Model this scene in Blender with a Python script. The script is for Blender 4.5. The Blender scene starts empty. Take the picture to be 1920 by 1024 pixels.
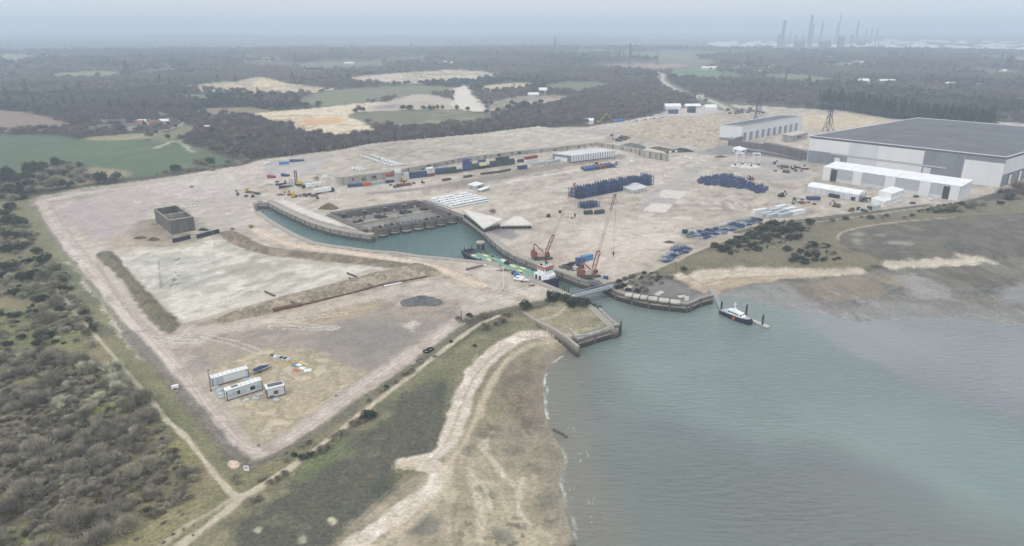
import bpy, math, random
import numpy as np
from mathutils import Vector, Matrix
random.seed(7)
RNG = np.random.default_rng(11)
SC = bpy.context.scene
COL = SC.collection
R = math.radians
# ------------------------------------------------------------------ camera geometry
CAMZ = 124.5
PITCH = R(19.6)
F = 1280.0
CP, SP = math.cos(PITCH), math.sin(PITCH)
LAND = 4.5

def ray(px, py):
    px = np.asarray(px, float); py = np.asarray(py, float)
    u = (px - 960.0) / F; v = (512.0 - py) / F
    return u, CP + v * SP, -SP + v * CP

def G(px, py, z=LAND):
    dx, dy, dz = ray(px, py)
    t = (z - CAMZ) / dz
    return t * dx, t * dy

def proj(x, y, z):
    zc = y * CP - (z - CAMZ) * SP
    yc = y * SP + (z - CAMZ) * CP
    return 960 + F * x / zc, 512 - F * yc / zc

def S(r, g, b):
    c = np.array([r, g, b], float) / 255.0
    return np.where(c <= 0.04045, c / 12.92, ((c + 0.055) / 1.055) ** 2.4)

def smooth(a, b, x):
    t = np.clip((x - a) / (b - a), 0, 1)
    return t * t * (3 - 2 * t)

# ------------------------------------------------------------------ noise
def _hash(ix, iy, seed):
    h = (ix.astype(np.int64) * 374761393 + iy.astype(np.int64) * 668265263 + seed * 974634777) & 0xFFFFFFFF
    h = ((h ^ (h >> 13)) * 1274126177) & 0xFFFFFFFF
    return ((h ^ (h >> 16)) & 0xFFFF) / 65535.0

def vnoise(x, y, seed=0):
    ix = np.floor(x); iy = np.floor(y)
    fx = x - ix; fy = y - iy
    fx = fx * fx * (3 - 2 * fx); fy = fy * fy * (3 - 2 * fy)
    a = _hash(ix, iy, seed); b = _hash(ix + 1, iy, seed)
    c = _hash(ix, iy + 1, seed); d = _hash(ix + 1, iy + 1, seed)
    return (a + (b - a) * fx) * (1 - fy) + (c + (d - c) * fx) * fy

def fbm(x, y, scale, seed=0, octs=4):
    x = np.asarray(x, float) / scale; y = np.asarray(y, float) / scale
    s = 0; a = 0.5; n = 0
    for i in range(octs):
        s = s + a * vnoise(x + 17.3 * i, y - 9.1 * i, seed + i); n += a
        x = x * 2.03; y = y * 2.03; a *= 0.55
    return s / n          # 0..1

# ------------------------------------------------------------------ polygons
def px(s):
    return np.array([[float(v) for v in p.split(',')] for p in s.split()])

def chaikin(p, n=2, closed=True):
    p = np.asarray(p, float)
    for _ in range(n):
        q = np.roll(p, -1, 0) if closed else p[1:]
        a = p if closed else p[:-1]
        c = np.empty((len(a) * 2, 2)); c[0::2] = a * .75 + q * .25; c[1::2] = a * .25 + q * .75
        if not closed: c = np.vstack([p[:1], c, p[-1:]])
        p = c
    return p

def _seg(poly, closed):
    a = poly; b = np.roll(poly, -1, 0)
    if not closed: a, b = poly[:-1], poly[1:]
    return a, b

def sdf(poly, X, Y, m=60.0, closed=True):
    """signed distance, positive inside; clipped to -m away from the polygon"""
    X = np.atleast_1d(np.asarray(X, float)); Y = np.atleast_1d(np.asarray(Y, float))
    sh = X.shape; X = X.ravel(); Y = Y.ravel()
    out = np.full(X.shape, -m)
    lo = poly.min(0) - m; hi = poly.max(0) + m
    k = np.nonzero((X > lo[0]) & (X < hi[0]) & (Y > lo[1]) & (Y < hi[1]))[0]
    if len(k) == 0: return out.reshape(sh)
    x = X[k]; y = Y[k]
    A, B = _seg(poly, closed)
    if len(k) < 3000:
        ax, ay, bx, by = A[:, 0][None], A[:, 1][None], B[:, 0][None], B[:, 1][None]
        ex, ey = bx - ax, by - ay
        wx, wy = x[:, None] - ax, y[:, None] - ay
        t = np.clip((wx * ex + wy * ey) / (ex * ex + ey * ey + 1e-9), 0, 1)
        d = np.sqrt(((wx - t * ex) ** 2 + (wy - t * ey) ** 2).min(1))
        ins = np.zeros(len(k), bool)
        if closed:
            c = (ay > y[:, None]) != (by > y[:, None])
            xi = ax + (y[:, None] - ay) * ex / np.where(np.abs(ey) < 1e-9, 1e-9, ey)
            ins = ((c & (x[:, None] < xi)).sum(1) % 2) == 1
    else:
        d = np.full(x.shape, 1e18); ins = np.zeros(x.shape, bool)
        for (ax, ay), (bx, by) in zip(A, B):
            ex, ey = bx - ax, by - ay
            wx, wy = x - ax, y - ay
            t = np.clip((wx * ex + wy * ey) / (ex * ex + ey * ey + 1e-9), 0, 1)
            d = np.minimum(d, (wx - t * ex) ** 2 + (wy - t * ey) ** 2)
            if closed and ay != by:
                ins ^= ((ay > y) != (by > y)) & (x < ax + (y - ay) * ex / ey)
        d = np.sqrt(d)
    out[k] = np.where(ins, d, np.maximum(-d, -m))
    return out.reshape(sh)

def line_d(pts, X, Y, m=40.0):
    return -sdf(pts, X, Y, m, closed=False)

def W(s, z=LAND, n=0, closed=True):
    """pixel outline -> world outline on the level z (third value of a point overrides z)"""
    pts = []
    for p in s.split():
        v = [float(q) for q in p.split(',')]
        x, y = G(v[0], v[1], v[2] if len(v) > 2 else z)
        pts.append((float(x), float(y)))
    p = np.array(pts)
    return chaikin(p, n, closed) if n else p

# ------------------------------------------------------------------ terrain outlines that shape the ground
SHORE_L = "1090,1130,0 1085,1040,0 1072,1000,0 1060,960,0 1055,925,0 1047,905,0 1054,880,0 1059,862,0 1048,832,0 1030,805,0 1022,775,0 1018,735,0 1020,705,0 1032,682,0 1062,660,0"
JETTY_L_SEA = "1082,656,0 1115,645,0 1161,631,0"
QUAY_S = "1160,616 1122,581 1098,564 1075,554 1052,543 1014,527 981,514 941,498 921,491 870,486 830,482 792,479 745,472 700,469 630,460 592,454 562,442 530,425 505,410 487,396"
QUAY_N = "484,392,0 505,392,0 530,406,0 582,430,0 620,442,0 655,449,0 697,455,0 704,450,0"
CAISSON_LINE = "712,447,0 740,441,0 765,437,0 805,430,0 850,420,0 868,419,0"
QUAY_E = "880,427,0 900,442,0 920,462,0 940,480,0 965,495,0 1010,513,0 1054,527,0 1085,539,0 1106,545,0"
SLIP = "1112,541,0 1122,541,0 1131,549,0"
JETTY_R_SEA = "1154,563,0 1185,572,0 1216,579,0 1255,584,0 1287,587,0 1294,585,0 1313,576,0 1336,570,0"
SHORE_R = "1338,563,0 1345,557,0 1372,555,0 1410,562,0 1440,575,0 1490,580,0 1540,588,0 1585,598,0 1612,605,0 1652,600,0 1702,600,0 1740,595,0 1802,598,0 1840,602,0 1897,610,0 1920,606,0 2100,612,0 2700,640,0"
P_WATER = W(" ".join([SHORE_L, JETTY_L_SEA, QUAY_S, QUAY_N, CAISSON_LINE, QUAY_E, SLIP, JETTY_R_SEA, SHORE_R, "2700,1130,0"]))
Z_BEACH_L = W("1062,660,0 1085,656,0 1060,632 1035,617 985,593 960,585 860,640 800,700 700,800 500,960 400,1150 1300,1150,0 1300,700,0 1120,660,0", 4.5)
Z_FLATS = W("1330,575,0 1336,570,0 1338,562,0 1324,545 1266,512 1270,480 1700,420 2800,420 2800,700,0 1400,700,0", 2.0)
P_HIGH_R = chaikin(W("1240,500 1264,517 1300,511 1345,506 1400,505 1470,506 1540,508 1590,508 1640,503 1690,497 1760,494 1840,486 1950,470 2800,450 2800,250 1240,250", 2.5), 2)
P_PUMP = W("624,402 787,378 862,408 850,411 700,437 690,430", 4.5)
P_YARD = W("690,372 720,366 770,362 860,343 960,323 1060,305 1110,299 1180,291 1215,286 1120,262 640,330 600,352", 6.5)
P_TERR = W("470,345 560,345 600,339 641,331 720,323 780,312 870,295 960,284 1040,276 1119,268 1150,255 1010,236 900,250 700,268 480,300 430,330", 10.5)
P_EMB_L = W("172,474 212,465 240,505 275,540 302,570 335,597 336,613 317,625 300,615 265,582 240,537 212,505", 5.5, 1)
P_EMB_R = W("383,604 420,585 480,567 560,545 640,525 720,503 800,492 832,508 800,520 700,537 560,572 510,585 430,602", 5.5, 1)
P_EMB_N = W("405,433 440,430 462,440 480,452 520,464 590,470 650,476 720,484 800,496 800,505 730,500 640,490 560,483 490,474 450,462 420,446", 5.5, 1)
X_T0, X_T1 = G(500, 322)[0], G(640, 318, 10)[0]
X_Y0, X_Y1 = G(690, 350)[0], G(800, 340, 6)[0]

def hfun(x, y):
    x = np.atleast_1d(np.asarray(x, float)); y = np.atleast_1d(np.asarray(y, float))
    d = -sdf(P_WATER, x, y, 400.0)
    z = np.where(d > 3.2, LAND, np.where(d > 0.8, -2 + (d - .8) / 2.4 * 6.5, -2.0))
    bl = sdf(Z_BEACH_L, x, y, 5.0) > 0
    zb = np.clip(np.where(d > 0, .085 * np.minimum(d, 12) + .22 * np.maximum(d - 12, 0), .12 * d), -2, LAND)
    z = np.where(bl, zb, z)
    fl = sdf(Z_FLATS, x, y, 5.0) > 0
    hi = sdf(P_HIGH_R, x, y, 30.0)
    zf = np.clip(.02 * d, -2, 1.0) + 3.5 * smooth(-6, 14, hi)
    z = np.where(fl, np.minimum(zf, LAND), z)
    z = z + 6.3 * smooth(-2.5, 1.5, sdf(P_TERR, x, y, 8.0)) * smooth(X_T0, X_T1, x)
    yd = smooth(-7, 1.0, sdf(P_YARD, x, y, 12.0)) * (sdf(P_TERR, x, y, 8.0) < -1.5)
    z = z + 2.6 * yd * smooth(X_Y0, X_Y1, x)
    z = z - 4.2 * smooth(-4.2, -2.2, sdf(P_PUMP, x, y, 6.0)) * (d > 3.0)
    z = z + 3.0 * smooth(0, 7, sdf(P_EMB_L, x, y, 9.0)) + 2.6 * smooth(0, 6, sdf(P_EMB_R, x, y, 9.0)) + 2.0 * smooth(0, 6, sdf(P_EMB_N, x, y, 9.0))
    r = np.hypot(x, y)
    z = z + smooth(1500, 5000, r) * 26 * (fbm(x, y, 1900, 5, 3) - .45) + smooth(5600, 9500, r) * (48 + 80 * (fbm(x, y, 3600, 8, 3) - .5))
    return z

def G2(pxx, pyy, dz=0.0):
    """pixel -> point on the ground itself"""
    pxx = np.atleast_1d(np.asarray(pxx, float)); pyy = np.atleast_1d(np.asarray(pyy, float))
    z = np.full(pxx.shape, LAND)
    for i in range(7):
        x, y = G(pxx, pyy, z)
        zn = hfun(x, y) + dz
        z = z + (np.maximum(zn, -1.0) - z) * (.9 if i < 4 else .5)
    x, y = G(pxx, pyy, z)
    return x, y, hfun(x, y)

def at(pxx, pyy):
    x, y, z = G2(pxx, pyy)
    return Vector((float(x[0]), float(y[0]), float(z[0])))

def P(s, n=1, closed=True):
    a = px(s)
    x, y, z = G2(a[:, 0], a[:, 1])
    p = np.stack([x, y], 1)
    return chaikin(p, n, closed) if n else p
# ------------------------------------------------------------------ the ground sheet
PX0, PX1, NX = -460.0, 2380.0, 1240
ys = np.concatenate([np.linspace(1140, 300, 430), np.linspace(298.3, 100, 118), np.linspace(98.5, 66.0, 34)])
cols = np.linspace(PX0, PX1, NX)
NY = len(ys)
gpx, gpy = np.meshgrid(cols, ys)
X, Y = G(gpx.ravel(), gpy.ravel(), LAND)
Z = hfun(X, Y)
C = np.zeros((len(X), 3))
WET = np.zeros(len(X))
KIND = np.zeros(len(X), int)
KN = ['ground', 'heath', 'grass', 'field', 'beach', 'mudflat', 'path', 'road', 'quarry', 'woodland_floor', 'marsh', 'pit_floor', 'embankment', 'water_meadow']
KI = {n: i for i, n in enumerate(KN)}
N1 = fbm(X, Y, 6, 21, 4); N2 = fbm(X, Y, 28, 33, 4); N3 = fbm(X, Y, 120, 44, 4); N4 = fbm(X, Y, 1.7, 55, 3); N5 = fbm(X, Y, 420, 66, 4)

def streak(ang, L, w, seed):
    c, s = math.cos(ang), math.sin(ang)
    return fbm((X * c + Y * s) / L * w, -X * s + Y * c, w, seed, 4)

def mixc(cols_, n, lo=.3, hi=.7):
    """blend a list of colours by a noise value"""
    t = np.clip((n - lo) / (hi - lo), 0, 1) * (len(cols_) - 1)
    i = np.minimum(t.astype(int), len(cols_) - 2); f = (t - i)[:, None]
    a = np.array([S(*c) for c in cols_])
    return a[i] * (1 - f) + a[i + 1] * f

def paint(mask, color, kind=None, wet=None):
    global C, WET
    m = mask[:, None]
    C = C * (1 - m) + color * m
    if kind is not None: KIND[mask > .5] = KI[kind]
    if wet is not None: WET = WET * (1 - mask) + wet * mask

def area(poly, color, kind=None, edge=1.5, amp=3.0, wet=0.0, n=None, strength=1.0):
    sd = sdf(poly, X, Y, 40 + amp * 2)
    m = smooth(-edge, edge, sd + (((N1 if n is None else n) - .5) * 2 * amp)) * strength
    paint(m, color, kind, wet)
    return sd

def stroke(poly, width, color, kind=None, edge=.8, amp=1.0, strength=1.0, wet=0.0):
    d = line_d(poly, X, Y, width + 12)
    m = (1 - smooth(width / 2 - edge, width / 2 + edge, d + (N1 - .5) * 2 * amp)) * strength
    paint(m, color, kind, wet)

one = np.ones(len(X))
# far country: wood floor with fields
wood = mixc([(60, 58, 50), (74, 70, 59), (84, 80, 66)], N3)
paint(one, wood, 'woodland_floor')
r = np.hypot(X, Y)
# canopy relief on the far woods (beyond the planted trees)
fieldmask = smooth(.57, .61, fbm(X, Y, 520, 91, 3)) * smooth(1500, 2600, r)
Z += smooth(2300, 3000, r) * (1 - fieldmask) * 9 * fbm(X, Y, 26, 71, 3)
paint(fieldmask * .8, mixc([(112, 112, 86), (92, 104, 74), (126, 116, 96), (98, 100, 80)], N5), 'field')
paint(smooth(.56, .62, fbm(X, Y, 150, 123, 3)) * smooth(1800, 2600, r) * (1 - fieldmask) * .6, mixc([(52, 58, 48), (66, 66, 58)], N3))

FIELDS = [
 ("-400,258 90,250 150,262 320,262 345,268 380,280 430,297 440,305 380,314 300,328 240,334 160,320 120,305 60,318 0,335 -400,360", [(84, 100, 74), (78, 95, 70), (98, 107, 82)]),
 ("-400,196 0,205 70,214 150,238 100,246 -400,250", [(134, 116, 106), (124, 110, 100)]),
 ("150,256 330,246 325,258 165,266", [(140, 132, 100), (125, 124, 92)]),
 ("265,262 330,244 345,232 372,240 360,258 330,268", [(108, 116, 84), (120, 118, 92)]),
 ("80,138 228,132 225,146 140,150", [(126, 132, 100), (118, 122, 96)]),
 ("340,178 392,176 388,190 330,184", [(104, 118, 84), (100, 112, 84)]),
 ("440,110 530,108 540,116 440,118", [(112, 118, 90), (118, 118, 92)]),
 ("0,103 55,102 52,120 0,120", [(130, 126, 100), (118, 118, 92)]),
 ("560,180 650,166 760,160 850,162 870,172 760,180 640,200 560,200", [(104, 110, 84), (112, 112, 88), (98, 102, 80)]),
 ("1010,160 1100,150 1180,166 1100,178 1030,168", [(98, 108, 80), (104, 108, 84)]),
 ("1255,134 1310,128 1380,138 1420,145 1350,150 1260,148", [(88, 112, 80), (92, 110, 84)]),
 ("1420,140 1500,138 1580,150 1530,158 1440,152", [(112, 118, 90), (104, 108, 88)]),
 ("1130,122 1240,118 1300,122 1260,128 1150,128", [(150, 128, 112), (140, 120, 108)]),
 ("1090,108 1330,104 1320,110 1100,113", [(112, 118, 92), (104, 112, 88)]),
 ("1560,120 1640,116 1660,122 1580,128", [(118, 124, 92), (112, 116, 92)]),
]
for s, c in FIELDS:
    area(P(s), mixc(c, N2 * .5 + N3 * .5), 'field', 3, 4)
area(P("150,312 235,318 250,330 170,345 60,356 40,352 120,335"), mixc([(150, 136, 112), (120, 112, 90)], N1), 'heath', 3, 5)
stroke(P("290,278 330,262 350,275 360,285", 1, False), 5, S(176, 172, 150), None, 2, 5, .7)
stroke(P("230,262 330,240 350,228 300,212", 2, False), 5, S(150, 146, 136), 'road')
# quarry and mounds
Q = [
 ("335,162 400,155 445,153 470,146 492,144 520,152 560,160 632,166 600,173 520,178 440,172 370,172", [(178, 160, 134), (204, 190, 166), (150, 134, 112), (196, 180, 154)]),
 ("630,148 700,140 770,135 860,130 930,136 945,142 900,150 820,156 740,158 660,154", [(176, 158, 132), (128, 116, 96), (196, 184, 164), (140, 126, 104)]),
 ("455,214 520,208 600,202 690,192 745,190 720,206 650,212 690,232 715,246 652,263 590,255 540,244 490,228", [(186, 168, 142), (208, 195, 172), (160, 138, 108), (200, 186, 162)]),
 ("668,206 735,188 780,176 815,178 850,188 900,200 870,206 780,204 700,210", [(176, 164, 146), (166, 158, 146)]),
 ("845,168 875,158 890,180 915,206 930,212 850,206 850,186", [(196, 186, 172), (206, 198, 186)]),
 ("900,160 990,154 1010,160 960,170 905,170", [(190, 172, 140), (176, 160, 132)]),
 ("930,186 1000,178 1060,178 1100,184 1060,192 1000,196 940,200 960,208 900,216", [(170, 158, 140), (120, 112, 96), (186, 176, 160)]),
]
for s, c in Q:
    area(P(s), mixc(c, streak(.5, 5, 8, 3) * .3 + N2 * .3 + N3 * .4), 'quarry', 5, 12)
area(P("640,216 700,208 760,208 830,204 910,213 930,222 880,236 800,240 730,246 690,230"), mixc([(112, 110, 86), (98, 100, 78), (130, 122, 98)], N2), 'field', 3, 5)
area(P("365,205 470,200 520,208 460,214 400,216"), mixc([(140, 126, 98), (110, 104, 84)], N1), 'heath', 3, 6)
area(P("575,222 640,218 650,228 600,236 560,230"), mixc([(200, 166, 118), (190, 150, 108)], N1), 'quarry', 3, 5, strength=.8)
area(P("690,200 790,192 830,200 720,206"), mixc([(130, 124, 122), (146, 140, 136)], N2), 'quarry', 3, 5)
# heath left of the site, and grass by the shore
P_SITE = P("56,376 75,368 160,352 240,343 330,330 440,312 490,300 560,290 640,280 720,272 800,264 900,254 1000,244 1060,238 1100,238 1180,226 1230,214 1250,206 1320,198 1370,196 1440,200 1600,208 1660,218 2300,250 2300,330 1900,352 1812,376 1760,385 1700,388 1640,396 1560,408 1480,420 1440,425 1390,440 1330,462 1290,480 1240,502 1160,530 1120,545 1080,562 1050,560 1000,568 940,580 882,592 865,612 800,662 700,728 600,802 520,852 480,868 455,866 430,850 390,798 340,738 300,688 250,632 205,576 160,516 100,446", 0)
area(P("-400,380 40,372 150,350 330,330 420,315 600,290 800,600 800,1130 -400,1130", 0), mixc([(96, 96, 74), (112, 110, 82), (128, 120, 92), (88, 88, 74)], N2 * .5 + N3 * .5), 'heath', 2, 4)
HEATHN = fbm(X, Y, 18, 77, 4)
area(P("-400,1130 -400,640 60,640 200,680 300,800 380,900 300,990 200,1080 150,1130"), mixc([(92, 84, 70), (106, 98, 80), (122, 116, 90), (98, 90, 76)], HEATHN, .3, .72), 'heath', 4, 8)
for s, c in [("150,770 215,745 235,765 160,800", (120, 128, 74)), ("20,1000 60,985 110,1024 20,1060", (116, 122, 72)), ("0,640 120,600 180,640 60,690", (118, 118, 82)), ("200,980 330,940 420,960 330,1024 180,1040", (134, 128, 94)), ("300,830 345,830 370,870 330,880", (122, 120, 80)), ("-60,590 140,560 200,620 100,650 -60,640", (112, 114, 78)), ("0,520 110,480 150,540 60,570", (108, 112, 76))]:
    area(P(s), S(*c) * (.8 + .4 * N1)[:, None], None, 4, 6, strength=.8)
# grass ride beside the fence
area(P("34,376 70,378 120,452 190,542 260,632 330,712 400,796 446,862 470,900 452,926 438,925 405,880 352,808 300,745 245,690 180,600 125,530 75,455"), mixc([(110, 110, 82), (122, 120, 90), (102, 104, 80)], N2), 'grass', 1.5, 2)
# shore grass, marsh
area(P("455,932 540,884 700,762 830,660 930,594 985,580 1000,600 1035,620 960,640 900,690 860,760 835,830 760,860 740,880 640,1000 560,1130 330,1130 330,1024"), mixc([(110, 108, 84), (128, 122, 96), (98, 98, 78), (90, 90, 76)], N2 * .6 + N1 * .4), 'grass', 1.5, 3)
area(P("480,955 560,905 640,850 720,780 780,720 830,690 850,700 838,790 820,842 760,858 738,880 762,905 790,895 790,910 720,960 620,1030 500,1130 400,1130 420,1024"), mixc([(74, 76, 64), (88, 88, 74), (82, 80, 70), (100, 98, 80)], N1 * .6 + N2 * .4), 'marsh', 2, 4)
area(P("540,870 600,840 650,830 620,870 560,910"), mixc([(92, 112, 66), (104, 112, 78)], N1), None, 3, 6, strength=.7)
area(P("760,720 830,680 900,640 960,610 990,612 960,630 890,680 850,720"), mixc([(104, 106, 78), (120, 116, 90)], N1), None, 3, 4, strength=.7)
stroke(P("490,990 560,955 620,930 680,905 740,850 780,790", 2, False), 1.0, S(96, 86, 62), None, .5, .6, .6)
area(P("612,972 628,968 634,980 620,986"), S(176, 170, 146)[None] * one[:, None], None, .6, 1.2)
area(P("556,1008 574,1004 578,1016 562,1022"), S(150, 148, 130)[None] * one[:, None], None, .6, 1.2)
area(P("478,992 490,990 488,1000 478,1000"), S(160, 156, 134)[None] * one[:, None], None, .6, .8)
# tidal beach on the left
bz = sdf(P("1035,618 1062,636 1100,660 1100,1130 540,1130 640,1010 745,905 800,875 840,830 860,760 900,690 960,640"), X, Y, 40)
bcol = mixc([(150, 138, 116), (136, 128, 108), (164, 152, 130), (128, 122, 106)], N2 * .55 + N1 * .45)
paint(smooth(-2, 2, bz + (N1 - .5) * 3), bcol, 'beach', .25)
area(P("880,680 1000,640 1030,650 1005,690 1010,760 960,800 900,800 870,760"), mixc([(138, 130, 104), (120, 116, 94), (150, 142, 118)], N2), None, 5, 5, strength=.8)
area(P("905,800 960,770 1000,800 1030,850 1045,900 1000,900 950,870 910,850"), mixc([(112, 108, 90), (140, 132, 112), (98, 94, 82)], N1), None, 4, 6, wet=.4, strength=.7)
area(P("860,880 930,860 960,940 1000,980 1040,1000 1040,1060 840,1060 850,960"), mixc([(176, 164, 140), (156, 146, 122), (186, 176, 152)], N1 * .5 + N2 * .5), None, 6, 6, strength=.8)
for s in ("740,985 800,955 825,985 815,1005 770,1010", "905,920 925,920 930,935 912,935", "1005,925 1030,930 1035,955 1010,960", "925,990 960,1000 950,1020 920,1015", "1015,968 1040,980 1035,990 1018,985", "870,830 885,835 880,850 868,846"):
    area(P(s), mixc([(100, 100, 88), (114, 112, 98)], N1), None, 1.5, 2.5, wet=.6, strength=.85)
paint(smooth(-7, -2, sdf(P_WATER, X, Y, 20)) * smooth(-2, 2, bz) * .6, mixc([(110, 104, 94), (128, 118, 104)], N1), None, .7)
# the white shingle ridge
area(P("920,690 1000,675 1018,700 1015,760 1035,812 985,805 940,765"), mixc([(112, 100, 88), (128, 114, 100), (102, 94, 82)], N1), None, 4, 5, strength=.75)
for q_, w_, c_ in (("930,800 908,828 905,845 925,862 940,890 965,910", 1.3, (192, 182, 164)), ("905,905 915,930 918,950", 1.2, (196, 186, 168)), ("980,900 970,935 975,965 990,985", 1.6, (196, 186, 166)), ("900,650 880,690 866,740 850,790", 1.2, (180, 166, 142)), ("960,660 930,700 905,760 880,810", 1.5, (172, 160, 134)), ("1000,655 985,690 1000,720", 1.0, (120, 108, 92)), ("880,880 905,960 900,1010", 2.0, (190, 178, 156)), ("860,930 845,980 860,1024", 1.4, (124, 114, 96))):
    stroke(P(q_, 2, False), w_, S(*c_), None, .7, 1.8, .65)
weed = smooth(.64, .72, fbm(X, Y, 3.2, 301, 3)) * smooth(.45, .6, fbm(X, Y, 24, 311, 3)) * smooth(1, 4, bz)
paint(weed * .6, mixc([(82, 78, 66), (98, 92, 78)], N4), None, .2)
SHC = mixc([(200, 188, 173), (184, 172, 157), (211, 200, 187)], N1)
stroke(P("1045,620 1000,624 955,640 915,668 885,705 868,745 855,790 838,830", 2, False), 6.6, SHC, 'beach', .8, 1.6)
stroke(P("846,815 834,840 815,855 790,860 755,868", 2, False), 4.6, SHC, 'beach', .8, 1.4)
stroke(P("800,871 816,876 824,890 818,910 795,932 750,963 700,996 655,1030 600,1090", 2, False), 6.2, SHC, 'beach', .8, 1.4)
area(P("748,868 800,866 790,882 760,886 745,880"), mixc([(182, 170, 146), (168, 156, 132)], N1), 'beach', 1, 2)
SH2 = P("1050,628 1000,642 955,670 927,707 903,752 884,802 858,848 838,872 842,900 832,928 796,962 736,1004 690,1038 650,1090", 2, False)
stroke(SH2, 2.4, mixc([(188, 174, 150), (176, 164, 142)], N4), 'beach', 1.2, 1.0, .8)
for off, wd, cc in ((-2.0, .7, (150, 140, 122)), (2.6, .6, (126, 116, 98))):
    stroke(P("1045,622 1000,630 960,648 922,678 892,720 876,760 862,805 842,842 812,866", 2, False) + np.array([[off, 0]]), wd, S(*cc), None, .4, .8, .6)
# ------------------------------------------------------------------ the works site
ANG = math.atan2(G(1040, 292)[1] - G(650, 345)[1], G(1040, 292)[0] - G(650, 345)[0])
st1 = streak(ANG, 7, 7, 101); st2 = streak(ANG + .35, 9, 5, 131); st3 = streak(-.75, 8, 4, 141)
sand = mixc([(140, 131, 119), (163, 153, 140), (175, 165, 152), (190, 181, 169)], st1 * .35 + N3 * .3 + st2 * .35, .34, .66)
site = area(P_SITE, sand, 'ground', 1.2, 2.0)
inside = smooth(-1, 1, site)
def patch(s, cols_, n=None, strength=.8, edge=4, amp=8, kind=None, wet=0.0, ch=1):
    sd = sdf(P(s, ch), X, Y, 60)
    m = smooth(-edge, edge, sd + (N2 - .5) * 2 * amp + (N1 - .5) * amp) * strength * inside
    paint(m, mixc(cols_, (N1 * .5 + st2 * .5) if n is None else n), kind, wet)
# mauve grey tarmac and reddish areas
patch("100,395 150,375 260,352 330,345 420,352 420,370 300,385 270,410 250,450 180,455 120,420", [(156, 146, 146), (166, 155, 152), (178, 166, 160)], N2 * .5 + N1 * .5, .85, 3, 6)
patch("240,350 340,340 450,330 470,360 440,372 330,372", [(186, 176, 166), (172, 163, 156), (194, 186, 176)], st1, .7)
patch("375,380 460,360 470,400 500,430 440,430 380,420", [(176, 166, 156), (160, 152, 146), (186, 176, 166)], None, .7)
patch("170,455 250,430 290,430 300,460 230,470", [(172, 158, 140), (150, 138, 122), (184, 170, 150)], N1, .8)
patch("240,425 290,405 330,440 420,432 330,462 260,460", [(132, 122, 106), (150, 138, 120), (112, 104, 92)], N1, .75, 3, 5)
patch("480,310 560,295 620,290 600,325 500,335", [(150, 146, 148), (164, 158, 156), (176, 168, 164)], N2, .8)
patch("350,640 500,600 640,570 760,552 860,560 880,590 860,612 800,660 740,700 640,690 520,660 400,690 360,700", [(140, 130, 120), (158, 144, 130), (130, 123, 116), (168, 154, 140)], st2 * .5 + N2 * .5, .95, 4, 8)
patch("560,640 640,600 720,590 800,600 830,625 760,680 680,700 600,680", [(126, 121, 115), (140, 133, 124), (116, 112, 108)], N2, .8, 6, 10)
patch("520,585 640,560 700,560 750,570 700,590 560,610 500,600", [(166, 150, 124), (180, 162, 134), (152, 138, 114)], N1, .7)
patch("395,700 430,665 520,650 600,665 660,690 700,730 640,770 560,815 490,840 450,800 420,760", [(158, 146, 122), (171, 159, 135), (146, 134, 110), (183, 171, 147)], N1, .9, 4, 6)
patch("560,805 600,770 640,760 590,800 530,835 490,838", [(110, 106, 82), (128, 122, 94)], N1, .8, 2, 3)
patch("420,770 470,800 500,835 470,835", [(120, 114, 86), (150, 140, 110)], N1, .6, 3, 5)
patch("735,602 760,610 780,602 785,630 765,625 750,612", [(202, 194, 180), (190, 182, 168)], N1, .85, 1.5, 5)
patch("1010,480 1100,450 1200,455 1260,440 1230,490 1150,520 1090,500", [(182, 168, 154), (196, 184, 170), (166, 150, 138)], st2, .7)
patch("1070,430 1300,400 1280,450 1200,470 1090,460", [(190, 180, 166), (204, 194, 182), (172, 160, 148)], st2 * .6 + N1 * .4, .6)
patch("1000,470 1080,470 1080,500 1040,520 1000,500", [(150, 132, 122), (170, 152, 140), (182, 168, 154)], N1, .6)
patch("905,440 960,430 975,447 950,452", [(124, 120, 122), (134, 130, 130)], N2, .9, 1.5, 2)
patch("1180,395 1270,330 1300,310 1345,305 1290,345 1245,395 1210,400", [(156, 152, 148), (166, 160, 155), (146, 143, 142)], st3, .8, 3, 5)
patch("1340,300 1440,290 1520,305 1520,335 1440,340 1400,330", [(160, 154, 150), (172, 164, 158), (150, 146, 144)], N2, .7)
patch("1160,245 1210,228 1280,218 1400,225 1380,260 1330,280 1280,265 1200,262", [(176, 162, 140), (150, 138, 118), (190, 176, 154), (128, 122, 106)], streak(ANG - .25, 8, 9, 171), .9)
patch("1300,285 1380,265 1520,290 1520,305 1400,290 1330,292", [(118, 116, 118), (132, 128, 128), (108, 106, 108)], N2, .85, 4, 5)
patch("1500,215 1620,212 1660,224 1720,232 1580,245 1510,240 1420,222", [(190, 172, 144), (172, 156, 132), (200, 186, 160)], streak(-.3, 6, 8, 181), .85)
patch("1200,255 1150,262 1130,250 1080,240 1060,246 1140,266", [(140, 136, 134), (150, 146, 142)], None, .7)
patch("1240,212 1300,200 1370,198 1350,212 1260,220", [(190, 182, 170), (176, 168, 158)], None, .7)
patch("1640,385 1760,375 1900,352 2200,330 2200,352 1900,368 1800,384 1700,392", [(158, 150, 142), (170, 162, 152)], None, .7)
patch("1500,415 1380,440 1300,470 1240,500 1230,495 1290,468 1380,432 1480,412", [(150, 140, 128), (162, 152, 138)], None, .7, 2, 3)
patch("800,380 830,366 905,366 915,380 850,396", [(182, 176, 168), (190, 184, 176)], None, .7, 3, 3)
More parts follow.
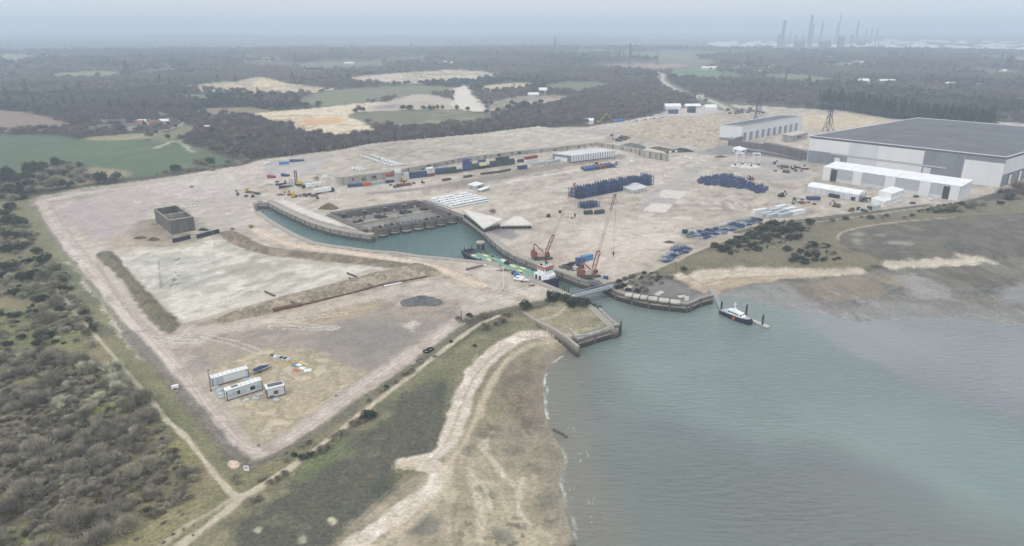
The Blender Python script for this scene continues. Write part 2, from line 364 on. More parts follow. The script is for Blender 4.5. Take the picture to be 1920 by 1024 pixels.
# bank below the container yard
for s, w_, cc in (("700,362 770,357 860,346 960,327 1060,309 1120,299 1165,292", 9, (128, 120, 112)),):
    stroke(P(s, 2, False), w_, S(*cc)[None] * (.85 + .3 * N1)[:, None], 'embankment', 2, 2.5, .85)
stroke(P("800,372 900,352 1000,332 1080,320 1160,302", 2, False), 5, mixc([(208, 200, 190), (186, 178, 168)], N1), None, 2, 4, .8)
# old tracks and kerbs
for s, w_, c_, k_ in [
  ("75,378 120,450 190,530 250,606 318,682 372,752 420,815 446,840 478,852 515,843 598,784 700,709 800,646 862,602", 8.5, [(180, 168, 158), (194, 183, 173), (166, 154, 145)], .95),
  ("75,378 160,360 300,346 430,326 500,312", 8, [(196, 190, 180), (184, 176, 166)], .8),
  ("330,615 420,620 520,598 640,570 760,545 860,530 930,540", 9, [(180, 168, 156), (192, 180, 168), (166, 154, 142)], .8),
  ("480,430 505,445 555,462 630,470 705,482 780,492 842,510 900,535", 8, [(198, 180, 162), (208, 192, 174)], .95),
  ("200,470 190,490 240,560 290,620 330,640 360,610", 5, [(186, 176, 166), (176, 166, 156)], .7),
  ("490,380 530,372 620,360 700,352 770,352", 9, [(190, 182, 172), (198, 190, 180)], .6),
  ("930,400 1000,370 1060,345 1150,322 1250,305 1350,292", 10, [(196, 188, 178), (186, 178, 168)], .6),
  ("1060,238 1120,240 1180,255 1250,272 1330,290", 9, [(146, 142, 138), (160, 154, 148)], .7),
  ("1035,240 1065,246 1110,240 1180,226 1260,215 1350,204", 7, [(186, 180, 172), (196, 188, 180)], .8),
  ("620,292 760,272 880,258 1000,247 1040,242", 4, [(190, 184, 174), (180, 174, 164)], .7)]:
    d_ = line_d(P(s, 2, False), X, Y, w_ + 10)
    m_ = (1 - smooth(w_ / 2 - 2, w_ / 2 + 2, d_ + (N1 - .5) * 4)) * k_ * inside
    paint(m_, mixc(c_, N1), 'road')
    paint((1 - smooth(.3, 1.3, np.abs(d_ - w_ / 2 - (N1 - .5) * 3))) * .4 * k_ * inside, S(136, 122, 106)[None] * one[:, None])
    for o_ in (1.1, 2.6):
        paint((1 - smooth(.25, .6, np.abs(d_ - o_ - (N2 - .5) * 2))) * .4 * inside, S(146, 130, 116)[None] * one[:, None])
# wandering wheel ruts over the bare ground
rr = random.Random(5)
for k in range(60):
    bx_, by_ = rr.choice([(420, 640), (560, 610), (700, 560), (820, 540), (300, 640), (900, 560), (1100, 480), (1200, 440), (1000, 400), (1300, 380), (600, 370), (1150, 400), (250, 570), (950, 560), (1200, 360), (300, 380)])
    bx_ += rr.uniform(-60, 60); by_ += rr.uniform(-18, 18)
    a_ = rr.uniform(-.5, .5) - .15; q = [(bx_, by_)]
    for j in range(4):
        a_ += rr.uniform(-.3, .3); bx_ += 30 * math.cos(a_); by_ += 13 * math.sin(a_); q.append((bx_, by_))
    s = " ".join("%.1f,%.1f" % p for p in q)
    d_ = line_d(P(s, 2, False), X, Y, 6)
    dk = rr.random() < .6
    paint((1 - smooth(.2, .7, np.abs(d_ - .9))) * .45 * inside, S(*((134, 124, 114) if dk else (206, 198, 188)))[None] * one[:, None])
# white spilt stone edge on the left
stroke(P("118,455 160,520 210,582 250,636 290,676 330,705", 1, False), 4, mixc([(204, 194, 184), (190, 180, 170)], N1), None, 1.5, 4, .8)
stroke(P("240,624 300,690 345,745 395,805 425,845 452,868", 1, False), 5.0, mixc([(96, 92, 84), (112, 106, 96)], N1), 'heath', 1, 1.5, .85)
stroke(P("60,378 100,448 160,520 205,580 240,624", 1, False), 2.6, mixc([(110, 106, 92), (124, 116, 102)], N1), 'heath', 1, 1.5, .85)
stroke(P("455,872 480,872 540,845 620,796 700,738 800,670 870,612", 1, False), 4.5, mixc([(98, 96, 82), (112, 108, 90), (88, 88, 76)], N1), 'heath', 1.2, 2, .9)
stroke(P("865,605 900,590 950,582 1000,570 1050,562", 1, False), 4, mixc([(104, 100, 84), (92, 92, 76)], N1), 'heath', 1.5, 2.5, .8)
# pale settled pit and its banks
PIT = P("218,486 232,478 262,470 322,466 345,458 400,449 432,448 446,458 470,472 520,480 575,487 640,490 700,496 722,504 690,513 640,527 590,540 480,568 400,590 350,606 335,598 302,570 275,540 250,515")
area(PIT, mixc([(160, 156, 143), (186, 179, 166), (202, 196, 185), (172, 165, 151)], N2 * .4 + N3 * .2 + st2 * .4, .36, .62), 'pit_floor', 1.2, 1.5)
for s, c_, k_ in [("225,488 330,470 360,480 420,480 400,520 330,545 290,545 255,510", [(146, 145, 133), (164, 162, 150), (190, 186, 175)], .75),
                  ("320,545 420,512 440,505 470,500 460,508 400,525 330,552", [(138, 137, 126), (154, 152, 141)], .8),
                  ("410,452 440,452 450,466 470,476 440,478 400,470", [(176, 172, 160), (150, 146, 132)], .7),
                  ("505,480 600,488 700,496 640,500 560,498 500,490", [(164, 158, 146), (150, 144, 130)], .8)]:
    area(P(s), mixc(c_, N1), None, 2.5, 3.5, strength=k_)
stroke(P("298,490 300,520 302,540", 1, False), 1.0, S(120, 120, 110), None, .4, .8, .7)
stroke(P("335,485 330,510 326,536", 1, False), 3.0, mixc([(110, 108, 98), (190, 188, 180)], N4, .4, .6), None, 1, 1.5, .8)
for P_, cs in ((P_EMB_L, [(102, 98, 80), (116, 108, 88), (88, 88, 72)]), (P_EMB_R, [(146, 134, 116), (116, 109, 90), (166, 153, 135), (136, 126, 108)]), (P_EMB_N, [(124, 113, 95), (106, 99, 82), (142, 129, 110)])):
    area(P_, mixc(cs, N1), 'embankment', 1, 1.5)
area(P("160,800 161,800 161,801", 0), mixc([(0, 0, 0), (0, 0, 0)], N1), None, .1, .1, strength=0)
# jetty tops
area(P("985,585 1030,575 1050,560 1098,566 1122,582 1158,617 1112,640 1082,648 1060,634 1035,618 1000,602", 0), mixc([(104, 106, 76), (122, 118, 92), (150, 140, 118), (98, 100, 74)], N2 * .6 + N1 * .4), 'grass', 1, 2)
area(P("1060,622 1100,618 1115,628 1085,640 1062,634"), mixc([(168, 158, 138), (184, 174, 154)], N4), None, 1.5, 2, strength=.9)
area(P("1040,590 1085,590 1110,605 1080,612 1040,606"), mixc([(142, 134, 112), (128, 122, 98)], N1), None, 2, 2, strength=.8)
area(P("1150,530 1200,510 1235,512 1264,522 1304,541 1326,560 1290,577 1216,566 1160,550", 0), mixc([(96, 94, 90), (112, 108, 102), (84, 82, 78)], N1), 'ground', 1, 1.5)
area(P("1210,535 1240,520 1290,540 1310,555 1250,556 1205,550"), mixc([(126, 122, 122), (116, 112, 110)], N1), None, 1.5, 2, strength=.85)
# basin quay apron
stroke(P("528,378 560,392 600,408 630,424 655,432 690,430", 2, False), 7, mixc([(196, 190, 180), (206, 200, 190)], N1), None, 1.5, 1, .9)
stroke(P("505,378 560,408 610,430 660,442 700,446", 1, False), 5, mixc([(126, 120, 112), (142, 134, 126)], N1), None, 1.5, 1, .9)
area(P_PUMP, mixc([(110, 106, 104), (126, 121, 116), (144, 138, 130)], N1 * .5 + streak(ANG, 9, 3, 191) * .5), 'pit_floor', 1, .8)
stroke(P("660,420 760,398 840,388", 0, False), 2.2, S(168, 160, 150), None, .8, .6, .8)
stroke(P("702,434 760,424 820,412 852,407", 0, False), 3.4, mixc([(166, 160, 152), (150, 144, 138)], N1), None, .8, .6, .9)
for cx_, cy_ in ((672, 418), (716, 408), (760, 400), (800, 393)):
    area(P("%g,%g %g,%g %g,%g %g,%g" % (cx_ - 16, cy_, cx_, cy_ - 5, cx_ + 16, cy_, cx_, cy_ + 5)), mixc([(80, 78, 78), (96, 92, 90)], N1), None, 1, 1.5)
# concrete slabs on the big yard
for s in ("1196,395 1244,382 1290,360 1220,356", "1210,398 1262,378 1240,400", "1238,357 1290,358 1272,374 1228,370", "1214,382 1264,382 1246,399 1196,394"):
    pass
for s in ("1242,356 1289,358 1276,373 1235,370", "1222,381 1263,383 1247,399 1205,395"):
    area(P(s, 0), mixc([(200, 192, 182), (192, 184, 174)], N1), None, .6, .6)
area(P("1262,298 1263,298 1263,299", 0), wood, None, .1, .1, strength=0)
area(P("1372,306 1410,308 1430,313 1405,316 1370,312", 0), mixc([(206, 200, 192), (196, 190, 182)], N1), None, .8, .8)
# right hand shore: grass, track, lagoon mud, flats
HG = P("1165,533 1240,504 1330,464 1390,442 1440,428 1560,411 1700,391 1812,379 2300,350 2300,420 1960,400 1840,404 1740,412 1640,425 1570,440 1572,455 1600,470 1640,480 1690,490 1600,508 1500,509 1400,506 1300,511 1266,518 1230,512", 0)
area(HG, mixc([(103, 99, 80), (118, 111, 90), (92, 90, 75)], N2 * .6 + N1 * .4), 'grass', 1.5, 2.5)
LAG = P("1566,446 1580,434 1640,422 1740,412 1840,404 1960,398 2300,390 2300,470 1960,470 1860,484 1780,492 1700,492 1640,482 1600,468")
area(LAG, mixc([(92, 86, 76), (104, 97, 86), (82, 78, 70), (114, 105, 90)], N2 * .6 + st1 * .4), 'mudflat', 1.5, 2.5, wet=.3)
stroke(P("1575,452 1568,443 1585,432 1640,421 1740,411 1790,408", 2, False), 1.6, S(168, 158, 136), None, .7, .9, .8)
for s in ("1660,455 1700,452 1715,460 1680,458", "1640,440 1665,438 1660,443", "1600,436 1625,432 1605,450 1620,462 1612,463 1600,450", "1695,473 1710,472 1708,477"):
    area(P(s), S(150, 144, 134)[None] * (.85 + .3 * N1)[:, None], None, 2, 3, strength=.7)
area(P("1750,460 1800,455 1850,470 1830,482 1780,475"), mixc([(72, 74, 66), (92, 92, 84)], N4, .35, .65), None, 3, 6, strength=.8)
FLATS = P("1330,560 1345,556 1380,530 1440,528 1500,516 1600,510 1690,496 1780,492 1860,486 1960,470 2300,465 2300,640 1900,625 1612,620 1440,590 1380,570")
fn = streak(.25, 4, 14, 211)
area(FLATS, mixc([(88, 84, 74), (104, 98, 87), (120, 115, 105), (96, 90, 79)], fn * .6 + N2 * .4), 'mudflat', 1.5, 3, wet=.2)
for s, c_, w_ in [("1640,535 1700,512 1760,525 1800,560 1840,575 1740,560 1680,555", [(132, 130, 128), (146, 143, 140)], .5),
              ("1500,530 1600,515 1690,520 1700,545 1620,560 1560,575 1520,556", [(124, 114, 98), (136, 126, 108)], .3),
              ("1880,535 2000,520 2200,530 2200,580 1920,575 1860,560", [(136, 134, 134), (126, 124, 124)], .5),
              ("1640,560 1720,575 1800,580 1890,600 1840,602 1740,594 1640,598 1590,580", [(116, 112, 105), (128, 124, 117)], .4),
              ("1335,556 1372,548 1420,533 1460,530 1500,545 1530,566 1560,582 1500,580 1440,574 1400,560", [(126, 125, 120), (138, 137, 132), (116, 115, 109)], .6)]:
    area(P(s), mixc(c_, fn * .5 + N1 * .5), None, 3, 5, wet=w_, strength=.8)
for s in ("1635,530 1660,535 1700,545 1720,552 1690,558 1660,548", "1780,545 1850,535 1880,520 1900,530 1850,555 1800,552", "1755,558 1800,566 1780,570"):
    area(P(s), mixc([(66, 66, 62), (100, 98, 92)], N4, .35, .7), None, 2.5, 6, wet=.6, strength=.85)
stroke(P("1500,540 1530,560 1570,580 1610,602", 1, False), 6, mixc([(108, 100, 86), (122, 112, 96)], N1), None, 2, 3, .8)
paint(smooth(-30, -3, sdf(P_WATER, X, Y, 40)) * (sdf(FLATS, X, Y, 10) > 0) * (.55 + .45 * N2), mixc([(120, 119, 116), (132, 131, 128)], N1), None, .45)
# sandy beach beyond the right jetty, shingle bars
stroke(P("1275,520 1310,525 1345,520 1400,514 1460,512 1520,514", 2, False), 9, mixc([(168, 156, 136), (154, 144, 124), (180, 168, 150)], streak(.1, 6, 3, 231)), 'beach', 3, 3)
area(P("1262,515 1320,508 1400,505 1480,507 1600,509 1590,514 1500,519 1440,526 1390,531 1345,538 1318,548 1290,532"), mixc([(170, 156, 136), (184, 171, 152), (160, 146, 126)], N1 * .6 + N2 * .4), 'beach', 1.5, 2)
for q_, w_, c_ in (("1275,522 1330,517 1400,513 1480,513 1570,511", 3, (196, 186, 170)), ("1285,530 1335,526 1400,520 1480,516", 2.5, (152, 134, 116)), ("1300,540 1345,532 1400,525 1450,521", 3, (178, 160, 140)), ("1270,517 1330,511 1400,508 1500,509 1600,509", 3, (204, 196, 182))):
    stroke(P(q_, 2, False), w_, S(*c_)[None] * (.9 + .2 * N4)[:, None], None, 1, 1.5, .8)
fweed = smooth(.6, .7, fbm(X, Y, 7, 321, 3)) * smooth(.5, .62, fbm(X, Y, 60, 331, 3)) * (sdf(FLATS, X, Y, 10) > 0)
paint(fweed * .7, mixc([(66, 65, 58), (84, 81, 73)], N4), None, .3)
fpool = smooth(.56, .66, streak(.2, 3, 9, 341)) * smooth(.5, .6, fbm(X, Y, 70, 351, 3)) * (sdf(FLATS, X, Y, 10) > 0)
paint(fpool * .6, S(150, 148, 146)[None] * one[:, None], None, .6)
stroke(P("1325,545 1350,536 1400,526 1440,524", 2, False), 7, mixc([(168, 150, 128), (156, 142, 122)], N1), 'beach', 2, 2)
stroke(P("1285,515 1330,511 1400,508 1480,510 1560,511 1610,508", 2, False), 6, mixc([(186, 176, 160), (170, 160, 142)], N1), 'beach', 1.5, 2.5)
stroke(P("1670,497 1720,494 1790,493 1845,486", 2, False), 7, mixc([(188, 178, 162), (172, 164, 148)], N1), 'beach', 1.5, 3)
stroke(P("1800,480 1830,485 1860,492", 1, False), 4, S(186, 176, 160), None, 1.5, 3, .8)
# the paths
PATHC = mixc([(184, 174, 154), (170, 160, 140), (192, 182, 164)], N1)
stroke(P("105,540 120,560 150,595 185,637 215,670 250,712 290,757 310,786", 2, False), 1.3, PATHC, 'path', .4, .7, .85)
stroke(P("310,786 345,815 380,860 410,900 440,930 458,932", 2, False), 1.7, PATHC, 'path', .5, .6, .95)
stroke(P("445,938 480,918 540,880 620,822 700,757 760,712 830,657 890,612 935,592", 2, False), 2.2, PATHC, 'path', .6, .7, .95)
stroke(P("455,930 420,962 380,992 330,1030 270,1080", 2, False), 2.6, PATHC, 'path', .8, 1.0, .9)
stroke(P("440,932 400,958 350,985 300,1024", 2, False), 1.4, PATHC, 'path', .6, .9, .6)
stroke(P("1165,532 1210,514 1240,500 1290,478 1340,458 1390,441", 2, False), 1.8, PATHC, 'path', .8, .6, .8)
stroke(P("1390,441 1440,428 1540,415 1640,402 1700,393 1790,382", 2, False), 1.8, PATHC, 'path', .8, .6, .7)
stroke(P("1380,436 1440,421 1560,406 1640,397 1740,385", 2, False), 5.0, mixc([(96, 93, 83), (86, 84, 74)], N1), 'path', 1.0, .8, .95)
stroke(P("1000,602 1040,594 1062,575 1072,562", 2, False), 1.4, PATHC, 'path', .5, .8, .7)
area(P("425,865 440,861 450,868 448,876 436,880 427,874"), S(200, 180, 158)[None] * one[:, None], None, .4, .6)
# estate road up the hill and the distant road
stroke(P('1370,207 1350,196 1320,184 1280,176 1256,162 1240,150 1245,140 1232,136 1205,134', 2, False), 34, mixc([(116, 114, 92), (104, 104, 84)], N2), 'field', 2, 3)
stroke(P("1370,207 1350,196 1320,184 1280,176 1256,162 1240,150 1245,140 1232,136 1205,134", 2, False), 9, mixc([(170, 166, 160), (184, 178, 170)], N2), 'road', 2, 2)
C = np.clip(C, .004, .9)
C *= (.90 + .22 * N4)[:, None]

# ------------------------------------------------------------------ small relief
rough = (N1 - .5) * .9 + (N4 - .5) * .35
onland = smooth(1.0, 3.5, Z)
heathy = np.isin(KIND, [KI['heath'], KI['marsh'], KI['woodland_floor'], KI['embankment']]).astype(float)
keep = smooth(4, 8, -sdf(P_WATER, X, Y, 12))
Z = Z + rough * onland * keep * (.05 + .6 * heathy) + keep * onland * (N2 - .5) * .15 * np.where(r < 1500, 1, 0)

MOT = np.select([np.isin(KIND, [KI[k] for k in ('heath', 'marsh', 'grass', 'embankment', 'woodland_floor')]), np.isin(KIND, [KI[k] for k in ('beach', 'mudflat')])], [1.0, .75], .5)
# ------------------------------------------------------------------ node helpers
def new_mat(name):
    m = bpy.data.materials.new(name); m.use_nodes = True
    nt = m.node_tree; b = nt.nodes['Principled BSDF']
    return m, nt, b
def node(nt, kind, **kw):
    n = nt.nodes.new(kind)
    for k, v in kw.items():
        if k in n.inputs.keys(): n.inputs[k].default_value = v
        else: setattr(n, k, v)
    return n

def sheet(name, vid_faces, kind_label, mat, attr_c, attr_w, zz):
    """a named piece of the ground: a subset of the grid's faces"""
    vs, inv = np.unique(vid_faces.ravel(), return_inverse=True)
    me = bpy.data.meshes.new(name)
    nf = len(vid_faces)
    me.vertices.add(len(vs)); me.loops.add(nf * 4); me.polygons.add(nf)
    co = np.stack([X[vs], Y[vs], zz[vs]], 1).astype(np.float32)
    me.vertices.foreach_set('co', co.ravel())
    me.loops.foreach_set('vertex_index', inv.astype(np.int32))
    me.polygons.foreach_set('loop_start', np.arange(0, nf * 4, 4, dtype=np.int32))
    me.polygons.foreach_set('loop_total', np.full(nf, 4, np.int32))
    me.polygons.foreach_set('use_smooth', np.ones(nf, bool))
    a = me.attributes.new('tone', 'FLOAT_COLOR', 'POINT')
    a.data.foreach_set('color', np.concatenate([attr_c[vs], np.ones((len(vs), 1))], 1).astype(np.float32).ravel())
    c = me.attributes.new('mottle', 'FLOAT', 'POINT'); c.data.foreach_set('value', MOT[vs].astype(np.float32))
    b = me.attributes.new('wet', 'FLOAT', 'POINT')
    b.data.foreach_set('value', attr_w[vs].astype(np.float32))
    me.update(); me.validate()
    me.materials.append(mat)
    o = bpy.data.objects.new(name, me); COL.objects.link(o)
    o['kind'] = 'structure'
    return o

def ground_material():
    m, nt, b = new_mat('earth')
    L = nt.links
    at_ = node(nt, 'ShaderNodeAttribute', attribute_name='tone')
    wt = node(nt, 'ShaderNodeAttribute', attribute_name='wet')
    geo = node(nt, 'ShaderNodeNewGeometry')
    n1 = node(nt, 'ShaderNodeTexNoise', Scale=.9, Detail=6.0, Roughness=.65)
    n2 = node(nt, 'ShaderNodeTexNoise', Scale=.16, Detail=5.0, Roughness=.6)
    for n in (n1, n2): L.new(geo.outputs['Position'], n.inputs['Vector'])
    r1 = node(nt, 'ShaderNodeMapRange'); r1.inputs[1].default_value = .3; r1.inputs[2].default_value = .7; r1.inputs[3].default_value = -1; r1.inputs[4].default_value = 1
    L.new(n1.outputs['Fac'], r1.inputs[0])
    r2 = node(nt, 'ShaderNodeMapRange'); r2.inputs[1].default_value = .3; r2.inputs[2].default_value = .7; r2.inputs[3].default_value = .91; r2.inputs[4].default_value = 1.08
    L.new(n2.outputs['Fac'], r2.inputs[0])
    mt = node(nt, 'ShaderNodeAttribute', attribute_name='mottle'); ma = node(nt, 'ShaderNodeMath', operation='MULTIPLY'); L.new(mt.outputs['Fac'], ma.inputs[0]); L.new(r1.outputs[0], ma.inputs[1]); mb_ = node(nt, 'ShaderNodeMath', operation='MULTIPLY_ADD'); mb_.inputs[1].default_value = .42; mb_.inputs[2].default_value = 1.0; L.new(ma.outputs[0], mb_.inputs[0])
    mu = node(nt, 'ShaderNodeMath', operation='MULTIPLY'); L.new(mb_.outputs[0], mu.inputs[0]); L.new(r2.outputs[0], mu.inputs[1])
    vm = node(nt, 'ShaderNodeVectorMath', operation='SCALE'); L.new(at_.outputs['Color'], vm.inputs[0]); L.new(mu.outputs[0], vm.inputs['Scale'])
    L.new(vm.outputs[0], b.inputs['Base Color'])
    rg = node(nt, 'ShaderNodeMapRange'); rg.inputs[3].default_value = .96; rg.inputs[4].default_value = .32
    L.new(wt.outputs['Fac'], rg.inputs[0]); L.new(rg.outputs[0], b.inputs['Roughness'])
    b.inputs['Specular IOR Level'].default_value = .3
    mp = node(nt, 'ShaderNodeMapping'); mp.inputs['Rotation'].default_value = (0, 0, -.35); mp.inputs['Scale'].default_value = (.18, 1.1, 1); L.new(geo.outputs['Position'], mp.inputs['Vector'])
    n3 = node(nt, 'ShaderNodeTexNoise', Scale=.9, Detail=5.0, Roughness=.7, Distortion=1.2); L.new(mp.outputs[0], n3.inputs['Vector'])
    r3 = node(nt, 'ShaderNodeMapRange'); r3.inputs[1].default_value = .3; r3.inputs[2].default_value = .7; r3.inputs[3].default_value = .91; r3.inputs[4].default_value = 1.08; L.new(n3.outputs['Fac'], r3.inputs[0])
    vo = node(nt, 'ShaderNodeTexVoronoi', Scale=.55); L.new(geo.outputs['Position'], vo.inputs['Vector'])
    rv = node(nt, 'ShaderNodeMapRange'); rv.inputs[1].default_value = .06; rv.inputs[2].default_value = .2; rv.inputs[3].default_value = .72; rv.inputs[4].default_value = 1.0; L.new(vo.outputs['Distance'], rv.inputs[0])
    m3 = node(nt, 'ShaderNodeMath', operation='MULTIPLY'); L.new(r3.outputs[0], m3.inputs[0]); L.new(rv.outputs[0], m3.inputs[1])
    m4 = node(nt, 'ShaderNodeMath', operation='MULTIPLY'); L.new(mu.outputs[0], m4.inputs[0]); L.new(m3.outputs[0], m4.inputs[1]); L.new(m4.outputs[0], vm.inputs['Scale'])
    bp = node(nt, 'ShaderNodeBump', Strength=.3, Distance=.3); L.new(n1.outputs['Fac'], bp.inputs['Height']); L.new(bp.outputs[0], b.inputs['Normal'])
    return m

gi = np.arange(NX * NY).reshape(NY, NX)
FACES = np.stack([gi[:-1, :-1], gi[:-1, 1:], gi[1:, 1:], gi[1:, :-1]], -1).reshape(-1, 4)
fk = KIND[FACES[:, 0]]
M_EARTH = ground_material()
for i, nme in enumerate(KN):
    f = FACES[fk == i]
    if len(f) > 20: sheet(nme, f, nme, M_EARTH, C, WET, Z)
# dry floor under the land's edge, wide apron behind the camera and to the sides
# ------------------------------------------------------------------ water
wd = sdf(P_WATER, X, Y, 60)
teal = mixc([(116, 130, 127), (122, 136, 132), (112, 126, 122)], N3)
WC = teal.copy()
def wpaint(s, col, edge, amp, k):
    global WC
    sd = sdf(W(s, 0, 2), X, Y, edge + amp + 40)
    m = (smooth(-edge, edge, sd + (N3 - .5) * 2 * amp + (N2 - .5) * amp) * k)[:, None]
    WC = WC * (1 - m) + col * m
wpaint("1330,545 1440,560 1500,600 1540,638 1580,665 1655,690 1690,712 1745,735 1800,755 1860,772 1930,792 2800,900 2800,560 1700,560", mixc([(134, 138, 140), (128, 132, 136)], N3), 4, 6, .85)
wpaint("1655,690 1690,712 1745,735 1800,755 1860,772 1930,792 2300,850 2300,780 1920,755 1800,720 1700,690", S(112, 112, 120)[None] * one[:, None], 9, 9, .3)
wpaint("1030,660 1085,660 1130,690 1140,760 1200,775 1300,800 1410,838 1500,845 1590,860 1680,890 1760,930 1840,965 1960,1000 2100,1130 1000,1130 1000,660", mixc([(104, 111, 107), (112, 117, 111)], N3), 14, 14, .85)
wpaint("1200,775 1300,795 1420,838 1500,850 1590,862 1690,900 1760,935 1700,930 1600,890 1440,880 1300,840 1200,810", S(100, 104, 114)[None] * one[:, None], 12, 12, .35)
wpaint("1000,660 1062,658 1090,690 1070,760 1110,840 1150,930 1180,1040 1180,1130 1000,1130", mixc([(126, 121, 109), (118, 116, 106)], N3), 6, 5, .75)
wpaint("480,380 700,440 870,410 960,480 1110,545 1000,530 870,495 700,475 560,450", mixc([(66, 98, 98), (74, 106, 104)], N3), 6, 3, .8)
# foam where the water meets the left beach
fo = smooth(.34, .6, fbm(X, Y, 7, 251, 3)) * .8 * smooth(-.5, .1, -np.abs(wd - .35 - (N1 - .5) * 1.2) + .12) * (X < G(1062, 660, 0)[0]) * (Y < G(1062, 660, 0)[1])
fo = np.maximum(fo, smooth(.74, .82, fbm(X / .5, Y / 3.5, 1, 241, 3)) * .6 * smooth(1, 3, wd) * (1 - smooth(5, 12, wd)) * (X < G(1130, 700, 0)[0]) * (Y < G(1100, 780, 0)[1]) * .8)
FOAM = np.clip(fo, 0, 1)
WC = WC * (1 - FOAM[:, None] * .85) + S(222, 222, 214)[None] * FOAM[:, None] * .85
hid = (hfun(X, Y) < .35) | (wd > -2)
wf = FACES[hid[FACES].any(1) & (wd[FACES] > -22).any(1)]
def water_material():
    m, nt, b = new_mat('sea_water'); L = nt.links
    at_ = node(nt, 'ShaderNodeAttribute', attribute_name='tone')
    geo = node(nt, 'ShaderNodeNewGeometry')
    mp = node(nt, 'ShaderNodeMapping'); mp.inputs['Rotation'].default_value = (0, 0, .35); mp.inputs['Scale'].default_value = (.2, .7, 1)
    L.new(geo.outputs['Position'], mp.inputs['Vector'])
    n1 = node(nt, 'ShaderNodeTexNoise', Scale=1.0, Detail=5.0, Roughness=.6, Distortion=.6); L.new(mp.outputs[0], n1.inputs['Vector'])
    n2 = node(nt, 'ShaderNodeTexNoise', Scale=.02, Detail=3.0); L.new(geo.outputs['Position'], n2.inputs['Vector'])
    st = node(nt, 'ShaderNodeMapRange'); st.inputs[1].default_value = .35; st.inputs[2].default_value = .65; st.inputs[3].default_value = .5; st.inputs[4].default_value = 1.0
    L.new(n2.outputs['Fac'], st.inputs[0])
    bp = node(nt, 'ShaderNodeBump', Distance=1.2); L.new(n1.outputs['Fac'], bp.inputs['Height']); L.new(st.outputs[0], bp.inputs['Strength']); L.new(bp.outputs[0], b.inputs['Normal'])
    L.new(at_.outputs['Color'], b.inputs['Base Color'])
    b.inputs['Roughness'].default_value = .12; b.inputs['IOR'].default_value = 1.33
    return m
M_WATER = water_material()
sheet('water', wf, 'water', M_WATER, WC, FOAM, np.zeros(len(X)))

# ------------------------------------------------------------------ sky, sun, air, camera
SUN_EL, SUN_AZ = R(44), R(215)       # azimuth clockwise from +Y
w = bpy.data.worlds.new('World'); SC.world = w; w.use_nodes = True
nt = w.node_tree; bg = nt.nodes['Background']
sky = nt.nodes.new('ShaderNodeTexSky'); sky.sky_type = 'NISHITA'; sky.sun_disc = False
sky.sun_elevation = SUN_EL; sky.sun_rotation = SUN_AZ
sky.air_density = 1.0; sky.dust_density = 4.0; sky.ozone_density = 1.0
hs = nt.nodes.new('ShaderNodeMix'); hs.data_type = 'RGBA'; hs.inputs[0].default_value = .86
hs.inputs[7].default_value = (8.65, 8.8, 8.95, 1)      # the even veil of cloud in front of the blue
nt.links.new(sky.outputs[0], hs.inputs[6])
# an overcast sky is about twice as bright overhead as at the horizon
wg = nt.nodes.new('ShaderNodeNewGeometry'); wx = nt.nodes.new('ShaderNodeSeparateXYZ'); wm = nt.nodes.new('ShaderNodeMapRange'); ws = nt.nodes.new('ShaderNodeVectorMath'); ws.operation = 'SCALE'
wt_ = nt.nodes.new('ShaderNodeTexCoord'); nt.links.new(wt_.outputs['Generated'], wx.inputs[0]); wm.inputs[1].default_value = 0.0; wm.inputs[2].default_value = 1.0; wm.inputs[3].default_value = .82; wm.inputs[4].default_value = 1.32
nt.links.new(wx.outputs['Z'], wm.inputs[0]); nt.links.new(hs.outputs[2], ws.inputs[0]); nt.links.new(wm.outputs[0], ws.inputs['Scale']); nt.links.new(ws.outputs[0], bg.inputs['Color'])
bg.inputs['Strength'].default_value = .135
sd_ = bpy.data.lights.new('sun', 'SUN'); sd_.energy = 1.1; sd_.angle = R(11); sd_.color = (1.0, .96, .9)
so = bpy.data.objects.new('sun', sd_); COL.objects.link(so)
dirv = Vector((math.sin(SUN_AZ) * math.cos(SUN_EL), math.cos(SUN_AZ) * math.cos(SUN_EL), math.sin(SUN_EL)))
so.rotation_euler = dirv.to_track_quat('Z', 'Y').to_euler()
cd = bpy.data.cameras.new('camera'); cam = bpy.data.objects.new('camera', cd); COL.objects.link(cam)
cam.location = (0, 0, CAMZ); cam.rotation_euler = (R(90) - PITCH, 0, 0)
cd.lens = 36.0 * F / 1920.0; cd.sensor_width = 36; cd.clip_end = 60000; cd.clip_start = 1
SC.camera = cam
def box_mesh(name, x0, x1, y0, y1, z0, z1):
    me = bpy.data.meshes.new(name)
    v = [(x, y, z) for z in (z0, z1) for y in (y0, y1) for x in (x0, x1)]
    me.from_pydata(v, [], [(0, 2, 3, 1), (4, 5, 7, 6), (0, 1, 5, 4), (2, 6, 7, 3), (0, 4, 6, 2), (1, 3, 7, 5)])
    return me
hz = bpy.data.objects.new('haze', box_mesh('haze', -19000, 19000, -400, 19500, -60, 270)); COL.objects.link(hz); hz['kind'] = 'stuff'
hm = bpy.data.materials.new('air'); hm.use_nodes = True; nt = hm.node_tree; nt.nodes.clear()
out = nt.nodes.new('ShaderNodeOutputMaterial'); pv = nt.nodes.new('ShaderNodeVolumePrincipled')
pv.inputs['Color'].default_value = (.70, .82, .97, 1); pv.inputs['Density'].default_value = .00024; pv.inputs['Anisotropy'].default_value = 0.0
nt.links.new(pv.outputs[0], out.inputs['Volume'])
hz.data.materials.append(hm)
SC.view_settings.view_transform = 'Standard'; SC.view_settings.look = 'None'; SC.view_settings.exposure = -0.1; SC.view_settings.gamma = 1.0
SC.cycles.volume_bounces = 3; SC.cycles.max_bounces = 6; SC.cycles.diffuse_bounces = 2; SC.cycles.glossy_bounces = 2; SC.cycles.transmission_bounces = 2
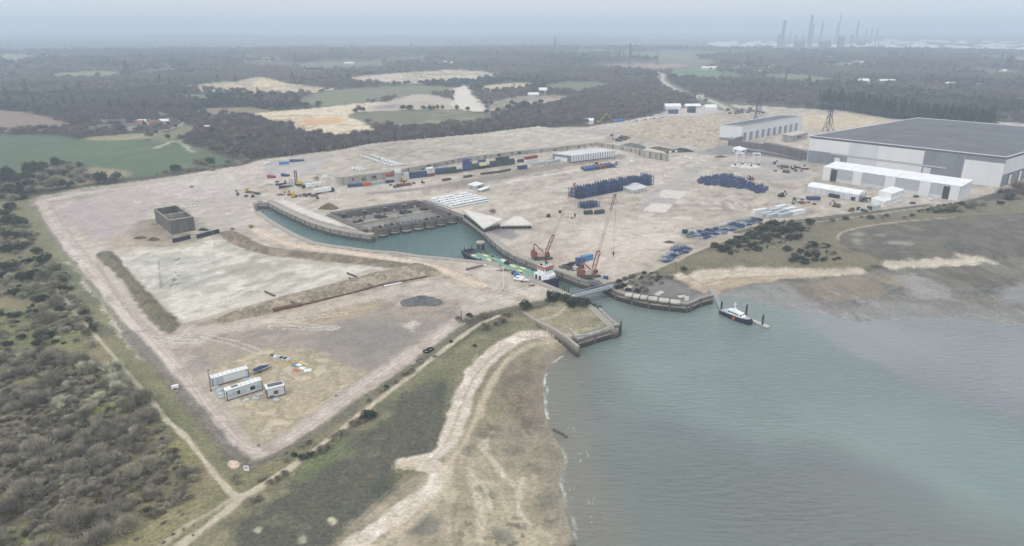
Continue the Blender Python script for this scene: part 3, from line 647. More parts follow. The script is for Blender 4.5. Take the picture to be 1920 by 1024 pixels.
# ------------------------------------------------------------------ mesh helpers
class MB:
    def __init__(s): s.v = []; s.f = []; s.m = []; s.cur = 0
    def add(s, vs, fs):
        o = len(s.v); s.v += [tuple(p) for p in vs]
        for f in fs: s.f.append(tuple(i + o for i in f)); s.m.append(s.cur)
        return s
    def box(s, c, d, rz=0.0, taper=1.0):
        cx, cy, cz = c; a, b, h = d[0] / 2, d[1] / 2, d[2] / 2
        co, si = math.cos(rz), math.sin(rz); vs = []
        for z, k in ((-h, 1.0), (h, taper)):
            for x, y in ((-a, -b), (a, -b), (a, b), (-a, b)):
                x *= k; y *= k
                vs.append((cx + x * co - y * si, cy + x * si + y * co, cz + z))
        return s.add(vs, [(3, 2, 1, 0), (4, 5, 6, 7), (0, 1, 5, 4), (1, 2, 6, 5), (2, 3, 7, 6), (3, 0, 4, 7)])
    def prism(s, pts, z0, z1):
        n = len(pts)
        ar = sum(pts[i][0] * pts[(i + 1) % n][1] - pts[(i + 1) % n][0] * pts[i][1] for i in range(n))
        if ar < 0: pts = list(pts)[::-1]
        vs = [(p[0], p[1], z0) for p in pts] + [(p[0], p[1], z1 if not hasattr(z1, '__len__') else z1[i]) for i, p in enumerate(pts)]
        fs = [tuple(range(n))[::-1], tuple(range(n, 2 * n))]
        fs += [(i, (i + 1) % n, n + (i + 1) % n, n + i) for i in range(n)]
        return s.add(vs, fs)
    def bar(s, p, q, w, h=None):
        h = h or w; p = Vector(p); q = Vector(q); d = (q - p)
        if d.length < 1e-6: return s
        d.normalize(); up = Vector((0, 0, 1)) if abs(d.z) < .95 else Vector((0, 1, 0))
        a = d.cross(up).normalized() * (w / 2); b = a.cross(d).normalized() * (h / 2)
        vs = [p - a - b, p + a - b, p + a + b, p - a + b, q - a - b, q + a - b, q + a + b, q - a + b]
        return s.add(vs, [(0, 1, 2, 3), (7, 6, 5, 4), (1, 0, 4, 5), (2, 1, 5, 6), (3, 2, 6, 7), (0, 3, 7, 4)])
    def cyl(s, p, q, r0, r1=None, n=12, cap=True):
        r1 = r0 if r1 is None else r1; p = Vector(p); q = Vector(q); d = (q - p).normalized()
        up = Vector((0, 0, 1)) if abs(d.z) < .95 else Vector((1, 0, 0))
        a = d.cross(up).normalized(); b = d.cross(a); vs = []
        for c, rr_ in ((p, r0), (q, r1)):
            for i in range(n):
                t = 2 * math.pi * i / n; vs.append(c + a * math.cos(t) * rr_ + b * math.sin(t) * rr_)
        fs = [(i, i + n, (i + 1) % n + n, (i + 1) % n) for i in range(n)]
        if cap: fs += [tuple(range(n)), tuple(range(n, 2 * n))[::-1]]
        return s.add(vs, fs)
    def tube(s, pts, r, n=8):
        for p, q in zip(pts[:-1], pts[1:]): s.cyl(p, q, r, r, n)
        return s
    def truss(s, p, q, w, h, chord, web, bays):
        """four-chord lattice between two points"""
        p = Vector(p); q = Vector(q); d = (q - p).normalized()
        up = Vector((0, 0, 1)) if abs(d.z) < .95 else Vector((0, 1, 0))
        a = d.cross(up).normalized() * (w / 2); b = a.cross(d).normalized() * (h / 2)
        off = [-a - b, a - b, a + b, -a + b]
        for o in off: s.bar(p + o, q + o, chord)
        for k in range(bays):
            u = p.lerp(q, k / bays); v = p.lerp(q, (k + 1) / bays)
            for i in range(4):
                j = (i + 1) % 4
                s.bar(u + off[i], v + off[j], web) if k % 2 else s.bar(u + off[j], v + off[i], web)
                s.bar(v + off[i], v + off[j], web)
        return s
    def mesh(s, name, mats):
        me = bpy.data.meshes.new(name); me.from_pydata(s.v, [], s.f)
        for m in (mats if isinstance(mats, (list, tuple)) else [mats]): me.materials.append(m)
        if any(s.m): me.polygons.foreach_set('material_index', s.m)
        me.update(); return me
    def build(s, name, mats, parent=None, loc=None, rz=0.0, smooth_=False):
        me = s.mesh(name, mats)
        if smooth_: me.polygons.foreach_set('use_smooth', [True] * len(me.polygons))
        o = bpy.data.objects.new(name, me); COL.objects.link(o)
        if parent is not None: o.parent = parent
        if loc is not None: o.location = loc
        if rz: o.rotation_euler = (0, 0, rz)
        return o

def tag(o, label, cat, group=None, kind=None):
    o['label'] = label; o['category'] = cat
    if group: o['group'] = group
    if kind: o['kind'] = kind
    return o
def empty(name, loc, rz=0.0, label=None, cat=None, group=None):
    o = bpy.data.objects.new(name, None); COL.objects.link(o); o.empty_display_size = .5
    o.location = loc; o.rotation_euler = (0, 0, rz)
    if label: tag(o, label, cat, group)
    return o
def copy_tree(o, loc=None, rz=None, parent=None, label=None, group=None, scale=None):
    c = o.copy(); COL.objects.link(c)
    if parent is not None: c.parent = parent
    if loc is not None: c.location = loc
    if rz is not None: c.rotation_euler = (0, 0, rz)
    if scale is not None: c.scale = scale
    if label: c['label'] = label
    if group: c['group'] = group
    for ch in list(o.children): copy_tree(ch, parent=c)
    return c

def paint_mat(name, rgb, rough=.6, var=.18, scale=.6, metal=0.0, dirt=None, spec=.3, streaks=False, obj_var=0.0, bump=0.0):
    """weathered surface: base colour broken up by two noises (and vertical streaks of dirt)"""
    m, nt, b = new_mat(name); L = nt.links
    tc = node(nt, 'ShaderNodeNewGeometry'); vec = tc.outputs['Position']
    n1 = node(nt, 'ShaderNodeTexNoise', Scale=scale, Detail=5.0, Roughness=.65)
    if streaks:
        mp = node(nt, 'ShaderNodeMapping'); mp.inputs['Scale'].default_value = (1, 1, .12); L.new(vec, mp.inputs['Vector']); L.new(mp.outputs[0], n1.inputs['Vector'])
    else: L.new(vec, n1.inputs['Vector'])
    base = S(*rgb); dk = S(*dirt) if dirt else base * .55
    cr = node(nt, 'ShaderNodeValToRGB'); cr.color_ramp.elements[0].position = .28; cr.color_ramp.elements[1].position = .62
    lo = base * (1 - var * 1.6) * .6 + dk * .4 * 1.0 if dirt else base * (1 - var * 1.6)
    cr.color_ramp.elements[0].color = (*np.clip(lo, 0, 1), 1); cr.color_ramp.elements[1].color = (*np.clip(base * (1 + var * .35), 0, .95), 1)
    L.new(n1.outputs['Fac'], cr.inputs['Fac'])
    out_ = cr.outputs[0]
    if obj_var:
        oi = node(nt, 'ShaderNodeObjectInfo'); mr = node(nt, 'ShaderNodeMapRange'); mr.inputs[3].default_value = 1 - obj_var; mr.inputs[4].default_value = 1 + obj_var
        L.new(oi.outputs['Random'], mr.inputs[0])
        vm = node(nt, 'ShaderNodeVectorMath', operation='SCALE'); L.new(out_, vm.inputs[0]); L.new(mr.outputs[0], vm.inputs['Scale']); out_ = vm.outputs[0]
    L.new(out_, b.inputs['Base Color'])
    b.inputs['Roughness'].default_value = rough; b.inputs['Metallic'].default_value = metal; b.inputs['Specular IOR Level'].default_value = spec
    if bump:
        bp = node(nt, 'ShaderNodeBump', Strength=bump, Distance=.2); L.new(n1.outputs['Fac'], bp.inputs['Height']); L.new(bp.outputs[0], b.inputs['Normal'])
    return m

def foliage_mat(name, a, bcol, c, obj_var=.34):
    m, nt, b = new_mat(name); L = nt.links
    tc = node(nt, 'ShaderNodeTexCoord'); oi = node(nt, 'ShaderNodeObjectInfo')
    n1 = node(nt, 'ShaderNodeTexNoise', Scale=1.1, Detail=3.0)
    ad = node(nt, 'ShaderNodeVectorMath', operation='ADD'); L.new(tc.outputs['Object'], ad.inputs[0])
    sc = node(nt, 'ShaderNodeMath', operation='MULTIPLY'); sc.inputs[1].default_value = 50; L.new(oi.outputs['Random'], sc.inputs[0])
    L.new(sc.outputs[0], ad.inputs[1]); L.new(ad.outputs[0], n1.inputs['Vector'])
    cr = node(nt, 'ShaderNodeValToRGB'); e = cr.color_ramp.elements
    e[0].position = .32; e[0].color = (*S(*a), 1); e[1].position = .7; e[1].color = (*S(*c), 1)
    k = e.new(.5); k.color = (*S(*bcol), 1)
    L.new(n1.outputs['Fac'], cr.inputs['Fac'])
    mr = node(nt, 'ShaderNodeMapRange'); mr.inputs[3].default_value = 1 - obj_var; mr.inputs[4].default_value = 1 + obj_var; L.new(oi.outputs['Random'], mr.inputs[0])
    vm = node(nt, 'ShaderNodeVectorMath', operation='SCALE'); L.new(cr.outputs[0], vm.inputs[0]); L.new(mr.outputs[0], vm.inputs['Scale'])
    L.new(vm.outputs[0], b.inputs['Base Color']); b.inputs['Roughness'].default_value = .9; b.inputs['Specular IOR Level'].default_value = .1
    return m

# ------------------------------------------------------------------ vegetation prototypes
M_TWIG = foliage_mat('bare_twigs', (118, 113, 100), (150, 144, 128), (180, 174, 154))
M_LICHEN = foliage_mat('lichened_twigs', (142, 142, 124), (174, 174, 152), (202, 200, 176))
M_GREEN = foliage_mat('evergreen_leaves', (54, 62, 50), (70, 78, 60), (92, 98, 76))
M_GORSE = foliage_mat('gorse', (72, 72, 50), (100, 94, 60), (150, 130, 62))
M_WOOD = foliage_mat('winter_wood', (88, 84, 78), (103, 98, 90), (119, 113, 103), .16)
M_WOOD2 = foliage_mat('brown_winter_wood', (104, 94, 84), (122, 111, 98), (140, 128, 112), .16)
M_CONIF = foliage_mat('conifer_needles', (38, 48, 40), (48, 58, 46), (60, 70, 54))
M_BARK = paint_mat('bark', (170, 166, 150), .9, .3, 2.0)

def soup(tris, name, mats, mi=None):
    """triangles (n,3,3) -> mesh"""
    n = len(tris); me = bpy.data.meshes.new(name)
    me.vertices.add(n * 3); me.loops.add(n * 3); me.polygons.add(n)
    me.vertices.foreach_set('co', tris.astype(np.float32).ravel())
    me.loops.foreach_set('vertex_index', np.arange(n * 3, dtype=np.int32))
    me.polygons.foreach_set('loop_start', np.arange(0, n * 3, 3, dtype=np.int32)); me.polygons.foreach_set('loop_total', np.full(n, 3, np.int32))
    for m in mats: me.materials.append(m)
    if mi is not None: me.polygons.foreach_set('material_index', mi.astype(np.int32))
    me.update(); return me

def crown_tris(rng, n, rad, height, z0, lobes, ln, wd, flat=.8, up=.5, core=.25):
    """uneven crown: lobes of small faces spread through a volume; unit is metres"""
    lc = rng.normal(size=(lobes, 3)); lc /= np.linalg.norm(lc, axis=1)[:, None]
    lc *= (rng.random(lobes) ** .5 * .75)[:, None]
    lc[:, 2] = np.abs(lc[:, 2]) * .8 - .1
    lr = rng.uniform(.22, .62, lobes)
    k = rng.integers(0, lobes, n)
    d = rng.normal(size=(n, 3)); d /= np.linalg.norm(d, axis=1)[:, None]
    rr_ = (core + (1 - core) * rng.random(n)) ** .6
    p = lc[k] + d * (lr[k] * rr_)[:, None]
    p = p * np.array([rad, rad, height * .55]) + np.array([0, 0, z0 + height * .45])
    p[:, 2] = np.maximum(p[:, 2], z0 * .6 + .05)
    out = d * .8 + np.array([0, 0, up]) + rng.normal(size=(n, 3)) * .35
    out /= np.linalg.norm(out, axis=1)[:, None]
    side = np.cross(out, rng.normal(size=(n, 3))); side /= np.linalg.norm(side, axis=1)[:, None] + 1e-6
    L_ = ln * rng.uniform(.6, 1.4, n)[:, None]; w_ = wd * rng.uniform(.6, 1.4, n)[:, None]
    return np.stack([p - side * w_ / 2, p + side * w_ / 2, p + out * L_], 1)

def limb_mesh(rng, h, r, nb, spread):
    b = MB(); top = Vector((rng.uniform(-.1, .1) * h, rng.uniform(-.1, .1) * h, h * .6))
    b.cyl((0, 0, -.3), top * .5, r, r * .75, 6); b.cyl(top * .5, top, r * .75, r * .35, 6)
    for i in range(nb):
        a = 2 * math.pi * i / nb + rng.uniform(-.4, .4); s_ = top * rng.uniform(.25, .9)
        e_ = s_ + Vector((math.cos(a) * spread, math.sin(a) * spread, h * rng.uniform(.18, .42)))
        md = s_.lerp(e_, .55) + Vector((0, 0, .06 * h))
        b.cyl(s_, md, r * .42, r * .28, 5); b.cyl(md, e_, r * .28, r * .08, 5)
    return b

def shrub_protos(n, mat, tri, ln, wd, **kw):
    out = []
    for i in range(n):
        g = np.random.default_rng(100 + i + int(ln * 100) + tri)
        t = crown_tris(g, tri, 1.0, 1.25, .02, 9 + i % 4, ln, wd, **kw)
        if i % 2 == 0 and wd < .1:
            br = []
            for j in range(26):
                a = g.uniform(0, 6.28); r0 = g.uniform(.45, .98); e0 = np.array([math.cos(a) * r0, math.sin(a) * r0, g.uniform(.7, 1.28)]); md = np.array([e0[0] * .4, e0[1] * .4, e0[2] * .55])
                for q0, q1, w0 in ((np.array([0, 0, 0.]), md, .045), (md, e0, .03)):
                    sdv = np.cross(q1 - q0, g.normal(size=3)); sdv /= np.linalg.norm(sdv); br.append([q0 - sdv * w0, q0 + sdv * w0, q1])
            t = np.concatenate([t, np.array(br)]); out.append(soup(t, 'crown', [mat, M_BARK], (np.arange(len(t)) >= tri).astype(int))); continue
        out.append(soup(t, 'crown', mat if isinstance(mat, list) else [mat], (g.random(tri) < .12).astype(int) if isinstance(mat, list) else None))
    return out
PR_BARE = shrub_protos(6, M_TWIG, 1500, .40, .036, up=1.1, core=.02)
PR_LICH = shrub_protos(5, M_LICHEN, 1500, .34, .042, up=1.0, core=.02)
PR_EVER = shrub_protos(6, M_GREEN, 1300, .16, .12, up=.3)
PR_GORSE = shrub_protos(3, M_GORSE, 1000, .15, .10, up=.5)

def ground_z(xs, ys_):
    """height of the built ground sheet (relief included) under world points"""
    u, v = proj(np.asarray(xs), np.asarray(ys_), LAND)
    ci = np.clip(np.round((u - PX0) / (PX1 - PX0) * (NX - 1)).astype(int), 0, NX - 1)
    ri = np.clip(np.searchsorted(-ys, -v), 0, NY - 1)
    return Z[ri * NX + ci], KIND[ri * NX + ci]

def scatter(poly, spacing, seed, dens=None, jit=.45):
    lo = poly.min(0); hi = poly.max(0)
    g = np.random.default_rng(seed)
    xs = np.arange(lo[0], hi[0], spacing); ys_ = np.arange(lo[1], hi[1], spacing * .87)
    gx, gy = np.meshgrid(xs, ys_); gx = gx + (np.arange(len(ys_)) % 2)[:, None] * spacing / 2
    gx = (gx + g.uniform(-jit, jit, gx.shape) * spacing).ravel(); gy = (gy + g.uniform(-jit, jit, gy.shape) * spacing).ravel()
    k = sdf(poly, gx, gy, 5) > 0
    gx, gy = gx[k], gy[k]
    if dens is not None:
        k = g.random(len(gx)) < dens(gx, gy); gx, gy = gx[k], gy[k]
    return np.stack([gx, gy], 1)

VEG_STUFF = []        # (x, y, z, scale, proto) plants left to the massed growth
def plant(name, me, x, y, z, s, sz, rz, label, cat, group):
    o = bpy.data.objects.new(name, me); COL.objects.link(o)
    o.location = (x, y, z - .12 * s); o.scale = (s, s, sz); o.rotation_euler = (0, 0, rz)
    return tag(o, label, cat, group)

vr = random.Random(3)
# -- the thicket on the near left: the largest become bushes of their own, the rest one mass
TH = P("-330,660 60,650 200,680 262,735 300,782 345,860 385,915 330,960 240,1000 160,1060 100,1130 -330,1130")
pts = scatter(TH, 4.6, 5, lambda x, y: np.where(fbm(x, y, 26, 401, 3) > .44, .95, .38))
gz, _ = ground_z(pts[:, 0], pts[:, 1])
order = np.argsort(np.hypot(pts[:, 0], pts[:, 1]))
size = np.array([1.1 + 3.4 * vr.random() ** 1.8 for _ in pts])
inframe = np.array([0 <= u <= 1920 and v <= 1040 for u, v in zip(*proj(pts[:, 0], pts[:, 1], LAND))])
lich = fbm(pts[:, 0], pts[:, 1], 30, 411, 3)
nb_ = 0
for i in sorted(range(len(pts)), key=lambda i: -(size[i] ** 1.0) / math.hypot(*pts[i])):
    x, y = pts[i]; s = size[i]
    pale = lich[i] > .56
    if nb_ < 200 and inframe[i]:
        ye = proj(x, y, 5)[1] < 800
        me = vr.choice(PR_LICH if pale else PR_BARE)
        plant('lichened_bush' if pale else 'scrub_bush', me, x, y, gz[i], s, s * vr.uniform(.55, 1.3), vr.uniform(0, 6.28),
              'pale lichen grey shrub in the thicket left of the fence path' if pale else 'leafless dark grey shrub in the thicket left of the fence path', 'shrub',
              'pale lichened shrubs in the near left thicket' if pale else 'dark leafless shrubs in the near left thicket')
        nb_ += 1
    else: VEG_STUFF.append((x, y, gz[i], s, vr.choice([8, 9, 10, 11]) if pale else vr.choice([6, 7])))
for x, y in scatter(TH, 2.4, 9, lambda x, y: np.where(fbm(x, y, 22, 421, 3) > .44, .75, .2)):
    z_ = ground_z([x], [y])[0][0]; VEG_STUFF.append((x, y, z_, vr.uniform(.7, 1.5), vr.choice([6, 7, 6, 7, 8, 12])))
TH2 = P("-330,380 30,384 70,440 120,510 170,585 225,655 190,680 60,648 -330,660")
for x, y in scatter(TH2, 4.2, 19, lambda x, y: np.where(fbm(x, y, 30, 431, 3) > .47, .6, .1)):
    z_ = ground_z([x], [y])[0][0]; VEG_STUFF.append((x, y, z_, vr.uniform(1.0, 2.4), vr.choice([6, 7, 6, 7, 8, 13])))
for s in ("0,1010 90,1000 140,1040 0,1060", "200,990 340,940 420,970 330,1040 150,1060", "470,880 540,840 600,800 560,850 500,905"):
    for x, y in scatter(P(s), 2.2, 29, lambda x, y: .25 + 0 * x):
        z_ = ground_z([x], [y])[0][0]; VEG_STUFF.append((x, y, z_, vr.uniform(.3, .8), vr.choice([6, 8, 12])))

for q_, n_, d_ in (("1335,470 1350,455 1400,438 1430,418 1460,413 1500,416 1522,430 1500,448 1430,470 1370,478", 81, .5), ("1478,490 1500,460 1530,452 1578,480 1562,493 1500,495", 82, .4), ("1715,398 1770,384 1810,378 1835,384 1800,398 1750,402", 83, .8), ("1180,540 1160,525 1190,515 1240,512 1262,520 1230,530 1210,545", 84, .5)):
    for x, y in scatter(P(q_, 0), 2.8, n_, lambda x, y: d_ + 0 * x):
        VEG_STUFF.append((x, y, ground_z([x], [y])[0][0], vr.uniform(.7, 1.9), vr.choice([13, 13, 6, 7])))
def spots(s, protos, name, label, group, zs=.9):
    for t in s.split():
        u, v, rpx = [float(q) for q in t.split(',')]
        p = at(u, v + rpx * .35); sc = rpx / (F / ((p.y) * CP - (p.z - CAMZ) * SP))
        zz = ground_z([p.x], [p.y])[0][0]
        plant(name, vr.choice(protos), p.x, p.y, zz, sc, sc * zs * vr.uniform(.85, 1.2), vr.uniform(0, 6.28), label, 'bush', group)
spots("85,597,20 27,590,13 60,588,13 105,569,16 117,579,12 120,596,6 135,557,9 145,569,9 160,587,9 168,602,7 150,612,12 132,612,13 78,630,15 98,628,10 70,643,6 16,645,9 2,628,12 103,640,7 20,387,13 8,400,14 20,412,18 38,418,14 47,437,15 15,442,15 30,440,13 60,440,7 25,465,16 45,460,10 52,491,10 70,472,11 87,487,17 100,500,16 20,500,18 8,515,13 65,515,17 45,520,15 85,520,16 100,535,16 110,520,12 60,545,18 30,550,16 118,540,11 75,560,16", PR_EVER + PR_BARE[:2], 'dark_bush', 'dark round bush on the rough grass beyond the thicket', 'dark bushes on the rough grass at the left edge')
spots("1450,420,15 1440,428,14 1462,430,14 1425,430,13 1487,422,13 1497,430,12 1475,432,12 1457,442,10 1497,445,11 1517,417,11 1480,445,9 1410,440,12 1397,448,12 1385,446,11 1372,455,11 1342,460,10 1352,468,9 1360,465,10 1397,456,10 1410,462,10 1422,467,9 1370,474,7 1525,457,11 1518,464,9 1547,460,9 1477,467,9 1527,475,10 1515,478,8 1502,470,8 1490,478,8 1485,487,8 1500,486,9 1527,487,7 1546,486,5 1564,486,4 1571,484,5 1507,492,8 1282,504,8 1435,445,12 1445,452,8", PR_EVER, 'shore_bush', 'dark green bush in the clump on the grass behind the right beach', 'bushes on the grass behind the right beach')
spots("1615,406,5 1631,407,8 1655,408,5 1662,404,5 1695,407,6 1710,404,6 1585,409,7 1560,413,6 1875,380,7 1890,372,8 1910,372,7 1845,384,6 1800,394,9 1830,380,13 1818,386,12 1805,384,10 1790,392,9 1775,396,8", PR_EVER[:3] + PR_BARE[2:4], 'hedge_bush', 'small bush on the bank between the lagoon mud and the footpath', 'bushes along the lagoon bank')
spots("1045,555,13 1035,560,12 1058,560,12 1030,552,9 1095,568,15 1080,566,14 1108,572,13 1120,577,10 1070,570,11", PR_EVER, 'jetty_bush', 'dense dark evergreen bush at the end of the footbridge on the grassy jetty', 'evergreen bushes by the near end of the footbridge')
spots("985,578,12", PR_EVER[1:2], 'lone_bush', 'single round dark bush standing alone where the shore path meets the grassy jetty', None, 1.3)
spots("1063,558,9", PR_GORSE[:1], 'gorse_bush', 'yellow flowering gorse bush between the two evergreen clumps on the jetty', None)
spots("1187,520,8 1167,535,9 1160,528,7 1257,519,8 1195,545,7 1210,545,8 1178,543,7 1158,540,8 1225,519,7 1205,517,6 1240,530,6", PR_BARE[:3] + PR_EVER[:2], 'jetty_scrub', 'brown scrub bush on the derelict jetty right of the footbridge', 'scrub on the derelict jetty')
spots("910,592,11 910,612,12 930,607,11 942,603,10 952,590,9 762,700,9 772,694,9 742,717,6 717,731,7 725,726,6 692,751,6 890,648,5 690,781,16 676,788,12 702,778,10 660,795,10 627,818,13 640,810,9 567,833,9 580,830,8 552,852,8 537,863,7 600,843,12 615,838,9 567,858,10 582,852,9 535,888,10 520,897,9 505,903,9 487,900,7 495,896,6 470,940,12 485,935,9 860,598,7 873,600,8 880,592,7 845,640,5 815,668,5", PR_BARE + PR_EVER[:2], 'path_bush', 'low dark bush beside the sandy shore path', 'bushes along the shore path')
spots("440,895,8 446,905,7", PR_BARE[:2], 'corner_bush', 'leafless bush inside the sharp corner of the site fence', 'bushes in the fence corner')
spots("60,342,17 40,350,16 80,332,17 105,326,17 130,318,16 150,322,15 168,332,14 185,338,12 20,355,15 0,365,16 110,338,15 60,356,14 25,372,12 200,340,10 215,338,8 90,345,14 135,332,13 150,338,12 -5,350,14", PR_BARE, 'field_edge_bush', 'tall grey leafless bush at the near edge of the green field', 'leafless bushes at the near edge of the green field')
spots("295,326,5 325,320,8 340,316,8 355,318,7 370,317,8 385,317,7 398,318,6 423,311,5 450,306,9 462,303,8 310,322,6", PR_BARE, 'hedge_shrub', 'hedge bush between the green field and the sandy works', 'hedge along the green field')
spots("360,350,4 436,430,4 575,445,6 470,425,6", PR_BARE[:3], 'ground_scrub', 'small brown bush growing alone on bare ground of the works', 'lone scrub on the bare ground')
spots("925,398,8 594,335,6", PR_BARE[3:5], 'lone_shrub', 'small leafless shrub standing on bare sandy ground near concrete', 'lone shrubs near concrete')

# ------------------------------------------------------------------ trees
def tree_protos():
    out = []
    for i in range(9):
        g = np.random.default_rng(700 + i)
        if i < 5: t = crown_tris(g, 360, 1.0, 1.7, .15, 8 + i, .42, .11, up=.8, core=.1); me = soup(t, 'crown', [M_WOOD if i < 3 else M_WOOD2])
        elif i < 6: t = crown_tris(g, 420, 1.0, 1.6, .1, 9, .24, .2, up=.3); me = soup(t, 'crown', [M_GREEN])
        else:
            n = 420; zz = g.random(n) ** 1.3; a = g.random(n) * 6.283; rr_ = (1 - zz) * .8 * (.55 + .45 * g.random(n)) + .05
            p = np.stack([np.cos(a) * rr_, np.sin(a) * rr_, .2 + zz * 2.6], 1)
            o_ = np.stack([np.cos(a) * .35, np.sin(a) * .35, -.12 + .2 * g.random(n)], 1); sd2 = np.stack([-np.sin(a), np.cos(a), 0 * a], 1) * .14
            me = soup(np.stack([p - sd2, p + sd2, p + o_], 1), 'crown', [M_CONIF])
        out.append(me)
    return out
PR_TREE = tree_protos()
TRUNKS = [limb_mesh(np.random.default_rng(50 + i), 1.5, .07, 5, .55).mesh('trunk', [M_BARK]) for i in range(4)]
def tree(name, me, x, y, z, s, h, label, group, cat='tree'):
    e = empty(name, (x, y, z - .3), vr.uniform(0, 6.28), label, cat, group); e.scale = (s, s, h)
    for nm, m in (('trunk', vr.choice(TRUNKS)), ('crown', me)):
        o = bpy.data.objects.new(nm, m); COL.objects.link(o); o.parent = e
    return e
BELT = P("395,262 380,240 420,224 480,232 540,250 600,259 660,263 720,252 790,243 870,240 930,228 1000,208 1060,192 1110,168 1170,164 1230,164 1260,174 1305,190 1240,205 1200,216 1120,230 1040,238 960,246 880,254 800,263 720,271 640,281 580,289 500,297 450,299 425,285", 1)
pts = scatter(BELT, 8.2, 31)
gz, _ = ground_z(pts[:, 0], pts[:, 1])
vis = np.argsort(sdf(P_SITE, pts[:, 0], pts[:, 1], 400) * -1 + np.hypot(pts[:, 0], pts[:, 1]) * .15)
chosen = set(vis[:230].tolist())
for i, (x, y) in enumerate(pts):
    s = vr.uniform(3.6, 6.2); h = s * vr.uniform(.95, 1.25)
    if i in chosen and proj(x, y, 10)[0] < 1320:
        left = proj(x, y, 5)[0] < 640
        tree('bare_tree', vr.choice(PR_TREE[:5]), x, y, gz[i], s, h, 'leafless winter tree in the wood between green field and container terrace' if left else 'leafless winter tree in the belt along the back of the sandy works', 'trees in the wood left of the container terrace' if left else 'trees in the belt behind the works')
    else: VEG_STUFF.append((x, y, gz[i], s, vr.choice([0, 1, 2, 3, 4, 0, 1, 2, 3, 4, 5])))
def tree_spots(s, protos, name, label, group, hk=1.0):
    for t in s.split():
        u, v, rpx = [float(q) for q in t.split(',')]
        p = at(u, v); sc = rpx / (F / (p.y * CP - (p.z - CAMZ) * SP))
        tree(name, vr.choice(protos), p.x, p.y, ground_z([p.x], [p.y])[0][0], sc, sc * hk * vr.uniform(.9, 1.1), label, group)
tree_spots("400,193,10 415,193,9 425,193,8 456,189,10 487,188,9 510,185,10 544,182,8 470,190,7 395,195,8", PR_TREE[5:6], 'oak_tree', 'round dark tree in the line before the pale sandy quarry heap', 'round trees before the sandy quarry heap', .95)
tree_spots("86,192,8 221,182,8 50,178,9 240,148,10 232,144,8 185,146,6 30,185,9 130,150,6", PR_TREE[5:7], 'pine_tree', 'dark evergreen tree standing out of the grey wood at the far left', 'dark evergreens in the far left wood', 1.1)
tree_spots("1262,152,9 1256,150,8 1690,180,6 1545,165,6 1526,198,7", PR_TREE[5:6], 'round_tree', 'dark round tree standing beside the pale hill road', 'dark trees by the hill road')
tree_spots("316,262,7 293,252,5 278,248,4 345,232,6 330,240,5", PR_TREE[5:6], 'farm_tree', 'dark tree standing beside the farm buildings', 'trees around the farm')
tree_spots("410,270,12 425,278,13 440,262,12 455,274,12 470,266,11 400,255,10 480,280,10 432,250,10", PR_TREE[5:6], 'ivy_tree', 'dark ivy green tree among leafless ones at the corner of the green field', 'ivy green trees at the field corner')
row = px("1541,206 1560,203 1580,206 1605,211 1630,215 1655,219 1675,222 1700,224 1725,225 1750,227 1775,229 1800,231 1825,233 1850,235 1870,238")
for a, b_ in zip(row[:-1], row[1:]):
    for k in range(6):
        t = k / 6; u, v = a + (b_ - a) * t; p = at(u, v + vr.uniform(-1, 1))
        for rowk in range(2):
            s = vr.uniform(4.2, 5.6)
            tree('conifer', vr.choice(PR_TREE[6:9]), p.x + vr.uniform(-2, 2), p.y + rowk * 9 + vr.uniform(-2, 2), p.z, s, s * vr.uniform(1.9, 2.4) * (1.0 - .35 * (u - 1541) / 330), 'tall dark conifer in the plantation row behind the great shed', 'conifer plantation behind the great shed')

# far woods: one mass
g = np.random.default_rng(77)
def wood_band(r0, r1, sp, k0, k1):
    n = int(1.45 * (r1 ** 2 - r0 ** 2) / 2 / sp ** 2)
    a = g.uniform(-.72, .72, n); rr_ = np.sqrt(g.uniform(r0 ** 2, r1 ** 2, n))
    x, y = rr_ * np.sin(a), rr_ * np.cos(a)
    z, k = ground_z(x, y)
    ok = (k == KI['woodland_floor']) & (sdf(P_SITE, x, y, 30) < -8) & (sdf(BELT, x, y, 30) < 0)
    d = fbm(x, y, 150, 501, 3)
    ok &= g.random(n) < np.where(d > .42, .95, .35)
    ever = fbm(x, y, 190, 511, 3) + g.uniform(-.06, .06, n)
    stand = fbm(x, y, 260, 521, 3) + g.uniform(-.05, .05, n)
    for i in np.nonzero(ok)[0]:
        pr = 5 if ever[i] > .61 else (6 + i % 3 if ever[i] > .585 and i % 2 else (i % 3 if stand[i] < .52 else 3 + i % 2))
        VEG_STUFF.append((x[i], y[i], z[i], g.uniform(k0, k1), pr))
wood_band(560, 1500, 9.5, 3.4, 6.0); wood_band(1500, 2600, 13, 4.5, 7.5); wood_band(2600, 4600, 22, 7, 12)

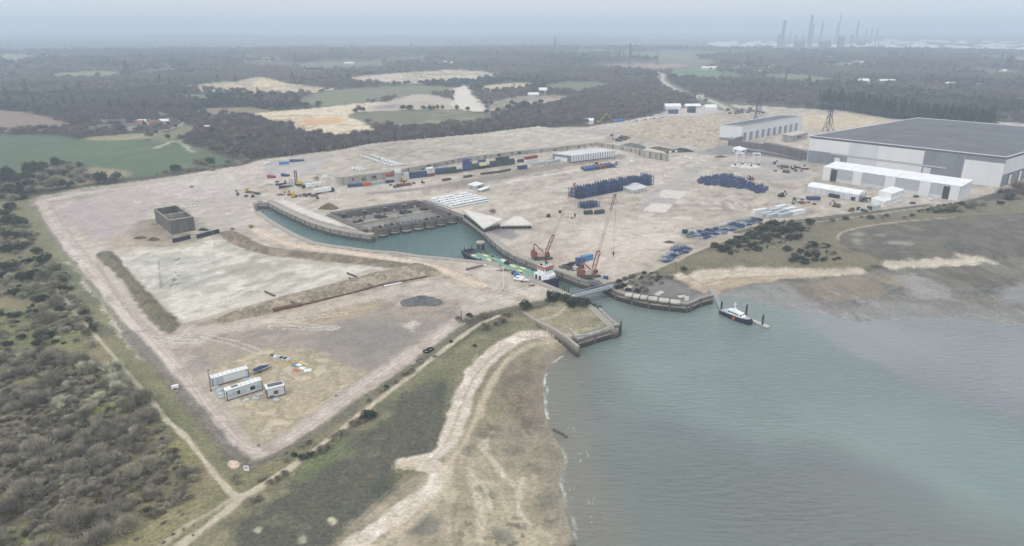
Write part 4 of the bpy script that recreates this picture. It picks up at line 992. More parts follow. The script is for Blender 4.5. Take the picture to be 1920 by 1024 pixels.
# massed growth as instances of the same plants
proto_col = bpy.data.collections.new('plant_kinds')
for i, me in enumerate(PR_TREE + []):
    pass
plist = PR_TREE[:6] + PR_BARE[:2] + PR_LICH[:4] + PR_GORSE[:1] + PR_EVER[:1] + PR_TREE[6:9]
remap = {0: 0, 1: 1, 2: 2, 3: 3, 4: 4, 5: 5, 6: 14, 7: 15, 8: 16}
def massed(name, items, label):
    me = bpy.data.meshes.new(name); n = len(items)
    arr = np.array([(a[0], a[1], a[2] - .15) for a in items], np.float32)
    me.vertices.add(n); me.vertices.foreach_set('co', arr.ravel())
    sa = me.attributes.new('grow', 'FLOAT_VECTOR', 'POINT'); hv = np.array([a[3] for a in items], np.float32)
    hk = np.random.default_rng(5).uniform(.8, 1.25, n).astype(np.float32)
    sa.data.foreach_set('vector', np.stack([hv, hv, hv * hk], 1).ravel())
    ra = me.attributes.new('turn', 'FLOAT', 'POINT'); ra.data.foreach_set('value', np.random.default_rng(6).uniform(0, 6.28, n).astype(np.float32))
    ia = me.attributes.new('sort', 'INT', 'POINT'); ia.data.foreach_set('value', np.array([a[4] for a in items], np.int32))
    o = bpy.data.objects.new(name, me); COL.objects.link(o); o['kind'] = 'stuff'; o['label'] = label
    ng = bpy.data.node_groups.new('growth', 'GeometryNodeTree')
    ng.interface.new_socket('Geometry', in_out='INPUT', socket_type='NodeSocketGeometry'); ng.interface.new_socket('Geometry', in_out='OUTPUT', socket_type='NodeSocketGeometry')
    N = ng.nodes.new; gi_, go_ = N('NodeGroupInput'), N('NodeGroupOutput')
    iop = N('GeometryNodeInstanceOnPoints'); ci = N('GeometryNodeCollectionInfo'); ci.inputs['Collection'].default_value = proto_col
    ci.inputs['Separate Children'].default_value = True; ci.inputs['Reset Children'].default_value = True
    iop.inputs['Pick Instance'].default_value = True
    def att(nm, dt):
        a = N('GeometryNodeInputNamedAttribute'); a.data_type = dt; a.inputs['Name'].default_value = nm; return a
    L = ng.links
    L.new(gi_.outputs[0], iop.inputs['Points']); L.new(ci.outputs[0], iop.inputs['Instance'])
    L.new(att('sort', 'INT').outputs['Attribute'], iop.inputs['Instance Index'])
    cb = N('ShaderNodeCombineXYZ'); L.new(att('turn', 'FLOAT').outputs['Attribute'], cb.inputs['Z']); L.new(cb.outputs[0], iop.inputs['Rotation'])
    L.new(att('grow', 'FLOAT_VECTOR').outputs['Attribute'], iop.inputs['Scale'])
    L.new(iop.outputs[0], go_.inputs[0])
    md = o.modifiers.new('growth', 'NODES'); md.node_group = ng
    return o
for i, me in enumerate(plist):
    o = bpy.data.objects.new('plant_%02d' % i, me); proto_col.objects.link(o)
near = [a for a in VEG_STUFF if math.hypot(a[0], a[1]) < 430 and a[1] < 420]
far = [a for a in VEG_STUFF if not (math.hypot(a[0], a[1]) < 430 and a[1] < 420)]
far = [(a[0], a[1], a[2], a[3], remap.get(a[4], a[4]) if math.hypot(a[0], a[1]) > 560 and a[4] < 9 and not (a[4] in (6, 7) and a[3] < 2) else a[4]) for a in far]
massed('undergrowth', near, 'low leafless scrub filling the thicket on the near left')
massed('woodland', far, 'grey brown winter woods covering the far country')
print('VEG', len(near), len(far))
# ------------------------------------------------------------------ placing helpers
def hgt(p, v):
    """height above datum at which a vertical through p shows at picture row v"""
    k = (512 - v) / F
    # yc = y*SP + dz*CP ; zc = y*CP - dz*SP ; yc = k zc
    dz = (k * p[1] * CP - p[1] * SP) / (CP + k * SP)
    return CAMZ + dz
def ppm(p): return F / (p[1] * CP - (p[2] - CAMZ) * SP)
def along(A, B, u):
    lo, hi = -.5, 1.5
    f = lambda t: float(proj(A[0] + (B[0] - A[0]) * t, A[1] + (B[1] - A[1]) * t, A[2])[0])
    for _ in range(50):
        m_ = (lo + hi) / 2
        if f(m_) < u: lo = m_
        else: hi = m_
    return lo
def head(a, b): return math.atan2(b[1] - a[1], b[0] - a[0])
def V3(p, z): return Vector((p[0], p[1], z))

# ------------------------------------------------------------------ materials
WHITE = paint_mat('white_cladding', (214, 216, 218), .55, .02, .12, dirt=(196, 197, 198), streaks=True)
PALE = paint_mat('pale_grey_cladding', (196, 200, 204), .55, .03, .12, dirt=(178, 180, 182), streaks=True)
MID = paint_mat('grey_cladding', (124, 130, 138), .6, .08, .2, dirt=(96, 98, 100), streaks=True)
ROOFG = paint_mat('dark_roof_sheet', (104, 107, 112), .85, .12, .05, dirt=(84, 86, 89), spec=.15)
ROOFW = paint_mat('white_roof_sheet', (226, 228, 228), .5, .05, .2, dirt=(180, 178, 172))
CONC = paint_mat('concrete', (168, 163, 154), .85, .16, .35, dirt=(96, 92, 84), streaks=True, bump=.2)
CONCD = paint_mat('dark_concrete', (108, 104, 100), .88, .2, .35, dirt=(70, 68, 64), streaks=True, bump=.2)
ROOFC = paint_mat('weathered_roof_concrete', (206, 202, 194), .85, .06, .3, dirt=(170, 166, 158))
CONCP = paint_mat('pale_concrete', (186, 182, 174), .85, .1, .3, dirt=(140, 136, 128))
DARK = paint_mat('dark_metal', (58, 58, 60), .6, .2, .5)
GLASS = paint_mat('dark_glass', (40, 46, 52), .15, .05, .3, spec=.5)
RUST = paint_mat('rusty_steel', (112, 84, 68), .85, .3, .8, dirt=(70, 54, 46))
WOODM = paint_mat('weathered_timber', (94, 88, 78), .9, .25, 1.2)
TYRE = paint_mat('rubber', (38, 37, 36), .85, .15, 2)
BLUE = paint_mat('blue_paint', (54, 74, 118), .5, .16, .5, dirt=(70, 74, 88), obj_var=.4)
LBLUE = paint_mat('light_blue_paint', (82, 128, 178), .5, .12, .5)
NAVY = paint_mat('navy_paint', (36, 48, 66), .5, .15, .6, dirt=(50, 50, 52))
RED = paint_mat('red_paint', (150, 62, 58), .55, .14, .6, dirt=(110, 70, 62))
ORANGE = paint_mat('orange_paint', (184, 96, 72), .55, .14, .6)
MAROON = paint_mat('maroon_paint', (116, 74, 72), .55, .14, .6)
GREEN = paint_mat('dark_green_paint', (58, 76, 74), .6, .14, .6, obj_var=.2)
KHAKI = paint_mat('drab_paint', (82, 82, 70), .65, .16, .6, obj_var=.15)
GREY = paint_mat('grey_paint', (168, 174, 178), .55, .1, .5, obj_var=.08)
CARW = paint_mat('white_car_paint', (224, 226, 228), .3, .03, .5, spec=.5)
YELLOW = paint_mat('yellow_plant_paint', (196, 164, 72), .5, .14, .8, dirt=(120, 100, 60))
DECK = paint_mat('green_deck', (118, 158, 138), .7, .14, .5, dirt=(100, 116, 104))
PALEY = paint_mat('pale_yellow_board', (214, 214, 150), .7, .1, .6)
CRED = paint_mat('crane_red', (134, 82, 78), .55, .14, .6, dirt=(120, 80, 74), obj_var=.05)
CBOOM = paint_mat('faded_boom_paint', (204, 188, 172), .6, .14, .3, dirt=(150, 100, 90))
SHEETG = paint_mat('grey_board', (176, 184, 190), .6, .1, 1.0)
GRAVEL = paint_mat('dark_stone', (104, 104, 106), .95, .3, .9, bump=.6)
SPOIL = paint_mat('brown_scrap', (112, 96, 78), .95, .35, .8, dirt=(60, 54, 48), bump=.6)

def quay_material():
    m, nt, b = new_mat('quay_concrete'); L = nt.links
    geo = node(nt, 'ShaderNodeNewGeometry'); sx = node(nt, 'ShaderNodeSeparateXYZ'); L.new(geo.outputs['Position'], sx.inputs[0])
    mp = node(nt, 'ShaderNodeMapping'); mp.inputs['Scale'].default_value = (1, 1, .25); L.new(geo.outputs['Position'], mp.inputs['Vector'])
    n = node(nt, 'ShaderNodeTexNoise', Scale=.5, Detail=6.0, Roughness=.7); L.new(mp.outputs[0], n.inputs['Vector'])
    ad = node(nt, 'ShaderNodeMath', operation='MULTIPLY_ADD'); ad.inputs[1].default_value = 2.4; L.new(n.outputs['Fac'], ad.inputs[0]); L.new(sx.outputs['Z'], ad.inputs[2])
    cr = node(nt, 'ShaderNodeValToRGB'); e = cr.color_ramp.elements
    mr = node(nt, 'ShaderNodeMapRange'); mr.inputs[1].default_value = 0; mr.inputs[2].default_value = 7; L.new(ad.outputs[0], mr.inputs[0])
    e[0].position = .22; e[0].color = (*S(58, 58, 50), 1); e[1].position = .92; e[1].color = (*S(160, 154, 144), 1)
    k = e.new(.45); k.color = (*S(88, 84, 74), 1); k = e.new(.6); k.color = (*S(126, 120, 110), 1)
    L.new(mr.outputs[0], cr.inputs['Fac']); L.new(cr.outputs[0], b.inputs['Base Color']); b.inputs['Roughness'].default_value = .85
    bp = node(nt, 'ShaderNodeBump', Strength=.4, Distance=.2); L.new(n.outputs['Fac'], bp.inputs['Height']); L.new(bp.outputs[0], b.inputs['Normal'])
    return m
QUAY = quay_material()
QUAYD = quay_material(); QUAYD.name = 'dark_quay_concrete'
for e_ in [n for n in QUAYD.node_tree.nodes if n.type == 'VALTORGB'][0].color_ramp.elements: e_.color = tuple(c * .62 for c in e_.color[:3]) + (1,)

# ------------------------------------------------------------------ quay walls
def offset(pts, d):
    n = len(pts); out = []
    for i in range(n):
        a = pts[max(i - 1, 0)]; b = pts[min(i + 1, n - 1)]
        if 0 < i < n - 1:
            e0 = np.array(pts[i]) - pts[i - 1]; e1 = np.array(pts[i + 1]) - pts[i]
            e0 = e0 / np.linalg.norm(e0); e1 = e1 / np.linalg.norm(e1)
            t = e0 + e1; t /= np.linalg.norm(t); k = 1 / max(.5, abs(t @ e0))
        else:
            t = np.array(b) - a; t = t / np.linalg.norm(t); k = 1
        out.append((pts[i][0] - t[1] * d * k, pts[i][1] + t[0] * d * k))
    return out
def strip(mb, pts, thick, z0, z1):
    """solid wall along a line; thick > 0 grows to the left of the walking direction"""
    o = offset(pts, thick)
    n = len(pts); vs = []
    for p, q in zip(pts, o): vs += [(p[0], p[1], z0), (p[0], p[1], z1), (q[0], q[1], z1), (q[0], q[1], z0)]
    fs = []
    for i in range(n - 1):
        a, b = 4 * i, 4 * i + 4
        for k in range(4): fs.append((a + k, a + (k + 1) % 4, b + (k + 1) % 4, b + k))
    fs += [(0, 1, 2, 3)[::-1], tuple(4 * (n - 1) + k for k in range(4))]
    mb.add(vs, fs)
def land_side(pts):
    i = len(pts) // 2; a, b = np.array(pts[i - 1]), np.array(pts[i]); m_ = (a + b) / 2
    t = (b - a) / np.linalg.norm(b - a); nrm = np.array([-t[1], t[0]])
    return 1.0 if sdf(P_WATER, [m_[0] + nrm[0] * 2], [m_[1] + nrm[1] * 2], 20)[0] < 0 else -1.0
def resample(pts, step):
    out = [tuple(pts[0])]
    for a, b in zip(pts[:-1], pts[1:]):
        a = np.array(a); b = np.array(b); n = max(1, int(np.linalg.norm(b - a) / step))
        for k in range(1, n + 1): out.append(tuple(a + (b - a) * k / n))
    return out
def quay(s, label, cap=3.8, top=4.75, ribs=0.0, rail=True, lip=.5, mat=None):
    pts = [tuple(p) for p in W(s)]
    sg = land_side(pts); e = MB()
    strip(e, pts, sg * cap, -2.5, top)
    root = e.build('quay_wall', mat or QUAY); tag(root, label, 'quay wall')
    if lip:
        l = MB(); strip(l, offset(pts, -sg * .12), sg * .75, top - .35, top + .22); l.build('coping', CONC, root)
    if ribs:
        r_ = MB()
        for p, q in zip(resample(pts, ribs)[:-1], resample(pts, ribs)[1:]):
            h_ = head(p, q); c_ = offset([p, q], -sg * .18)[0]
            r_.box((c_[0], c_[1], 1.0), (.7, .5, 6.6), h_)
        r_.build('fender', CONCD, root)
        w_ = MB(); strip(w_, offset(pts, -sg * .1), sg * .3, 2.3, 2.9); w_.build('waling', CONC, root)
    return root
quay(JETTY_L_SEA, 'stepped concrete sea wall round the tip of the grassy jetty', ribs=9, mat=QUAYD)
quay(QUAY_S, 'low earth topped quay edge on the near side of the basin', cap=3.6, top=4.6, lip=0)
quay(QUAY_N, 'curved concrete quay wall on the far side of the narrow basin arm', ribs=7)
quay("862,419,0 868,419,0 880,427,0 900,442,0 920,462,0 940,480,0 965,495,0 1010,513,0 1054,527,0 1085,539,0 1106,545,0", 'long curved quay wall below the two red cranes', ribs=7, cap=4.5)
quay("1104,544,0 1112,541,0 1122,541,0 1131,549,0", 'short corner wall of the slipway behind the footbridge', lip=0)
quay("1131,549,0 1154,563,0 1185,572,0 1216,579,0 1255,584,0 1287,587,0 1294,585,0 1313,576,0 1336,570,0", 'weathered dark sea wall of the derelict jetty with open bays', ribs=5.5, cap=3.8, mat=QUAYD)
quay("480,378,0 484,392,0", 'blunt concrete end wall of the basin arm', lip=0)
# wall between the left beach and the grassy jetty
m_ = MB(); pts = [tuple(p) for p in W("980,588 1000,601 1035,618 1060,634 1082,652", 4.4)]
strip(m_, pts, 1.2, -1.5, 5.0); w_ = m_.build('beach_wall', QUAY); tag(w_, 'grey wall holding the grassy jetty above the shingle beach', 'wall')
m_ = MB(); pts = [tuple(p) for p in W("1066,618 1078,632 1100,631 1130,622 1158,610", 4.6)]
strip(m_, pts, 1.0, 3.5, 5.3); w_ = m_.build('jetty_parapet', CONC); tag(w_, 'curved pale inner parapet on the tip of the grassy jetty', 'wall')
m_ = MB(); pts = [tuple(p) for p in W("1122,580 1130,588 1140,598 1158,612", 4.6)]
strip(m_, pts, .8, 3.5, 5.4); w_ = m_.build('jetty_edge_wall', CONC); tag(w_, 'pale low wall along the channel edge of the grassy jetty', 'wall')
for k, (u, v) in enumerate(((1150, 633), (1154, 632), (1158, 631), (1161, 628), (1161, 624))):
    x, y = G(u, v, 0); b = MB(); b.cyl((0, 0, -2), (0, 0, 5.6), .38, .34, 8)
    tag(b.build('fender_pile', WOODM, None, (float(x) + .5, float(y) - .5, 0)), 'dark timber fender pile against the tip of the grassy jetty', 'pile', 'fender piles at the jetty tip')

CAIS = paint_mat('sooty_concrete', (82, 80, 78), .9, .2, .5)
# caissons along the pump house
yawc = head(at(705, 440), at(846, 412))
for k, (u, v) in enumerate(((716, 446), (738, 441), (760, 437.5), (783, 434), (804, 430.5), (825, 426), (846, 421.5))):
    x, y = G(u, v, 0); x, y = float(x), float(y) + 3.2
    e = empty('caisson', (x, y, 0), yawc, None, None)
    cage = k in (2, 3)
    tag(e, ('round concrete caisson with a wire cage on top, %s of the two' % ('nearer' if k == 2 else 'farther')) if cage else
        'round concrete caisson pier in the row along the basin', 'caisson', None if cage else 'plain caissons in the row along the basin')
    b = MB(); b.cyl((0, 0, -2.5), (0, 0, 4.4), 3.7, 3.7, 24); b.box((0, 4.2, 1), (6.0, 8.4, 6.8)); b.build('pier', QUAYD, e)
    b = MB(); b.cyl((0, 0, 4.4), (0, 0, 4.9), 3.95, 3.95, 24, True); b.cyl((0, 0, 4.9), (0, 0, 5.7), 3.5, 2.6, 24); b.box((0, 4.4, 4.7), (6.2, 7.6, .55)); b.build('deck', CAIS, e)
    b = MB(); b.cyl((0, 0, 1.4), (0, 0, 2.2), 3.85, 3.85, 24, False); b.build('band', CONC if k not in (2, 3) else CONCP, e)
    if cage:
        b = MB()
        for i in range(14):
            a = 2 * math.pi * i / 14; b.bar((3.4 * math.cos(a), 3.4 * math.sin(a), 5), (3.3 * math.cos(a), 3.3 * math.sin(a), 10.5), .09)
        for z in (6.5, 8.5, 10.5):
            for i in range(14):
                a, c = 2 * math.pi * i / 14, 2 * math.pi * (i + 1) / 14; b.bar((3.35 * math.cos(a), 3.35 * math.sin(a), z), (3.35 * math.cos(c), 3.35 * math.sin(c), z), .07)
        b.build('cage', GREY, e)
    else:
        b = MB(); b.box((-.6, 1.6, 6), (1.6, 1.2, 1.6)); b.cyl((-.6, 1.6, 6.6), (-.6, 1.6, 8), .25, .2, 8); b.build('winch', DARK, e)
x, y = G(690, 452, 0)
b = MB(); P4 = [tuple(p) for p in W("655,449,0 700,455,0 704,449,0 700,440,4.5 664,436,4.5")]; b.prism(P4, -2, 5.3)
o = b.build('pier_head', QUAY); tag(o, 'blunt concrete pier head beside the row of caissons', 'pier')
# pump house wall
pts = [tuple(p) for p in W("624,402 787,378", 4.5)]; sg = 1
h_ = head(*pts)
e = empty('pump_house_wall', (0, 0, 0), 0, 'dark stained concrete wall of the sunken pump house behind the caissons', 'wall')
b = MB(); strip(b, pts, 5.5, -.5, 5.0); b.build('wall', CONCD, e)
L_ = math.hypot(pts[1][0] - pts[0][0], pts[1][1] - pts[0][1])
for k in range(13):
    t = (k + .5) / 13; p = np.array(pts[0]) + (np.array(pts[1]) - pts[0]) * t; q = offset([pts[0], pts[1]], -.3)[0] - np.array(pts[0])
    b = MB()
    if k % 3 == 1:
        b.box((p[0] + q[0] * .2, p[1] + q[1] * .2, 2.2), (2.6, .5, 2.4), h_); b.build('opening', DARK, e)
        b = MB(); b.box((p[0] + q[0] * 1.5, p[1] + q[1] * 1.5, 3.9), (3.2, .9, .5), h_); b.build('lintel', CONC, e)
    else: b.box((p[0] + q[0], p[1] + q[1], 2.2), (.8, .7, 4.6), h_); b.build('buttress', CONCD, e)
b = MB(); pts2 = [tuple(p) for p in W("787,378 862,408", 4.5)]; strip(b, pts2, 5.0, -.5, 4.9); tag(b.build('pump_house_end_wall', CONCD), 'sloping end wall of the sunken pump house beside the white vans', 'wall')
b = MB(); pts2 = [tuple(p) for p in W("690,430 624,402", 4.5)]; strip(b, pts2, 5.0, -.5, 4.9); tag(b.build('pump_house_side_wall', CONCD), 'side wall of the sunken pump house next to the pale quay apron', 'wall')
for k, (u, v) in enumerate(((672, 418), (716, 408), (760, 400), (800, 393))):
    p = at(u, v); b = MB(); rg = random.Random(k)
    for i in range(16):
        b.box((rg.uniform(-4, 4), rg.uniform(-3, 3), rg.uniform(.3, 1.6)), (rg.uniform(.6, 2.2), rg.uniform(.5, 1.2), rg.uniform(.5, 1.4)), rg.uniform(0, 3))
    tag(b.build('rubble_mound', DARK, None, p, yawc), 'dark heap of broken machinery on the pump house floor', 'rubble', 'dark heaps on the pump house floor')

for k, (u0, v0, u1, v1, h2) in enumerate(((648, 424, 836, 391, 1.2), (690, 434, 850, 407, 2.2))):
    A, B = [Vector((*map(float, G(u_, v_, 1.0)), .3)) for u_, v_ in ((u0, v0), (u1, v1))]
    b = MB(); strip(b, [(A.x, A.y), (B.x, B.y)], 1.0, -.4, .3 + h2); tag(b.build('floor_wall', CONC), ('low concrete kerb across the middle of the pump house floor', 'low concrete wall on the pump house floor just behind the caissons')[k], 'wall')
for k in range(9):
    A = Vector((*map(float, G(664 + k * 19, 412 - k * 3.4, 1.0)), .2)); b = MB(); b.box((0, 0, 1.2), (1.0, 1.0, 2.6)); b.box((0, 0, 2.7), (1.6, 1.4, .4)); tag(b.build('concrete_stub', CONCD if k % 2 else CONC, None, A, yawc), 'broken concrete pillar stub standing on the pump house floor', 'pillar', 'pillar stubs on the pump house floor')
# retaining wall between the container yard and the terrace
e = empty('retaining_wall', (0, 0, 0), 0, 'long stained concrete retaining wall behind the row of containers', 'wall')
top = [tuple(p) for p in W("593,339,5 641,332 720,323 780,312 870,295 960,284 1040,276 1119,267", 11.2)]
b = MB(); strip(b, top, 5.5, 3.0, 11.2); b.build('wall', CONC, e)
b = MB(); strip(b, offset(top, -.25), 1.2, 10.6, 11.5); b.build('coping', CONCP, e)
rs = resample(top, 7.5); rg = random.Random(2)
for i in range(3, len(rs) - 1):
    h_ = head(rs[i - 1], rs[i]); q = offset(rs[i - 1:i + 1], -.3)[1]
    if i % 4 == 0 or rg.random() < .3:
        b = MB(); b.box((q[0], q[1], rg.choice([8.2, 9.2, 7.5])), (rg.uniform(1.6, 4.2), .5, rg.uniform(1.6, 3.2)), h_); b.build('recess', CONCD if i % 3 else DARK, e)
    else:
        b = MB(); b.box((q[0], q[1], 7.2), (.7, .6, 7.6), h_); b.build('buttress', CONC if i % 2 else CONCD, e)
e = empty('wing_wall', (0, 0, 0), 0, 'pale concrete wing wall with dark buttresses behind the white ribbed store', 'wall')
top = [tuple(p) for p in W("1119,267 1160,273 1200,281 1250,289", 11.2)]
b = MB(); strip(b, top, 3.0, 2.5, 11.2); b.build('wall', CONC, e)
rs = resample(top, 6)
for i in range(1, len(rs)):
    q = offset(rs[i - 1:i + 1], -.4)[1]; b = MB(); b.box((q[0], q[1], 7), (.9, .9, 8), head(rs[i - 1], rs[i])); b.build('buttress', CONCD if i % 2 else CONC, e)
b = MB(); b.prism([tuple(p) for p in W("1202,281 1250,289 1246,284 1215,277", 11.2)], 2.5, 11.0); b.build('platform', CONCP, e)

# ------------------------------------------------------------------ buildings
def frame_of(A, B):
    """local frame: origin A, x along A->B"""
    return head(A, B), math.hypot(B[0] - A[0], B[1] - A[1])
def para(A, B, C): return [(A[0], A[1]), (B[0], B[1]), (C[0], C[1]), (A[0] + C[0] - B[0], A[1] + C[1] - B[1])]
def loc(poly, o): return [(p[0] - o[0], p[1] - o[1]) for p in poly]
def face_box(mb, A, B, t0, t1, z0, z1, proud, side=-1, deep=.3):
    """box lying on the vertical face A->B, standing `proud` in front of it"""
    a = np.array(A[:2]); b = np.array(B[:2]); d = (b - a) / np.linalg.norm(b - a); n = np.array([-d[1], d[0]]) * side
    p = a + (b - a) * (t0 + t1) / 2 + n * (proud - deep / 2)
    mb.box((p[0], p[1], (z0 + z1) / 2), (np.linalg.norm(b - a) * (t1 - t0), deep, z1 - z0), math.atan2(d[1], d[0]))
# the great shed
A, B = at(1512, 303), at(1874, 352)
H = hgt(A, 256) - A.z
xb, yb = G(1721, 222, A.z + H); D_ = np.array([float(xb), float(yb)]); dep = D_ - np.array(A[:2])
xc, yc = B[0] + dep[0], B[1] + dep[1]
C_ = Vector((xc, yc, A.z))
o = Vector((A.x, A.y, A.z)); lA = (0, 0); lB = (B.x - A.x, B.y - A.y); lC = (xc - A.x, yc - A.y); lD = tuple(dep)
e = empty('great_shed', o, 0, 'enormous grey and white industrial shed with a flat dark roof', 'industrial shed')
foot = [lA, lB, lC, lD]
b = MB(); b.prism(foot, -.5, H); b.build('wall', PALE, e)
b = MB(); b.prism([tuple(np.array(p) * 1.0 + (np.array(p) - np.mean(foot, 0)) * .004) for p in foot], H + .003, H + .5); rf = b.build('roof', ROOFG, e)
b = MB(); cl = foot + [foot[0]]
for p, q in zip(cl[:-1], cl[1:]): b.bar((p[0], p[1], H + .75), (q[0], q[1], H + .75), .7, .5)
b.build('parapet', ROOFW, rf)
b = MB()
for k in range(1, 24):
    t = k / 24; p = np.array(lA) + (np.array(lB) - lA) * t; q = p + np.array(lD); b.bar((p[0], p[1], H + .55), (q[0], q[1], H + .55), .35, .12)
b.build('roof_seam', ROOFG, rf)
tt = lambda u: along(A, B, u)
def panel(u0, u1, f0, f1, m_, nm='wall_panel', proud=.08):
    b = MB(); face_box(b, lA, lB, tt(u0), tt(u1), H * f0, H * f1, proud); return b.build(nm, m_, e)
panel(1513, 1586, -.01, .46, MID); panel(1587, 1639.5, 0, .93, PALE, proud=.06); panel(1640, 1724.5, 0, .93, WHITE)
panel(1725, 1799.5, 0, .935, MID, proud=.07); panel(1800, 1873, 0, .80, WHITE)
panel(1800, 1874, .805, .935, MID, proud=.075); panel(1513, 1874, .94, 1.0, ROOFG, 'eave_shade', .12); panel(1513, 1586.5, .465, .93, WHITE)  # top strip in roof colour is the eave shadow, put in as a panel
panel(1554, 1770, .40, .455, GREY, 'canopy', .5)
panel(1563, 1573, 0, .3, WHITE, 'door', .3); panel(1728, 1742, 0, .36, PALE, 'door', .3)
for f0, f1, m_, nm in ((.02, .42, MID, 'end_panel'), (.43, .93, WHITE, 'end_panel'), (.94, 1.0, ROOFG, 'end_eave_shade')):  # last strip carries the painted eave shadow round the end wall
    b = MB(); face_box(b, lB, lC, 0.003, .999, H * f0, H * f1, .09); b.build(nm, m_, e)
for t in (.07, .17, .27, .37, .47, .57):
    b = MB(); face_box(b, lB, lC, t, t + .025, 0, H * .36, .3); d_ = b.build('door', WHITE, e)
    b = MB(); face_box(b, lB, lC, t - .008, t + .033, 0, H * .40, .2); b.build('frame', DARK, d_)

# the long white shed in front
A, B, C_ = at(1541, 337), at(1796, 377), at(1811, 371)
H = hgt(B, 350) - B.z
o = Vector(A); e = empty('long_shed', o, 0, 'long low white shed with two dark open doorways in front of the great shed', 'shed')
q = lambda p: (p[0] - A.x, p[1] - A.y)
dpt = (np.array(C_[:2]) - np.array(B[:2])); dpt = dpt / np.linalg.norm(dpt) * max(22, np.linalg.norm(dpt))
lA, lB = (0, 0), q(B); lC = tuple(np.array(lB) + dpt); lD = tuple(dpt); foot = [lA, lB, lC, lD]
b = MB(); b.prism(foot, -.5, H); b.build('wall', GREY, e)
b = MB(); b.prism([tuple(np.array(p) + (np.array(p) - np.mean(foot, 0)) * .012) for p in foot], H + .004, [H + .3, H + .3, H + 2.2, H + 2.2][0:4] if True else 0); b.build('roof', ROOFW, e)
tt = lambda u: along(A, B, u)
for u0, u1, nm, m_, f, pr in ((1541.5, 1555, 'bay', WHITE, .99, .5), (1556, 1567, 'open_door', DARK, .9, .12), (1597, 1614, 'bay', WHITE, .99, .9), (1657, 1676, 'bay', WHITE, .99, .9), (1721, 1741, 'bay', WHITE, .99, .9), (1778, 1795.5, 'bay', WHITE, .99, .5), (1765, 1777, 'open_door', DARK, .88, .12), (1690, 1693, 'door', PALE, .3, .15), (1638, 1640, 'door', PALE, .3, .15)):
    b = MB(); face_box(b, lA, lB, tt(u0), tt(u1), 0, H * f, pr, deep=max(.3, pr)); b.build(nm, m_, e)
b = MB(); face_box(b, lA, lB, .02, .985, 0, H * .22, .06); b.build('plinth', PALE, e)
b = MB(); face_box(b, lB, lC, .02, .98, 0, H * .985, .1); b.build('end_panel', WHITE, e)

# the small barrel-roofed shed
A, B = at(1513, 361), at(1609, 378); h_, L_ = frame_of(A, B)
H = hgt(A, 350) - A.z
e = empty('barrel_shed', A, h_, 'small pale shed with a curved white roof near the stacked cabins', 'shed')
wd_ = 13; b = MB(); b.box((L_ / 2, wd_ / 2, H / 2), (L_, wd_, H)); b.build('wall', PALE, e)
b = MB(); nseg = 10; prof = [(wd_ / 2 - (wd_ / 2 + .3) * math.cos(math.pi * i / nseg), H + .02 + 2.6 * math.sin(math.pi * i / nseg)) for i in range(nseg + 1)]
vs = [(-.3, p[0], p[1]) for p in prof] + [(L_ + .3, p[0], p[1]) for p in prof]; n = nseg + 1
b.add(vs, [(i, i + 1, n + i + 1, n + i) for i in range(nseg)] + [tuple(range(n))[::-1], tuple(range(n, 2 * n)), (0, n, 2 * n - 1, n - 1)]); b.build('roof', ROOFW, e)
b = MB(); b.box((L_ * .9, -.05, H * .3), (3, .3, H * .6)); b.build('door', DARK, e)
for k in range(9):
    b = MB(); b.box((L_ * (k + .5) / 9, -.08, H / 2), (.3, .2, H)); b.build('rib', GREY, e)
# dark frames stacked by it
p = at(1620, 379); b = MB(); rg = random.Random(8)
for i in range(26): b.bar((rg.uniform(-4, 5), rg.uniform(-3, 3), rg.uniform(.2, 4)), (rg.uniform(-4, 5), rg.uniform(-3, 3), rg.uniform(.2, 4.6)), .28)
tag(b.build('steel_heap', DARK, None, p), 'tangle of dark steel frames at the end of the barrel roofed shed', 'scrap steel')

# stacked white site cabins
A, B, C_ = at(1632, 382), at(1656, 389), at(1692, 375); o = Vector(A)
e = empty('cabin_block', o, 0, 'bright white two storey block of stacked site cabins with rows of small windows', 'site cabins')
q = lambda p: np.array((p[0] - A.x, p[1] - A.y)); lA, lB, lC = np.zeros(2), q(B), q(C_); lD = lA + lC - lB
b = MB(); b.prism([tuple(p) for p in (lA, lB, lC, lD)], 0, 4.2); b.build('lower_storey', ROOFW, e)
up = [lA + (lD - lA) * .34, lB + (lC - lB) * .34, lC, lD]
b = MB(); b.prism([tuple(p) for p in up], 4.203, 8.2); b.build('upper_storey', ROOFW, e)
for k in range(9):
    b = MB(); face_box(b, tuple(lB), tuple(lC), (k + .35) / 9, (k + .6) / 9, 1.6, 2.7, .06); b.build('window', GLASS, e)
for k in range(6):
    b = MB(); face_box(b, tuple(up[1]), tuple(lC), (k + .35) / 6, (k + .6) / 6, 5.8, 6.9, .06); b.build('window', GLASS, e)

